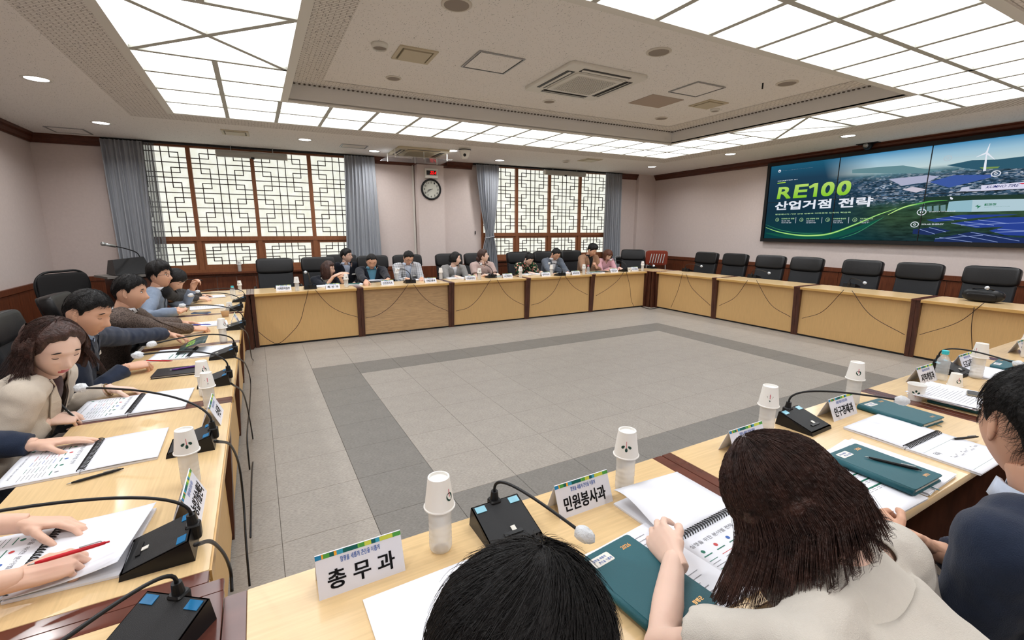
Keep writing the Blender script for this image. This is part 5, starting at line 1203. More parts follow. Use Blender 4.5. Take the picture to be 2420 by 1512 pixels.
# ---- cables
def cable(pts, label, r=.0035, cc=None, m=None, hold=True):
    a = MB(); a.tube(spline(pts, 6), r, 6); o = a.build('cable', m or mat('cable_brown', (50, 34, 28), .5), smooth=True); tag(o, label, 'cable'); return o
def cp(L, sc_, ox, oy, f): return [f(ox + x/sc_, oy + y/sc_) for x, y in L]
fb = lambda u, v: at_y(u, v, YB_ - .012); fr_ = lambda u, v: at_x(u, v, XR_ - .012)
z3 = (4.654, 580, 560); z4 = (4.321, 1000, 560); z5 = (2.3725, 1400, 500)
for (zc, f, L, l) in ((z3, fb, [(690, 585), (670, 680), (650, 750), (600, 930), (500, 1060), (370, 1168), (270, 1140), (140, 1040)], 'cable hanging deepest, down the leftmost back-row panel'), (z3, fb, [(770, 580), (850, 680), (950, 770), (1080, 835), (1240, 880)], 'cable sagging right along the leftmost back-row panel'),
        (z3, fb, [(1320, 890), (1450, 860), (1600, 760), (1720, 620), (1790, 520)], 'cable rising rightwards over the wavy-grain panel'), (z3, fb, [(1850, 520), (1940, 640), (2060, 740), (2230, 815)], 'cable falling rightwards over the wavy-grain panel'),
        (z4, fb, [(335, 755), (460, 720), (570, 620), (690, 435)], 'cable rising over the third back-row panel'), (z4, fb, [(755, 435), (830, 560), (920, 640), (1030, 695)], 'cable falling over the third back-row panel'),
        (z4, fb, [(1105, 695), (1210, 660), (1330, 560), (1410, 400)], 'cable with brass specks over the fourth back-row panel'), (z4, fb, [(1450, 400), (1540, 510), (1680, 590)], 'cable falling over the fourth back-row panel'),
        (z4, fb, [(1765, 600), (1880, 530), (1990, 440), (2050, 355)], 'cable rising over the fifth back-row panel'), (z4, fb, [(2075, 355), (2110, 500), (2125, 640), (2150, 705)], 'cable hanging to the floor at the fifth back-row panel'),
        (z5, fr_, [(505, 345), (480, 440), (440, 538)], 'cable hanging down the farthest right-row panel'), (z5, fr_, [(525, 350), (560, 430), (660, 525)], 'cable falling right over the farthest right-row panel'),
        (z5, fr_, [(870, 385), (800, 480), (710, 528)], 'cable rising over the second right-row panel'), (z5, fr_, [(920, 385), (1000, 520), (1110, 590)], 'cable falling over the second right-row panel'),
        (z5, fr_, [(1410, 438), (1290, 560), (1175, 598)], 'cable rising over the third right-row panel'), (z5, fr_, [(1455, 442), (1560, 580), (1750, 690)], 'cable falling over the third right-row panel'),
        (z5, fr_, [(2200, 508), (2050, 620), (1835, 690)], 'cable rising over the nearest right-row panel'), (z5, fr_, [(2140, 535), (2125, 650), (2130, 770)], 'cable hanging straight down the nearest right-row panel')):
    cable(cp(L, *zc, f), l)
fl = lambda u, v: at_x(u, v, XL_ + .02)
for L, l in (([(508, 1042), (545, 1052), (565, 1100), (575, 1180), (582, 1290), (590, 1385)], 'black cable looping off the left row beside the leaf-print cup'), ([(545, 905), (575, 930), (590, 990), (600, 1060), (595, 1120), (592, 1270)], 'black cable looping to the floor past the second left-row table'),
        ([(553, 842), (580, 860), (592, 900), (590, 960), (584, 1030), (590, 1110)], 'black cable looping off the left row by the magazine'), ([(462, 1287), (500, 1280), (530, 1310), (545, 1350), (548, 1398)], 'nearest black cable arching off the left row'),
        ([(566, 772), (585, 790), (592, 830), (598, 850), (612, 853)], 'black cable at the foot of the far left posts')):
    cable([fl(*p) for p in L], l, .0045, m=m_black)
cable([at_z(1515, 724, .006), at_z(1535, 730, .006), at_z(1560, 727, .006), at_z(1585, 731, .006)], 'short black cable tangle on the floor at the far right corner', .006, m=m_black)
# black bag on the nearest right-hand chair
p = at_x(2335, 690, 8.25); t = thing('shoulder_bag', 'black soft bag slumped on the nearest right-hand table edge', 'bag', (8.12, p.y, TZ), -PI/2)
a = MB(); pad(a, (0, 0, .075), (.36, .14, .15), None, .7, .6, 20, 12); a.build('body', m_black, t, smooth=True); a = MB(); a.tube(spline([(-.1, -.02, .135), (-.06, -.05, .16), (.06, -.05, .16), (.1, -.02, .135)], 5), .008, 8); a.build('handle', m_black, t, smooth=True); a = MB(); pad(a, (0, -.06, .06), (.26, .05, .09), None, .5, .5); a.build('front_pocket', m_mic2, t)
# ================================================================ people
from mathutils.bvhtree import BVHTree
from mathutils import noise as mnoise
SKIN = mat('skin', (224, 184, 162), .5, spec=.35, var=.05, scale=14); SKIN2 = mat('skin_tan', (212, 166, 140), .5, spec=.35, var=.05, scale=14)
SKIN3 = mat('skin_pale', (232, 198, 180), .5, spec=.35, var=.04, scale=14)
for m_ in (SKIN, SKIN2, SKIN3):
    m_.node_tree.nodes['Principled BSDF'].inputs['Subsurface Weight'].default_value = .08
    m_.node_tree.nodes['Principled BSDF'].inputs['Subsurface Radius'].default_value = (.02, .008, .004)
LIP = mat('lips', (204, 146, 132), .45); LIPR = mat('red_lips', (194, 96, 98), .4); EYEW = mat('eye_white', (232, 228, 222), .3); EYEB = mat('eye_dark', (26, 18, 14), .2)
HAIRB = mat('black_hair', (20, 18, 18), .55, spec=.35, bump=.6, bscale=120); HAIRD = mat('dark_brown_hair', (64, 40, 33), .45, spec=.5, bump=.6, bscale=120, var=.55, scale=45); HAIRR = mat('reddish_brown_hair', (92, 56, 42), .5, spec=.4, bump=.6, bscale=120)
BROW = mat('brow_hair', (38, 28, 24), .7)
def gs(x, m, s): return math.exp(-((x - m)/s)**2)
def head_pt(th, ph, fem=0.0, fat=0.0):
    # th azimuth: 0 = face (+Y), +-pi = back; ph: +pi/2 crown .. -pi/2
    x = math.cos(ph)*math.sin(th); y = math.cos(ph)*math.cos(th); z = math.sin(ph)
    X = .077*x; Y = .096*y; Z = .118*z
    if Z < 0:
        k = -Z/.118; X *= 1 - (.36 - .1*fat + .05*fem)*k**1.5; 
        if Y < 0: Y *= 1 - .55*k
        else: Y *= 1 - .10*k
    if Z > 0.03: X *= 1 + .04*gs(Z, .06, .04)
    if Y > 0: Y -= .010*(y**3)*(1 - abs(z))
    X *= 1 + .06*fat
    f = max(0, y)
    if f > .3:
        Y += f*(.024*gs(X, 0, .0125)*(gs(Z, -.030, .014) + .45*gs(Z, -.010, .018)) + .006*gs(abs(X), .014, .007)*gs(Z, -.036, .007)
                - .011*gs(abs(X), .031, .014)*gs(Z, .012, .012) + .005*gs(Z, .031, .008)*gs(X, 0, .05) + .004*gs(abs(X), .045, .018)*gs(Z, -.022, .02)
                + .0065*gs(X, 0, .020)*(gs(Z, -.057, .0055) + gs(Z, -.069, .006)) - .004*gs(X, 0, .024)*gs(Z, -.063, .003) - .004*gs(X, 0, .02)*gs(Z, -.080, .006) + .009*gs(X, 0, .022)*gs(Z, -.100, .014))
    return Vector((X, Y, Z))
def head_geo(mb, M, detail, fem, fat, eyes='open', lips=1):
    n, m = (64, 48) if detail > 1 else ((44, 32) if detail else (28, 22))
    V = []; 
    for j in range(m + 1):
        ph = math.pi/2 - math.pi*j/m
        for k in range(n):
            t = k/n*2 - 1; th = math.pi*(t*.62 + .38*t*t*t)      # denser at the face
            V.append(head_pt(th, ph, fem, fat))
    F = []; FM = []
    for j in range(m):
        for k in range(n):
            f = (j*n + k, (j + 1)*n + k, (j + 1)*n + (k + 1) % n, j*n + (k + 1) % n); c = sum((V[i] for i in f), Vector())/4
            lip = c.y > .05 and abs(c.x) < .020*(1 - ((c.z + .063)/.012)**2*.6) and abs(c.z + .063) < .008
            F.append(f); FM.append(1 if lip and lips else 0)
    o = len(mb.v); mb.v += [tuple(M @ p) for p in V]; mb.f += [tuple(i + o for i in f) for f in F]; mb.m += FM
    mb.mi = 0
    for s in (-1, 1):   # ears
        R = Matrix.Rotation(s*.35, 3, 'Z'); e = MB(); e.ell((s*.0755, -.006, .0), (.006, .015, .028), R, 10, 8); e.ell((s*.074, -.002, -.022), (.005, .008, .010), R, 8, 6)
        o = len(mb.v); mb.v += [tuple(M @ Vector(p)) for p in e.v]; mb.f += [tuple(i + o for i in f) for f in e.f]; mb.m += [0]*len(e.f)
    yb = lambda x, z: max(head_pt(math.atan2(x/.077, .9), math.asin(max(-1, min(1, z/.118))), fem, fat).y, 0)
    for s in (-1, 1):
        def addp(e, mi):
            o = len(mb.v); mb.v += [tuple(M @ Vector(p)) for p in e.v]; mb.f += [tuple(i + o for i in f) for f in e.f]; mb.m += [mi]*len(e.f)
        if eyes == 'open':
            e = MB(); e.ell((s*.031, .0722, .012), (.0125, .006, .0052), None, 10, 8); addp(e, 2)
            e = MB(); e.ell((s*.031, .0765, .012), (.0052, .003, .0050), None, 8, 6); addp(e, 3)
        e = MB(); zz_ = .017 if eyes == 'open' else .008
        pts = [Vector((s*(.031 + .016*q), .0765 - .006*abs(q)**2 - (.003 if s*q*s > .6 else 0), zz_ + .003*(1 - q*q)*(1 if eyes == 'open' else -1))) for q in (-1, -.6, -.2, .2, .6, 1)]
        e.tube(pts, .0012, 5); addp(e, 3)
        e = MB(); pts = [Vector((s*(.031 + .020*q), .083 - .008*max(0, q)**2 - .001, .032 + .003*(1 - q*q) - .002*q)) for q in (-.9, -.5, 0, .5, 1)]
        e.tube(pts, [.0016, .0028, .0030, .0024, .0008], 5); addp(e, 4)
def evalmesh(mb, voxel, smooth_it=4, fac=.5, disp=0.0, dsc=9.0):
    me = bpy.data.meshes.new('tmp'); me.from_pydata(mb.v, [], mb.f); o = bpy.data.objects.new('tmp', me); COL.objects.link(o)
    r = o.modifiers.new('r', 'REMESH'); r.mode = 'VOXEL'; r.voxel_size = voxel
    s = o.modifiers.new('s', 'SMOOTH'); s.iterations = smooth_it; s.factor = fac
    bpy.context.view_layer.update()
    m2 = bpy.data.meshes.new_from_object(o.evaluated_get(bpy.context.evaluated_depsgraph_get()))
    V = [v.co.copy() for v in m2.vertices]; NN = [v.normal.copy() for v in m2.vertices]; F = [tuple(p.vertices) for p in m2.polygons]
    bpy.data.objects.remove(o); bpy.data.meshes.remove(me); bpy.data.meshes.remove(m2)
    if disp:
        V = [v + n*disp*(mnoise.noise(Vector((v.x*dsc, v.y*dsc, v.z*dsc*.6))) + .6*mnoise.noise(v*dsc*2.3)) for v, n in zip(V, NN)]
    return V, F
def loft(mb, rings, n=18, cap=True):
    # rings: (center, ax, ay) vectors
    vs = []
    for c, ax, ay in rings:
        for k in range(n):
            a = 2*math.pi*k/n; vs.append(c + ax*spow(math.cos(a), .85) + ay*spow(math.sin(a), .85))
    N = len(rings); fs = [(j*n + i, j*n + (i + 1) % n, (j + 1)*n + (i + 1) % n, (j + 1)*n + i) for j in range(N - 1) for i in range(n)]
    if cap: fs += [tuple(range(n))[::-1], tuple((N - 1)*n + i for i in range(n))]
    return mb.add(vs, fs)
POSE = {'flat': [(6, 8, 4)]*4 + [(20, 10)], 'relaxed': [(18, 26, 14), (22, 30, 16), (26, 34, 18), (30, 36, 20), (25, 20)], 'pen': [(48, 46, 18), (56, 54, 24), (64, 62, 30), (70, 66, 34), (48, 34)],
        'grip': [(40, 50, 26), (46, 56, 30), (52, 60, 32), (56, 60, 34), (40, 30)], 'pinch': [(34, 36, 12), (32, 38, 18), (30, 36, 20), (26, 32, 20), (44, 20)], 'clasp': [(62, 64, 20), (64, 66, 22), (66, 66, 22), (66, 62, 20), (30, 28)], 'fist': [(70, 84, 40)]*4 + [(48, 40)]}
def hand_geo(wrist, fwd, up, left, pose='relaxed', s=1.0, voxel=.004):
    # fwd: towards the knuckles, up: back of the hand, left: True for a left hand
    fwd = Vector(fwd).normalized(); up = Vector(up); up = (up - fwd*up.dot(fwd)).normalized(); rt = fwd.cross(up)   # rt: to the hand's right when seen from the back, fingers away
    side = 1 if left else -1         # thumb side: right for a left hand
    W = lambda x, y, z: wrist + (rt*x*side + fwd*y + up*z)*s
    t = MB(); dx = (rt*side)*s; dz = up*s
    loft(t, [(W(0, -.035, 0), dx*.022, dz*.016), (W(0, .0, 0), dx*.028, dz*.018), (W(.002, .03, -.001), dx*.037, dz*.016), (W(0, .065, 0), dx*.041, dz*.0135), (W(-.001, .092, .0), dx*.038, dz*.010)], 14)
    t.tube([W(.012, .012, -.006), W(.030, .034, -.010), W(.036, .052, -.010)], [.015*s, .016*s, .012*s], 10)
    bases = [(.029, .088), (.010, .096), (-.011, .092), (-.029, .082)]; lens = [(.040, .024, .019), (.045, .028, .020), (.041, .026, .019), (.032, .019, .017)]; rad = [.0088, .0090, .0086, .0076]
    P = POSE[pose]
    for f in range(4):
        b = W(bases[f][0], bases[f][1] - .012, 0); spread = (bases[f][0])*2.2; d = (fwd + rt*side*spread*.8).normalized(); ax = d.cross(up).normalized(); pts = [b, W(bases[f][0], bases[f][1], .001)]; cur = pts[1]; ang = 0
        for L, a in zip(lens[f], P[f]):
            ang += math.radians(a); dd = d*math.cos(ang) - up*math.sin(ang); mid = cur + dd*L*s*.5; cur = cur + dd*L*s; pts += [mid, cur]
        r = rad[f]*s; t.tube(pts, [r, r*1.12, r*.98, r*1.02, r*.88, r*.92, r*.80, r*.62][:len(pts)], 10); t.ell(pts[-1], r*.66, None, 8, 6)
    a1, a2 = P[4]; d = (fwd*.75 + rt*side*.75 - up*.35).normalized(); inn = (-rt*side*.7 + fwd*.55 - up*.45).normalized(); k1, k2 = math.radians(a1), math.radians(a2)
    b = W(.034, .040, -.008); d1 = (d*math.cos(k1) + inn*math.sin(k1)).normalized(); p1 = b + d*.022*s; p2 = p1 + d1*.030*s; d2 = (d*math.cos(k1 + k2) + inn*math.sin(k1 + k2)).normalized(); p3 = p2 + d2*.026*s
    t.tube([W(.020, .022, -.008), b, p1, (p1 + p2)/2, p2, (p2 + p3)/2, p3], [.014*s, .0125*s, .011*s, .0100*s, .0104*s, .0095*s, .0065*s], 10); t.ell(p3, .0068*s, None, 8, 6)
    if voxel: return evalmesh(t, voxel*s if voxel > .003 else voxel, 3, .5)
    return [Vector(p) for p in t.v], list(t.f)
def arm_ik(S, Wt, a, b, pole):
    d = Wt - S; L = min(d.length, (a + b)*.995); u = d.normalized(); x = (a*a - b*b + L*L)/(2*L); h = math.sqrt(max(a*a - x*x, 0)); p = Vector(pole); p = (p - u*p.dot(u)).normalized(); return S + u*x + p*h
def hair_lim(fringe=.060, side=-.004, back=-.055, part=.0, seed=1, temple=0.0):
    pts = [(0, fringe), (.5, fringe + .002), (.85, fringe - .006), (1.08 - temple, fringe - .022), (1.26 - temple, side + .024), (1.38, side), (1.52, side - .006), (1.60, side + .024), (1.85, side + .022), (2.05, side + .004), (2.5, back), (3.2, back - .004)]
    def f(th):
        a = abs(th); z = pts[-1][1]
        for (a0, z0), (a1, z1) in zip(pts, pts[1:]):
            if a <= a1: t = (a - a0)/(a1 - a0); t = t*t*(3 - 2*t); z = z0 + (z1 - z0)*t; break
        return z + (.004*math.sin(th*9 + seed) - .012*math.exp(-((th - part)/.25)**2)*(1 if part else 0) if a < .9 else 0)
    return f
def hair_cap(mb, M, style, thick, seed=1, fem=0, fat=0, fringe=.060, side=-.004, back=-.055, part=.0, temple=0.0, n=64, m=34, clump=1.0):
    # shell over the scalp; lower limit depends on azimuth
    rnd_ = Vector((seed*3.1, seed*1.7, seed*.9)); V = []; 
    lim = hair_lim(fringe, side, back, part, seed, temple)
    for j in range(m + 1):
        for k in range(n):
            th = -math.pi + 2*math.pi*k/n; zl = max(-.117, min(.117, lim(th))); pl = math.asin(zl/.118); ph = math.pi/2 + (pl - math.pi/2)*j/m
            p = head_pt(th, ph, fem, fat); q = p.normalized(); f = j/m
            tt = thick*(1 - max(0, (f - .75)/.25)**2*.85)*(.42 + .58*min(1, max(0, (p.z + .01)/.08))); 
            if style == 'volume': tt *= 1 + .8*gs(p.z, .10, .05)
            nz = mnoise.noise(Vector((th*3.2*clump, ph*1.3 + th*.5, 0)) + rnd_); nz2 = mnoise.noise(Vector((th*14*clump, ph*2.2, 3)) + rnd_)
            V.append(p + Vector((q.x, q.y, q.z*.9))*(tt*(1 + .30*nz + .14*nz2)) + Vector((0, 0, .002)))
    F = [(j*n + k, (j + 1)*n + k, (j + 1)*n + (k + 1) % n, j*n + (k + 1) % n) for j in range(m) for k in range(n)]
    # inner skirt closes the rim onto the skin
    o = len(V); 
    for k in range(n):
        th = -math.pi + 2*math.pi*k/n; zl = max(-.117, min(.117, lim(th))); V.append(head_pt(th, math.asin(zl/.118), fem, fat)*.985)
    F += [(m*n + k, o + k, o + (k + 1) % n, m*n + (k + 1) % n) for k in range(n)]
    oo = len(mb.v); mb.v += [tuple(M @ p) for p in V]; mb.f += [tuple(i + oo for i in f) for f in F]; mb.m += [0]*len(F)
def hair_fall(mb, M, R_, length, thick=.022, open_=.95, seed=1, n=60, m=22, inward=.012, Rw=None, wave=.006):
    # falling hair round sides and back to a length below the ears; hangs along local -Z mixed with world down (Rw)
    rnd_ = Vector((seed*2.3, seed*1.1, 5)); V = []; down = Rw if Rw is not None else Vector((0, 0, -1))
    for j in range(m + 1):
        f = j/m
        for k in range(n + 1):
            t = k/n*2 - 1; th = math.pi + t*(math.pi - open_); a = abs(((th + math.pi) % (2*math.pi)) - math.pi)
            top = head_pt(th, .62); top_o = top + top.normalized()*thick; eq = head_pt(th, -.05); eq_o = eq + Vector((eq.x, eq.y, 0)).normalized()*(thick*1.15)
            if f < .4: g = f/.4; p = top_o*(1 - g) + eq_o*g; p += Vector((top.x, top.y, 0)).normalized()*.010*math.sin(g*math.pi)
            else:
                g = (f - .4)/.6; L = length*(1 - .12*gs(a, open_, .4)); hd = (Vector((0, 0, -1))*(1 - g*.6) + down*(g*.6 + .0)).normalized()
                p = eq_o + hd*L*g - Vector((eq.x, eq.y, 0)).normalized()*(inward*g*g*2.2)
            nz = mnoise.noise(Vector((th*4, f*2.0, 0)) + rnd_)*wave*2 + mnoise.noise(Vector((th*16, f*2.5, 2)) + rnd_)*wave
            p = p + Vector((p.x, p.y, 0)).normalized()*nz + Vector((0, 0, .010*f*mnoise.noise(Vector((th*12, 0, 9)) + rnd_)))
            V.append(p)
    o1 = len(V)
    V += [Vector((p.x*.86, p.y*.86, p.z + .004)) for p in V]   # inner side gives it thickness
    F = []
    for j in range(m):
        for k in range(n):
            a = j*(n + 1) + k; F.append((a, a + 1, a + n + 2, a + n + 1)); F.append((o1 + a, o1 + a + n + 1, o1 + a + n + 2, o1 + a + 1))
    for k in range(n): a = m*(n + 1) + k; F.append((a, a + 1, o1 + a + 1, o1 + a))
    for j in range(m): 
        for a, b in ((j*(n + 1), (j + 1)*(n + 1)), (j*(n + 1) + n, (j + 1)*(n + 1) + n)): F.append((a, b, o1 + b, o1 + a))
    oo = len(mb.v); mb.v += [tuple(M @ p) for p in V]; mb.f += [tuple(i + oo for i in f) for f in F]; mb.m += [0]*len(F)
def strands(mb, M, roots, guide, n, width, seed):
    # guide(u, v, t) -> local point; draws n thin three-sided strands
    rr_ = random.Random(seed)
    for i in range(n):
        u, v = rr_.random(), rr_.random(); off = rr_.random(); pts = [M @ guide(u, v, t/9.0, off) for t in range(10)]
        mb.tube(pts, [width*(1 - .75*t/9.0) for t in range(10)], 3, cap=False)
def cloth(name, rgb, rough=.85, var=.08, scale=60, bump=.3, bscale=500, **k): return mat(name, rgb, rough, var=var, scale=scale, bump=bump, bscale=bscale, sheen=.15, spec=.2, **k)
def checked(name, base, dark, scale=26, w=.5):
    if name in MATS: return MATS[name]
    m = mat(name, base, .85, spec=.2); nt = m.node_tree; b = nt.nodes['Principled BSDF']; tc = nt.nodes.new('ShaderNodeTexCoord'); sp = nt.nodes.new('ShaderNodeSeparateXYZ'); nt.links.new(tc.outputs['Object'], sp.inputs[0])
    outs = []
    for ax in ('X', 'Z'):
        mu = nt.nodes.new('ShaderNodeMath'); mu.operation = 'MULTIPLY'; mu.inputs[1].default_value = scale; nt.links.new(sp.outputs[ax], mu.inputs[0])
        fr = nt.nodes.new('ShaderNodeMath'); fr.operation = 'FRACT'; nt.links.new(mu.outputs[0], fr.inputs[0])
        gt = nt.nodes.new('ShaderNodeMath'); gt.operation = 'GREATER_THAN'; gt.inputs[1].default_value = 1 - w*.5; nt.links.new(fr.outputs[0], gt.inputs[0]); outs.append(gt)
    ad = nt.nodes.new('ShaderNodeMath'); ad.operation = 'ADD'; nt.links.new(outs[0].outputs[0], ad.inputs[0]); nt.links.new(outs[1].outputs[0], ad.inputs[1])
    ha = nt.nodes.new('ShaderNodeMath'); ha.operation = 'MULTIPLY'; ha.inputs[1].default_value = .5; nt.links.new(ad.outputs[0], ha.inputs[0])
    mx = nt.nodes.new('ShaderNodeMix'); mx.data_type = 'RGBA'; mx.inputs[6].default_value = srgb(base); mx.inputs[7].default_value = srgb(dark); nt.links.new(ha.outputs[0], mx.inputs[0]); nt.links.new(mx.outputs[2], b.inputs['Base Color']); return m
def speckled(name, base, stops, scale=40, kind='V'):
    if name in MATS: return MATS[name]
    m = mat(name, base, .8, spec=.2); nt = m.node_tree; b = nt.nodes['Principled BSDF']; tc = nt.nodes.new('ShaderNodeTexCoord')
    v = nt.nodes.new('ShaderNodeTexVoronoi' if kind == 'V' else 'ShaderNodeTexNoise'); v.inputs['Scale'].default_value = scale; nt.links.new(tc.outputs['Object'], v.inputs['Vector'])
    r = nt.nodes.new('ShaderNodeValToRGB'); r.color_ramp.interpolation = 'CONSTANT' if kind == 'V' else 'LINEAR'; e = r.color_ramp.elements
    e[0].position, e[0].color = stops[0][0], srgb(stops[0][1]); e[1].position, e[1].color = stops[-1][0], srgb(stops[-1][1])
    for p, c in stops[1:-1]: k = e.new(p); k.color = srgb(c)
    s_ = nt.nodes.new('ShaderNodeSeparateColor')
    if kind == 'V': nt.links.new(v.outputs['Color'], s_.inputs[0]); nt.links.new(s_.outputs[0], r.inputs[0])
    else: nt.links.new(v.outputs['Fac'], r.inputs[0])
    nt.links.new(r.outputs[0], b.inputs['Base Color']); return m

def person(label, hip, head, face, look, arms, top, shirt=None, hair=None, skin=SKIN, detail=0, s=.96, fem=0, fat=0, glasses=False, eyes='open', vee=(.30, .075), short_sleeve=False,
           badge=None, group=None, collar=True, lip=LIP, trouser=None, shoulder=.185, roll=0.0, torso_shift=(0, 0), sleeve_end=.93, extra=None, lapel=True, sh_drop=0.0, big_collar=False, hand_s=1.0):
    """hip, head: world points (hip joint centre, centre of the head); face: body heading (deg, 0 = +X, 90 = +Y); look: world direction of the gaze;
    arms: [left, right], each (wrist point, elbow hint, hand forward, hand up, pose)"""
    hip, head = Vector(hip), Vector(head); fa = math.radians(face); fd = Vector((math.cos(fa), math.sin(fa), 0)); lf = Vector((-fd.y, fd.x, 0)); zz = Vector((0, 0, 1))
    root = thing('person', label, 'person', (hip.x, hip.y, 0), 0, group); MI = Matrix.Translation((-hip.x, -hip.y, 0))
    loc = lambda P: [tuple(MI @ Vector(p)) for p in P]
    lk = Vector(look).normalized(); rx = lk.cross(zz).normalized(); hu = rx.cross(lk)     # head axes: x = its right, y = forward, z = up
    if roll: Rr = Matrix.Rotation(roll, 3, lk); rx = Rr @ rx; hu = Rr @ hu
    HM = Matrix((rx, lk, hu)).transposed().to_4x4(); HM = Matrix.Translation(head) @ HM @ Matrix.Scale(s*1.02, 4)
    base = HM @ Vector((0, -.030, -.075))                       # where the neck enters the skull
    tor_dir = (base - hip).normalized(); up_t = tor_dir
    N = base - (zz*.6 + tor_dir*.4)*.058*s - fd*.014          # base of the neck
    # spine curve
    mid = hip*.5 + N*.5 - fd*.035
    C_ = [hip - fd*.0, hip*.72 + N*.28 - fd*.03, mid, hip*.25 + N*.75 - fd*.028, N - up_t*.055*s, N]
    def rings(inf, extra_sh=0):
        wd = [.165, .150, .160, .180 if not fem else .165, .135 if not fem else .120, .062]; dp = [.125, .112, .115, .115, .082, .060]
        if fem: wd[1] = .130
        wd = [w*(1 + .12*fat) for w in wd]; dp = [w*(1 + .30*fat) for w in dp]
        R = []
        for i, c in enumerate(C_):
            d = (C_[min(i + 1, 5)] - C_[max(0, i - 1)]).normalized(); ay = lf.cross(d)*-1
            if ay.dot(fd) < 0: ay = -ay
            R.append((c, lf*(wd[i]*s + inf), ay*(dp[i]*s + inf)))
        return R
    ST = N - up_t*.050*s - zz*sh_drop
    sh = [ST + lf*shoulder*s + fd*.01, ST - lf*shoulder*s + fd*.01]
    J = []
    for i in (0, 1):
        w, hint, hf, hu_, pose = arms[i]; w = Vector(w); e = arm_ik(sh[i], w, .285*s, .255*s, Vector(hint)); J.append((sh[i], e, w, hf, hu_, pose))
    vox = .007 if detail > 1 else (.010 if detail else .014)
    # --- body: one continuous skin mesh (torso, neck, arms, legs) + head + hands in the same mesh
    b = MB(); loft(b, rings(-.012)); b.tube([N - up_t*.05, N + (base - N)*.4, base + (head - base)*.25], [.060*s, (.050 if fem else .056)*s, (.048 if fem else .055)*s], 14)
    for (S, E, Wt, *_) in J:
        b.tube([S - (S - N)*.5, S, S*.5 + E*.5, E, E*.55 + Wt*.45, Wt + (Wt - E).normalized()*.01], [.05*s, .052*s, .044*s, .037*s, (.035 if not (fem and not short_sleeve) else .031)*s, .026*s], 12)
    for (S, E, Wt, *_) in J: b.ell(S, .052*s, None, 14, 10); b.ell(E, .038*s, None, 12, 8)
    kn = []
    for sg in (1, -1):
        hp = hip + lf*.09*sg*s; kk = Vector((hp.x, hp.y, .50)) + fd*.43*s + lf*.05*sg; ft = Vector((kk.x, kk.y, .09)) + fd*.02; kn.append((hp, kk, ft)); b.tube([hp, kk, ft], [.075, .052, .035], 10)
    V, F = evalmesh(b, vox, 3)
    body = MB(); body.add(V, F); head_geo(body, HM, detail, fem, fat, eyes, 1)
    for i, (S, E, Wt, hf, hu_, pose) in enumerate(J):
        if pose is None: continue
        hv, hf_ = hand_geo(Wt, hf, hu_, i == 0, pose, s*hand_s*(.93 if fem else 1.0), (.0028 if detail > 1 else .004) if detail else .006); body.mi = 0; body.add(hv, hf_)
    body.v = loc(body.v); body.build('body', [skin, lip, EYEW, EYEB, BROW], root, smooth=True)
    # --- trousers
    t = MB()
    for hp, kk, ft in kn: t.tube([hp, kk, ft], [.092, .070, .062], 12)
    loft(t, [(hip - zz*.09, lf*.15, fd*.11), (hip + zz*.03, lf*.165*s, fd*.12*s)]); V, F = evalmesh(t, .016, 3); t = MB(); t.add(V, F); t.v = loc(t.v); t.build('trousers', trouser or cloth('dark_trousers', (34, 36, 42)), root, smooth=True)
    for hp, kk, ft in kn:
        t = MB(); pad(t, ft + Vector((0, 0, -.045)) + fd*.05, (.25, .09, .085), Matrix.Rotation(fa, 3, 'Z'), .6, .7, 12, 8); t.v = loc(t.v); t.build('shoe', m_black, root, smooth=True)
    # --- shirt under the jacket
    if shirt:
        t = MB(); loft(t, rings(.004)); t.tube([N - up_t*.03, N + up_t*.004], [.082*s, .066*s], 14); V, F = evalmesh(t, vox*1.3, 3); t = MB(); t.add(V, F); t.v = loc(t.v); t.build('shirt', shirt, root, smooth=True)
    # --- jacket / blouse
    inf = .022 if shirt else .012
    t = MB(); loft(t, rings(inf)[:-1] + [(N - up_t*.012, lf*(.085*s), fd*(.075*s))]);
    se = .45 if short_sleeve else sleeve_end
    for (S, E, Wt, *_) in J:
        t.ell(S, .073*s, None, 16, 12)
        if not short_sleeve: t.ell(E, .057*s, None, 14, 10)
        t.tube([S - (S - N)*.75 - up_t*.01, S*.6 + N*.4 + up_t*.005, S + (S - N).normalized()*.005], [.055*s, .066*s, .070*s], 12)
        if short_sleeve: t.tube([S, S + (E - S)*.35, S + (E - S)*.66], [.072*s, .070*s, .072*s], 14)
        else:
            En = E + (Wt - E)*se; t.tube([S, S*.5 + E*.5, E, E*.5 + En*.5, En], [.072*s, .064*s, .056*s, .050*s, .044*s], 14)
    V, F = evalmesh(t, vox, 4, .5, .006, 11)
    # neckline / front opening
    zt = (N - hip).length
    def uvw(p): d = p - hip; return d.dot(lf), d.dot(fd) - (p - hip).dot(tor_dir)*tor_dir.dot(fd), d.dot(tor_dir)
    keep = []; vz, vw = vee
    for f in F:
        c = sum((V[i] for i in f), Vector())/len(f); x, y, z = uvw(c); cut = False
        ztop = zt - .010; 
        if (c - base).dot(up_t) > -.060*s and (c - N).length < .11*s and z > zt - .022: cut = True
        if vee[1] > 0 and vz > 0:
            z0 = zt - vz; fr = fd.dot(c - (hip + tor_dir*z))
            if z0 < z < zt + .02 and fr > .02 and abs(x) < vw*min(1, (z - z0)/vz) and (c - (hip + tor_dir*z)).length < .22: cut = True
        if short_sleeve:
            for (S, E, Wt, *_) in J:
                q = (c - S).dot((E - S).normalized())
                if q > (E - S).length*.62 and (c - (S + (E - S)*.66)).length < .09 and abs(x) > .14: cut = True
        if not cut: keep.append(f)
    ec = {}
    for f in keep:
        for i in range(len(f)):
            e_ = (f[i], f[(i + 1) % len(f)]); k_ = (min(e_), max(e_)); ec[k_] = ec.get(k_, 0) + 1
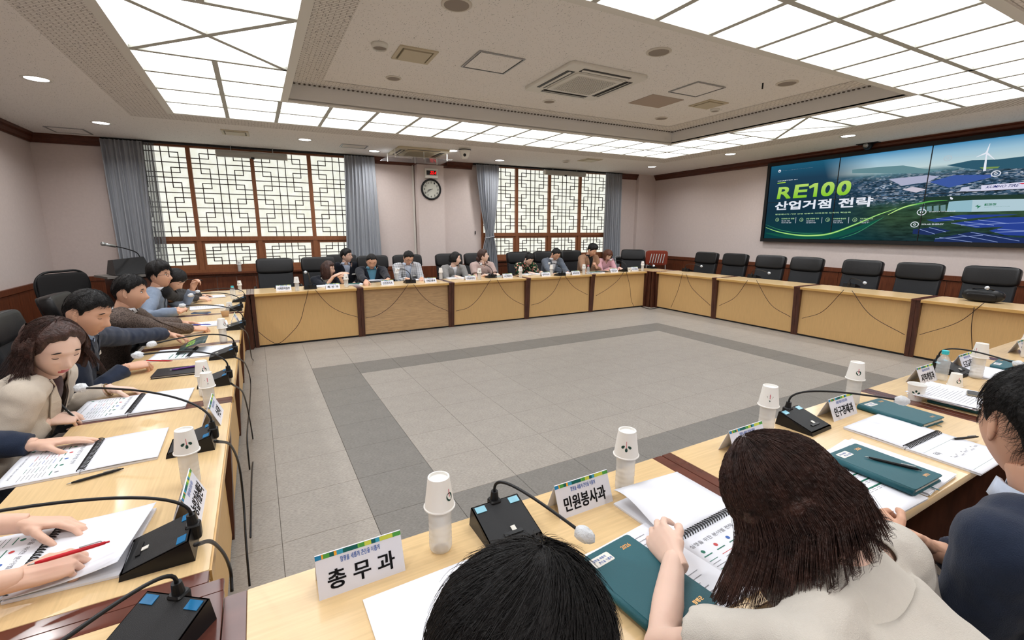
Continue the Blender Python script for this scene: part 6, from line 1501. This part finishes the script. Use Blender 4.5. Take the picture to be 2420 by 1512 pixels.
    nb = {}
    for (a_, b_), c_ in ec.items():
        if c_ == 1: nb.setdefault(a_, []).append(b_); nb.setdefault(b_, []).append(a_)
    for _ in range(10):
        new = {i: V[i]*.4 + sum((V[j] for j in L), Vector())*(.6/len(L)) for i, L in nb.items()}
        for i, v_ in new.items(): V[i] = v_
    t = MB(); t.add(V, keep); t.v = loc(t.v); jk = t.build('blouse' if (fem and not shirt) else 'jacket', top, root, smooth=True)
    sm = jk.modifiers.new('s', 'SOLIDIFY'); sm.thickness = .003 if detail else .005; sm.offset = -1
    bv = BVHTree.FromPolygons(V, F)
    if shirt and lapel:
        for sg in (1, -1):
            P1, P2 = [], []; nst = 9
            for k in range(nst):
                q = k/(nst - 1); z = zt - vz + (vz + .0)*q; xe = vw*q; wdt = (.050*math.sin(PI*min(1, q*1.15))**.7 + .004) if q < .98 else .02
                for xx, L_ in ((xe, P1), (xe + wdt, P2)):
                    o_ = hip + tor_dir*z + lf*sg*xx + fd*.5; hit = bv.ray_cast(o_, -fd)
                    L_.append((hit[0] if hit[0] is not None else (hip + tor_dir*z + lf*sg*xx + fd*.1)) + fd*.006)
            t = MB(); vs = [p for pr in zip(P1, P2) for p in pr]; t.add(vs, [(2*k, 2*k + 1, 2*k + 3, 2*k + 2) for k in range(nst - 1)]); t.v = loc(t.v); lp = t.build('lapel', top, jk); 
            q = lp.modifiers.new('s', 'SOLIDIFY'); q.thickness = .004
    if collar and big_collar:
        t = MB(); vs = []; n = 24
        for k in range(n + 1):
            a = .55 + (2*PI - 1.1)*k/n; dr = fd*math.cos(a) + lf*math.sin(a); bk = max(0, -math.cos(a)); fr = max(0, math.cos(a))
            for r_, h in ((.070, .058), (.084, .062), (.112 + .03*fr + .020*bk, -.008), (.132 + .04*fr + .022*bk, -.040 - .02*fr)): vs.append(N + dr*(r_*s) + up_t*(h*s) + fd*.004)
        t.add(vs, [(4*k + i, 4*k + i + 1, 4*k + i + 5, 4*k + i + 4) for k in range(n) for i in (0, 1, 2)]); t.v = loc(t.v); cl = t.build('collar', top, root, smooth=True); q = cl.modifiers.new('s', 'SOLIDIFY'); q.thickness = .004
    elif collar:
        cm = shirt if shirt else top; t = MB(); vs = []; n = 20
        for k in range(n + 1):
            a = .42 + (2*PI - .84)*k/n; dr = fd*math.cos(a) + lf*math.sin(a); fr = max(0, math.cos(a))
            for r_, h in ((.060, .026), (.068, .030), (.080 + .012*fr, -.004 - .012*fr)): vs.append(N + dr*(r_*s) + up_t*(h*s) + fd*.004)
        t.add(vs, [(3*k + i, 3*k + i + 1, 3*k + i + 4, 3*k + i + 3) for k in range(n) for i in (0, 1)]); t.v = loc(t.v); cl = t.build('collar', cm, root, smooth=True); q = cl.modifiers.new('s', 'SOLIDIFY'); q.thickness = .003
    if badge:
        o_ = hip + tor_dir*(zt - .20) + lf*badge*.105 + fd*.5; hit = bv.ray_cast(o_, -fd)
        if hit[0] is not None:
            t = MB(); t.box(hit[0] + fd*.008, (.008, .062, .020), Matrix.Rotation(fa, 3, 'Z')); t.v = loc(t.v); t.build('name_badge', m_white, root)
    if hair:
        t = MB(); k = dict(hair); mt = k.pop('mat', HAIRB); fall = k.pop('fall', None); bun = k.pop('bun', None); hair_cap(t, HM, k.pop('style', 'short'), k.pop('thick', .014), fem=fem, fat=fat, **k)
        if fall:
            dn = (HM.to_3x3().inverted() @ Vector((0, 0, -1))).normalized(); hair_fall(t, HM, None, Rw=dn, **fall)
        if bun: e = MB(); e.ell(bun[0], bun[1], n=14, m=10); o = len(t.v); t.v += [tuple(HM @ Vector(p)) for p in e.v]; t.f += [tuple(i + o for i in f) for f in e.f]; t.m += [0]*len(e.f)
        t.v = loc(t.v); t.build('hair', mt, root, smooth=True)
        hl = hair_lim(hair.get('fringe', .06), hair.get('side', -.004), hair.get('back', -.055), hair.get('part', 0), hair.get('seed', 1), hair.get('temple', 0))
    else: hl = None
    if glasses:
        t = MB()
        for sg in (-1, 1):
            t.tube([Vector((sg*.032 + .021*math.cos(a), .092 - .004*abs(math.cos(a)), .008 + .016*math.sin(a))) for a in [2*PI*k/16 for k in range(17)]], .0013, 5)
            t.tube([Vector((sg*.053, .088, .012)), Vector((sg*.074, .06, .012)), Vector((sg*.082, -.005, .010))], .0014, 5)
        t.tube([Vector((-.011, .094, .010)), Vector((0, .097, .013)), Vector((.011, .094, .010))], .0013, 5); t.v = [tuple(HM @ Vector(p)) for p in t.v]; t.v = loc(t.v); t.build('glasses', m_black, root, smooth=True)
    return dict(lim=hl, root=root, MI=MI, HM=HM, N=N, sh=sh, J=J, fd=fd, lf=lf, up=up_t, loc=loc, bv=bv)
def ppart(P, mb, name, m, smooth=True): mb.v = P['loc'](mb.v); return mb.build(name, m, P['root'], smooth=smooth)
# ================================================================ lectern, folding chairs, striped cloth
p = at_y(315, 650, 6.6); t = thing('lectern', 'dark lectern with a slanted black top and a gooseneck microphone, by the far left curtain', 'lectern', (p.x - .05, 6.7, 0), .5)
a = MB(); a.rbox((0, 0, .45), (.46, .34, .90), .02); a.build('body', m_dark, t)
a = MB(); a.box((0, 0, .93), (.62, .46, .025), Matrix.Rotation(.0, 3, 'X')); a.build('desk_board', mat('grey_board', (110, 106, 102), .5), t)
a = MB(); a.add([(-.2, -.16, .95), (.2, -.16, .95), (.2, .16, .95), (-.2, .16, .95), (-.16, .0, 1.14), (.18, .0, 1.17), (.2, .17, 1.16), (-.16, .17, 1.13)], [(3, 2, 1, 0), (0, 1, 5, 4), (1, 2, 6, 5), (2, 3, 7, 6), (3, 0, 4, 7), (4, 5, 6, 7)]); a.build('reading_top', m_black, t)
a = MB(); a.tube(spline([(.18, .1, 1.13), (.14, .1, 1.22), (.0, .02, 1.28), (-.14, -.04, 1.32)], 6), .007, 8); a.build('gooseneck', m_black, t, smooth=True); a = MB(); a.tube([(-.12, -.03, 1.315), (-.24, -.08, 1.345)], [.016, .020], 12); a.ell((-.255, -.086, 1.35), .026, None, 12, 8); a.build('microphone_head', m_metal, t, smooth=True)
lx = -9
def back_chair(x, y, rz, l, g='single chairs of the back row'): return chair(x, y, rz, l, g)
for u, v, y, l in ((649, 622, 6.75, 'empty black executive chair left of the gesturing woman'), (752, 626, 6.78, 'black chair behind the gesturing woman'), (880, 610, 6.80, 'black chair behind the man in the blue shirt'), (962, 614, 6.80, 'black chair behind the checked jacket'),
        (1060, 611, 6.80, 'black chair behind the grey-jacket woman'), (1125, 610, 6.80, 'black chair behind the pale blouse'), (1224, 606, 6.80, 'black chair behind the floral blouse'), (1285, 604, 6.80, 'black chair between the floral blouse and the grey-blue jacket'), (1348, 601, 6.80, 'black chair between the grey-blue and tan jackets')):
    p = at_y(u, v, y + .33); lx = max(p.x, lx + .58); back_chair(lx, y, 0, l)
def pchair(x, y, l):
    o = chair(x + .05, y, PI/2, l, 'chairs of the left row'); o.scale = (1, 1, .87); return o
pchair(-.56, 1.52, 'black chair behind the woman in the cream blazer'); pchair(-.56, 2.50, 'black chair behind the man in the navy suit'); pchair(-.54, 3.45, 'black chair behind the brown tweed jacket'); pchair(-.54, 4.60, 'black chair behind the blue-grey blazer')
pchair(-.60, .88, 'black chair beyond the left picture edge, seat of the navy sleeve'); pchair(-.62, .24, 'black chair beyond the near left corner, seat of the red pen hands')
for x_, l_ in ((.96, 'black chair under the foreground black-haired person'), (1.60, 'black chair under the brown-haired woman in beige'), (2.30, 'black chair under the man in navy at the right edge')): chair(x_, -1.22, PI, l_, 'chairs of the front row')
for u, v, y, l in ((175, 650, 4.6, 'black mesh-back chair in the second row by the left wall'),):
    p = at_z(u, v, 1.02); t = thing('mesh_chair', l, 'chair', (-1.08, 6.25, 0), PI*.3)
    a = MB(); pad(a, (0, .2, .80), (.58, .05, .42), None, .3, .3, bend=.03); a.build('mesh_back', mat('mesh_black', (30, 29, 30), .7), t, smooth=True); a = MB(); pad(a, (0, -.02, .46), (.50, .48, .08)); a.build('seat', m_black, t, smooth=True)
    a = MB(); a.tube(spline([(-.28, .2, .62), (-.30, .21, .9), (-.2, .21, 1.02), (0, .22, 1.03), (.2, .21, 1.02), (.30, .21, .9), (.28, .2, .62)], 6), .014, 8); a.build('back_frame', m_black, t, smooth=True)
    for sx in (-.2, .2):
        for sy in (-.2, .2): a = MB(); a.tube([(sx, sy, .44), (sx*1.1, sy*1.1, .0)], .014, 8); a.build('leg', m_black, t)
def fold_chair(x, y, rz, l, cloth_=False):
    t = thing('folding_chair', l, 'chair', (x, y, 0), rz)
    for sx in (-.21, .21): a = MB(); a.tube([(sx, -.14, 0), (sx, .16, .86)], .011, 8); a.build('front_leg', m_metal, t); a = MB(); a.tube([(sx, .20, 0), (sx, -.12, .46)], .011, 8); a.build('rear_leg', m_metal, t)
    a = MB(); a.tube(spline([(-.21, .16, .86), (-.17, .165, .90), (.17, .165, .90), (.21, .16, .86)], 5), .011, 8); a.build('top_tube', m_metal, t, smooth=True)
    a = MB(); pad(a, (0, .148, .80), (.40, .03, .16), None, .3, .3); a.build('backrest', m_black, t, smooth=True); a = MB(); pad(a, (0, -.02, .45), (.42, .40, .04), None, .3, .3); a.build('seat', m_black, t, smooth=True)
    return t
p = at_y(1483, 622, 7.2); fold_chair(p.x, 7.25, -.2, 'grey tube folding chair in front of the rightmost curtain')
p = at_y(1604, 626, 6.9); t = fold_chair(min(p.x, 9.25), 6.9, -.7, 'folding chair draped with a red cover beside the far corner')
a = MB(); pad(a, (0, .12, .86), (.52, .06, .36), None, .3, .3); a.build('red_cover', mat('red_cover', (140, 56, 36), .7), t, smooth=True)
a = MB()
for k in range(6): a.tube([(-.12 + .06*k, .08, .96), (-.16 + .06*k, .07, .74)], .010, 6)
a.build('striped_strap', mat('strap_white', (214, 214, 210), .6), t)
p = at_y(1512, 620, 7.0); t = thing('equipment_cover', 'black cloth heap behind the far right chair', 'cover', (p.x + .25, 7.45, 0)); a = MB(); pad(a, (0, 0, .5), (.55, .45, 1.0), None, .5, .6); a.build('cloth', m_black, t, smooth=True)
# ================================================================ the people in the room
D_ = lambda *a: Vector(a)
c_navy = cloth('navy_suit', (36, 46, 66)); c_navy2 = cloth('deep_navy_jacket', (26, 30, 40)); c_cream = cloth('cream_blazer', (200, 189, 174), var=.04); c_blue = cloth('blue_shirt', (150, 176, 214), bump=.1)
c_tweed = speckled('brown_tweed', (80, 66, 60), [(.3, (52, 44, 42)), (.7, (118, 104, 96))], 160, 'N'); c_bg = cloth('blue_grey_blazer', (128, 142, 162)); c_white = cloth('white_shirt', (222, 224, 230), bump=.1)
c_plum = cloth('plum_top', (62, 38, 40)); c_check = checked('grey_check_jacket', (196, 198, 202), (96, 98, 106), 30); c_lblue = cloth('pale_blue_shirt', (200, 212, 232), bump=.1)
c_grey = speckled('grey_tweed_jacket', (140, 140, 138), [(.3, (104, 104, 104)), (.7, (160, 158, 156))], 180, 'N'); c_mauve = cloth('mauve_blouse', (186, 164, 158)); c_floral = speckled('floral_blouse', (30, 44, 34), [(0, (24, 38, 30)), (.42, (34, 84, 48)), (.6, (24, 34, 30)), (.74, (206, 120, 110)), (.84, (222, 206, 180)), (.92, (40, 60, 44))], 60)
c_steel = cloth('steel_grey_jacket', (98, 106, 118)); c_tan = cloth('tan_jacket', (160, 124, 98)); c_pink = cloth('pink_shirt', (222, 172, 182)); c_black = cloth('black_tee', (26, 26, 28)); c_teal = cloth('teal_shirt', (90, 140, 164), bump=.1)
c_beige = cloth('beige_blouse', (208, 203, 194), scale=20, var=.04); c_sky = cloth('light_check_shirt', (180, 190, 210))
m_silver = mat('silver', (190, 190, 190), .25, metal=1)
GL = 'people of the left row'; 
def W_(u, v, dz): return at_z(u, v, TZ + dz)
lap = lambda h, fd, sg: h + fd*.30 + Vector((-fd.y, fd.x, 0))*.08*sg + Vector((0, 0, .12))
# --- left row (facing +X)
P1 = person('woman in a cream blazer looking down and writing, dark wavy bob', (-.22, 1.44, .48), at_z(127, 826, 1.05), 0, (.60, -.64, -.38), [
    (W_(262, 918, .042), (-.3, .5, -.8), (1, -.12, -.16), (0, .25, 1), 'relaxed'), (W_(112, 994, .042), (-.5, -.7, -.5), (.9, .28, -.1), (-.1, -.45, .9), 'pen')], c_cream, c_plum, dict(mat=HAIRD, thick=.024, seed=4, fringe=.084, part=.5, side=.0, temple=.2, fall=dict(length=.085, thick=.024, open_=1.22, seed=4, inward=.006, wave=.008)),
    SKIN3, detail=2, s=.97, fem=1, eyes='down', vee=(.30, .095), collar=False, lip=LIPR)
pen(*(at_z(150, 962, .80)), (.50, -.25, -.70), 'black and red pen in the hand of the woman in the cream blazer', L=.14)
J = P1['J'][0]; a = MB(); wr = J[2] - (J[2] - J[1]).normalized()*.01; ax = (J[2] - J[1]).normalized(); xx = ax.orthogonal().normalized(); yy = ax.cross(xx)
a.tube([wr + (xx*math.cos(q) + yy*math.sin(q))*.031 for q in [2*PI*k/20 for k in range(21)]], .003, 6); ppart(P1, a, 'bracelet', mat('bronze', (120, 96, 60), .3, metal=.8))
P2 = person('man in a navy suit and light blue shirt holding a red pen', (-.20, 2.40, .48), at_z(208, 742, 1.10), 0, (.88, -.30, -.34), [
    (W_(395, 788, .085), (-.2, .8, -.4), (.85, -.05, -.30), (.1, .3, 1), 'pinch'), (W_(300, 868, .045), (-.5, -.6, -.6), (.9, .42, .0), (0, -.35, .95), 'pen')], c_navy, c_blue, dict(thick=.013, seed=8, fringe=.066, side=.012, back=-.035), SKIN2, detail=2, s=1.0, eyes='down', fat=.2, badge=1, vee=(.32, .085))
pen(*(at_z(372, 852, .79)), (.9, .40, -.25), 'red pen in the hand of the man in the navy suit', mat('red_pen', (200, 30, 44), .35), L=.13)
P3 = person('man in a brown tweed jacket over a white shirt, in profile', (-.20, 3.32, .48), at_z(308, 692, 1.10), 3, (.97, -.12, -.10), [
    (W_(428, 762, .04), (-.4, .5, -.8), (1, -.1, -.1), (0, .3, 1), 'relaxed'), (W_(455, 777, .04), (-.5, -.6, -.5), (1, .25, -.1), (0, -.3, 1), 'pen')], c_tweed, c_white, dict(thick=.014, seed=11, fringe=.064, side=.010, back=-.04), SKIN2, detail=1, s=.98, vee=(.32, .075))
pen(*(at_z(474, 767, .765)), (1, .1, -.1), 'blue pen in the hand of the man in the tweed jacket', mat('blue_pen', (40, 60, 180), .35), L=.13)
P4 = person('man with glasses in a blue-grey blazer raising a pen', (-.20, 4.66, .48), at_z(378, 652, 1.085), -5, (.93, -.36, .05), [
    (at_y(455, 682, 4.74), (.2, .35, -.9), (.35, -.1, .8), (-.6, .6, .2), 'pen'), (W_(425, 735, .06), (-.5, -.7, -.5), (.2, .8, .2), (.4, -.2, .8), 'relaxed')], c_bg, c_white, dict(thick=.022, style='volume', seed=5, fringe=.058, side=-.004, clump=1.6), SKIN2, detail=1, s=.98, glasses=True, vee=(.30, .07))
pen(*(at_y(459, 661, 4.76)), (1, -.15, -.12), 'dark pen held up by the man in the blue-grey blazer', L=.14)
P5 = person('person mostly hidden behind the blue-grey blazer, looking down', (-.22, 5.36, .48), at_z(412, 662, 1.03), 0, (.7, -.35, -.6), [
    ((.20, 5.45, .76), (-.4, .5, -.8), (1, 0, -.1), (0, .3, 1), 'relaxed'), ((.20, 5.15, .76), (-.5, -.6, -.5), (1, 0, -.1), (0, -.3, 1), 'relaxed')], c_black, None, dict(thick=.020, seed=3, fringe=.040, side=-.02), SKIN, detail=0, s=.93, fem=1, eyes='down', vee=(0, 0))
PA = person('person beyond the left edge, only a navy sleeve and a hand on the booklet', (-.42, .86, .50), (-.30, .86, 1.16), 0, (1, 0, -.3), [
    (W_(80, 1050, .040), (-.3, .6, -.7), (.9, .10, -.08), (0, .15, 1), 'flat'), ((-.1, .62, .78), (-.4, -.6, -.6), (1, .2, -.1), (0, -.3, 1), 'relaxed')], c_navy, c_white, dict(thick=.014, seed=2), SKIN, detail=1, s=.98, sleeve_end=.97)
PB = person('person beyond the near left edge, only two bare hands with a red pen', (-.40, .26, .50), (-.34, .24, 1.14), 0, (1, 0, -.3), [
    (W_(55, 1236, .050), (-.3, .6, -.7), (.95, -.20, -.16), (0, .35, 1), 'relaxed'), (W_(40, 1370, .052), (-.4, -.6, -.6), (.95, .32, -.05), (-.1, -.35, .9), 'pen')], c_navy2, None, dict(thick=.02, seed=6), SKIN, detail=2, s=.98, sleeve_end=.35, vee=(0, 0))
pen(*(at_z(160, 1308, .80)), (1, .18, -.04), 'red pen in the bare hand at the near left edge', mat('red_pen', (200, 30, 44), .35), L=.13)
# --- back row (facing -Y)
def back(label, u, v, y, look, top, shirt, hair, hands=None, skin=SKIN, **k):
    h = at_y(u, v, y); hip = Vector((h.x + k.pop('hx', 0), 6.64, .46)); H_ = hands or {}
    def hd(key, sg):
        q = H_.get(key)
        if q is None: return ((hip.x + sg*.12, 6.12, .757), (sg*.28, .25, -.9), (-sg*.35, -.9, -.1), (0, 0, 1), 'relaxed')
        w, hint, f, u_, pose = q; return (w, hint, f, u_, pose)
    return person(label, hip, h, -90, look, [hd('L', 1), hd('R', -1)], top, shirt, hair, skin, detail=k.pop('detail', 0), s=k.pop('s', .95), **k)
bob = lambda m=HAIRD, L=.10, **k: dict(mat=m, thick=.020, seed=k.get('seed', 3), fringe=.055, part=.4, side=0, fall=dict(length=L, thick=.022, open_=k.get('o', 1.0), seed=k.get('seed', 3), inward=.008))
back('woman in navy with glasses and long dark hair, both hands raised in a gesture', 776, 636, 6.45, (.86, -.48, -.02), c_navy2, c_cream, bob(HAIRD, .15, seed=2), {'L': (at_y(802, 652, 6.18), (.4, .1, -.9), (.55, -.25, .35), (-.2, -.5, .7), 'relaxed'), 'R': (at_y(788, 653, 6.20), (-.5, .2, -.8), (.75, -.2, .35), (-.3, -.3, .8), 'flat')}, fem=1, glasses=True, badge=1, vee=(.30, .06), hx=-.03, sleeve_end=.45, collar=False)
h = at_y(819, 605, 7.16); person('young man in a dark suit seated in the second row by the curtain', (h.x, 7.40, .50), h, -88, (.80, -.58, .06), [(lap(D_(h.x, 7.40, .5), D_(0, -1, 0), 1), (.6, .2, -.8), (-.3, -1, 0), (0, 0, 1), 'relaxed'), (lap(D_(h.x, 7.40, .5), D_(0, -1, 0), -1), (-.6, .2, -.8), (.3, -1, 0), (0, 0, 1), 'relaxed')], c_navy2, c_sky, dict(thick=.020, seed=7, fringe=.050, side=-.005), SKIN, s=.97, glasses=True, badge=1, vee=(.32, .07))
chair(h.x, 7.42, 0, 'black chair of the young man in the second row', 'single chairs of the back row')
back('man in a navy jacket and teal-blue shirt reading with his head down', 878, 618, 6.42, (-.05, -.86, -.50), c_navy2, c_teal, dict(thick=.012, seed=9, fringe=.078, side=.01), {'R': (at_y(866, 664, 5.92), (-.6, .2, -.8), (-.25, -.9, -.1), (0, 0, 1), 'relaxed'), 'L': (at_y(917, 660, 5.98), (.6, .2, -.8), (-.6, -.6, -.1), (0, 0, 1), 'relaxed')}, SKIN2, s=1.0, eyes='down', fat=.25, badge=1, vee=(.34, .085))
back('man in a grey checked jacket with glasses looking down', 965, 610, 6.42, (.10, -.84, -.52), c_check, c_lblue, dict(thick=.018, seed=10, fringe=.070, side=.004), None, SKIN2, s=.97, eyes='down', glasses=True, badge=1, vee=(.32, .07))
back('woman in a grey tweed jacket with dark tied hair looking right', 1076, 612, 6.45, (.90, -.42, -.04), c_grey, c_white, dict(mat=HAIRB, thick=.016, seed=12, fringe=.066, side=-.01, temple=.1, fall=dict(length=.050, thick=.018, open_=1.35, seed=12, inward=.010)), None, SKIN3, fem=1, vee=(.26, .05), collar=False)
back('woman in a short-sleeved mauve blouse with glasses looking up to the right', 1142, 605, 6.45, (.88, -.38, .22), c_mauve, None, dict(mat=HAIRD, thick=.018, seed=13, fringe=.052, side=-.02, back=-.07, bun=(Vector((0, -.10, -.03)), (.045, .045, .05))), None, SKIN3, fem=1, fat=.2, glasses=True, badge=1, vee=(.06, .03), short_sleeve=True)
back('woman in a dark green floral blouse reading with head bowed', 1250, 612, 6.38, (.18, -.74, -.66), c_floral, None, dict(mat=HAIRB, thick=.016, seed=14, fringe=.064, side=-.02, back=-.07, bun=(Vector((.02, -.06, .09)), (.035, .04, .035))), None, SKIN3, fem=1, fat=.2, eyes='down', badge=1, vee=(.06, .03))
back('man in a steel-grey jacket and white shirt looking down at his hands', 1313, 601, 6.40, (.12, -.80, -.58), c_steel, c_white, dict(thick=.017, seed=15, fringe=.070, side=.0), {'R': (at_y(1306, 648, 6.0), (-.6, .2, -.8), (.35, -.8, -.1), (0, 0, 1), 'pen'), 'L': (at_y(1342, 644, 6.05), (.6, .2, -.8), (-.35, -.8, -.1), (0, 0, 1), 'relaxed')}, SKIN2, s=.97, eyes='down', vee=(.32, .075))
back('man in a tan jacket over a black top resting his chin on his hand', 1399, 592, 6.42, (.30, -.84, -.45), c_tan, c_black, dict(thick=.022, style='volume', seed=16, fringe=.055, side=-.002, clump=1.5), {'L': (at_y(1409, 632, 6.28), (.5, -.1, -.8), (-.45, -.1, .9), (.3, -.8, .3), 'fist'), 'R': (at_y(1384, 645, 6.05), (-.6, .2, -.8), (.6, -.6, -.1), (0, 0, 1), 'relaxed')}, SKIN2, s=1.0, eyes='down', vee=(.32, .07))
back('woman in a pink shirt with brown bobbed hair looking down', 1436, 603, 6.38, (-.10, -.78, -.60), c_pink, None, bob(HAIRR, .085, seed=17), None, SKIN3, fem=1, eyes='down', vee=(.08, .035))
# --- foreground (facing +Y)
F1 = person('person in the foreground seen from above and behind, tousled black hair and dark glasses', (.97, -1.14, .50), at_z(1216, 1625, 1.035), 70, (.90, .42, -.36), [
    ((.80, -.52, .765), (-.6, -.4, -.7), (.3, .9, -.1), (0, 0, 1), 'relaxed'), ((1.12, -.56, .765), (.6, -.4, -.7), (-.2, .9, -.1), (0, 0, 1), 'relaxed')], c_navy2, c_white, dict(thick=.024, seed=31, fringe=.062, side=.0, back=-.05, clump=1.4), SKIN, detail=2, s=1.06, glasses=True)
F2 = person('woman in a beige short-sleeved blouse, brown bob hiding her face, turning a page', (1.60, -1.20, .47), at_z(1868, 1196, 1.035), 98, (-.30, .72, -.62), [
    (W_(1592, 1322, .055), (-.95, -.1, -.4), (.34, .92, .05), (-.75, .3, .62), 'pinch'), ((1.86, -.60, .70), (.6, -.4, -.7), (-.5, .9, -.1), (0, 0, 1), 'relaxed')], c_beige, None,
    dict(mat=HAIRD, thick=.018, seed=33, fringe=.055, side=.0, fall=dict(length=.050, thick=.016, open_=.78, seed=33, inward=-.006, wave=.004)), SKIN3, detail=2, s=.94, fem=1, short_sleeve=True, big_collar=True, hand_s=1.15, vee=(.0, .0), eyes='down', shoulder=.195, torso_shift=(0, 0), sh_drop=.0)
F3 = person('man in a navy jacket at the right edge, short black hair, hands clasped', (2.28, -1.06, .47), at_z(2452, 1015, 1.14), 84, (.70, .71, -.06), [
    (at_z(2118, 1292, .74), (-.5, -.5, -.7), (.50, .78, .25), (-.75, .35, .45), 'clasp'), (at_z(2205, 1300, .735), (.6, -.4, -.7), (-.50, .80, .25), (.75, .35, .5), 'clasp')], c_navy, c_lblue,
    dict(thick=.011, seed=35, fringe=.062, side=.01, back=-.055), SKIN2, detail=2, s=1.0, sleeve_end=.90)
J = F3['J'][0]; a = MB(); ax = (J[2] - J[1]).normalized(); wr = J[2] - ax*.012; xx = ax.orthogonal().normalized(); yy = ax.cross(xx); a.tube([wr + (xx*math.cos(q) + yy*math.sin(q))*.030 for q in [2*PI*k/20 for k in range(21)]], .0045, 6); wb = ppart(F3, a, 'watch_strap', m_silver)
a = MB(); upv = Vector((-.75, .35, .45)).normalized(); Rz = upv.to_track_quat('Z', 'Y').to_matrix(); a.lathe([(.018, -.004), (.019, .004), (.016, .006)], wr + upv*.031, 18, Rz); ppart(F3, a, 'wristwatch', m_black)
# fine strands over the closest heads, laid along the scalp
def scalp_guide(P, length, lift, swirl, lay=0.0, messy=.3, hang=.12, face=1.0):
    lim = P['lim']
    def g(u, v, t, off):
        cl = int(u*70); u = u + ((cl + .5)/70 - u)*.75*t; th = -PI + 2*PI*u + .05*math.sin(cl*2.4 + t*4.5)*t
        if lay and abs(th) < face: th = math.copysign(face + (face - abs(th))*.6, th if th else 1)
        bot = math.asin(max(-.99, min(.99, lim(th)/.118))); w = off*6.28
        ph0 = math.pi/2 - (v**.6)*(math.pi/2 - (bot if not lay else -.0))*(.96 if not lay else .92)
        ang = length*t/.105; a = th + swirl*t*(.6 + off) + messy*math.sin(w)*t*math.cos(ph0)
        p_ = ph0 - ang*(1 - messy*math.sin(w*1.7)); 
        if lay and p_ < -.05:                      # past the widest line the strand hangs down
            q = head_pt(a, -.05); hg = min(hang*(.7 + .5*off), (-.05 - p_)*.12); return q + q.normalized()*(lift + .008*off + hg*(.50*off*off + .05)) + P['dn']*hg + Vector((.008*math.sin(w*3 + 3*t), .008*math.cos(w*2 + 3*t), 0))*t
        if not lay: p_ = max(p_, bot - .10)
        q = head_pt(a, max(-1.35, p_)); n_ = q.normalized(); z_ = max(0, min(1, (q.z + .01)/.08)); return q + n_*(lift*(.42 + .58*z_)*(.8 + .35*off) + messy*.022*max(0, math.sin(w*2))*t*z_)
    return g
for P, n, L, lift, sw, m_, lay, wd, messy, hang, face in ((F1, 5200, .055, .026, .30, HAIRB, 0, .0005, .5, 0, 0), (F2, 9000, .24, .030, .10, HAIRD, 1, .0005, .26, .080, .75), (P1, 2200, .19, .026, .12, HAIRD, 1, .0006, .2, .07, 1.2),
        (P2, 900, .035, .014, .25, HAIRB, 0, .0007, .35, 0, 0), (P3, 900, .035, .015, .25, HAIRB, 0, .0007, .35, 0, 0), (P4, 900, .05, .024, .3, HAIRB, 0, .0008, .6, 0, 0), (F3, 2200, .03, .012, .2, HAIRB, 0, .0005, .25, 0, 0)):
    P['dn'] = (P['HM'].to_3x3().inverted() @ Vector((0, 0, -1))).normalized()
    mb = MB(); strands(mb, P['HM'], None, scalp_guide(P, L, lift, sw, lay, messy, hang, face), n, wd, 5); mb.v = P['loc'](mb.v); mb.build('loose_strands', m_, P['root'], smooth=True, kind='stuff')
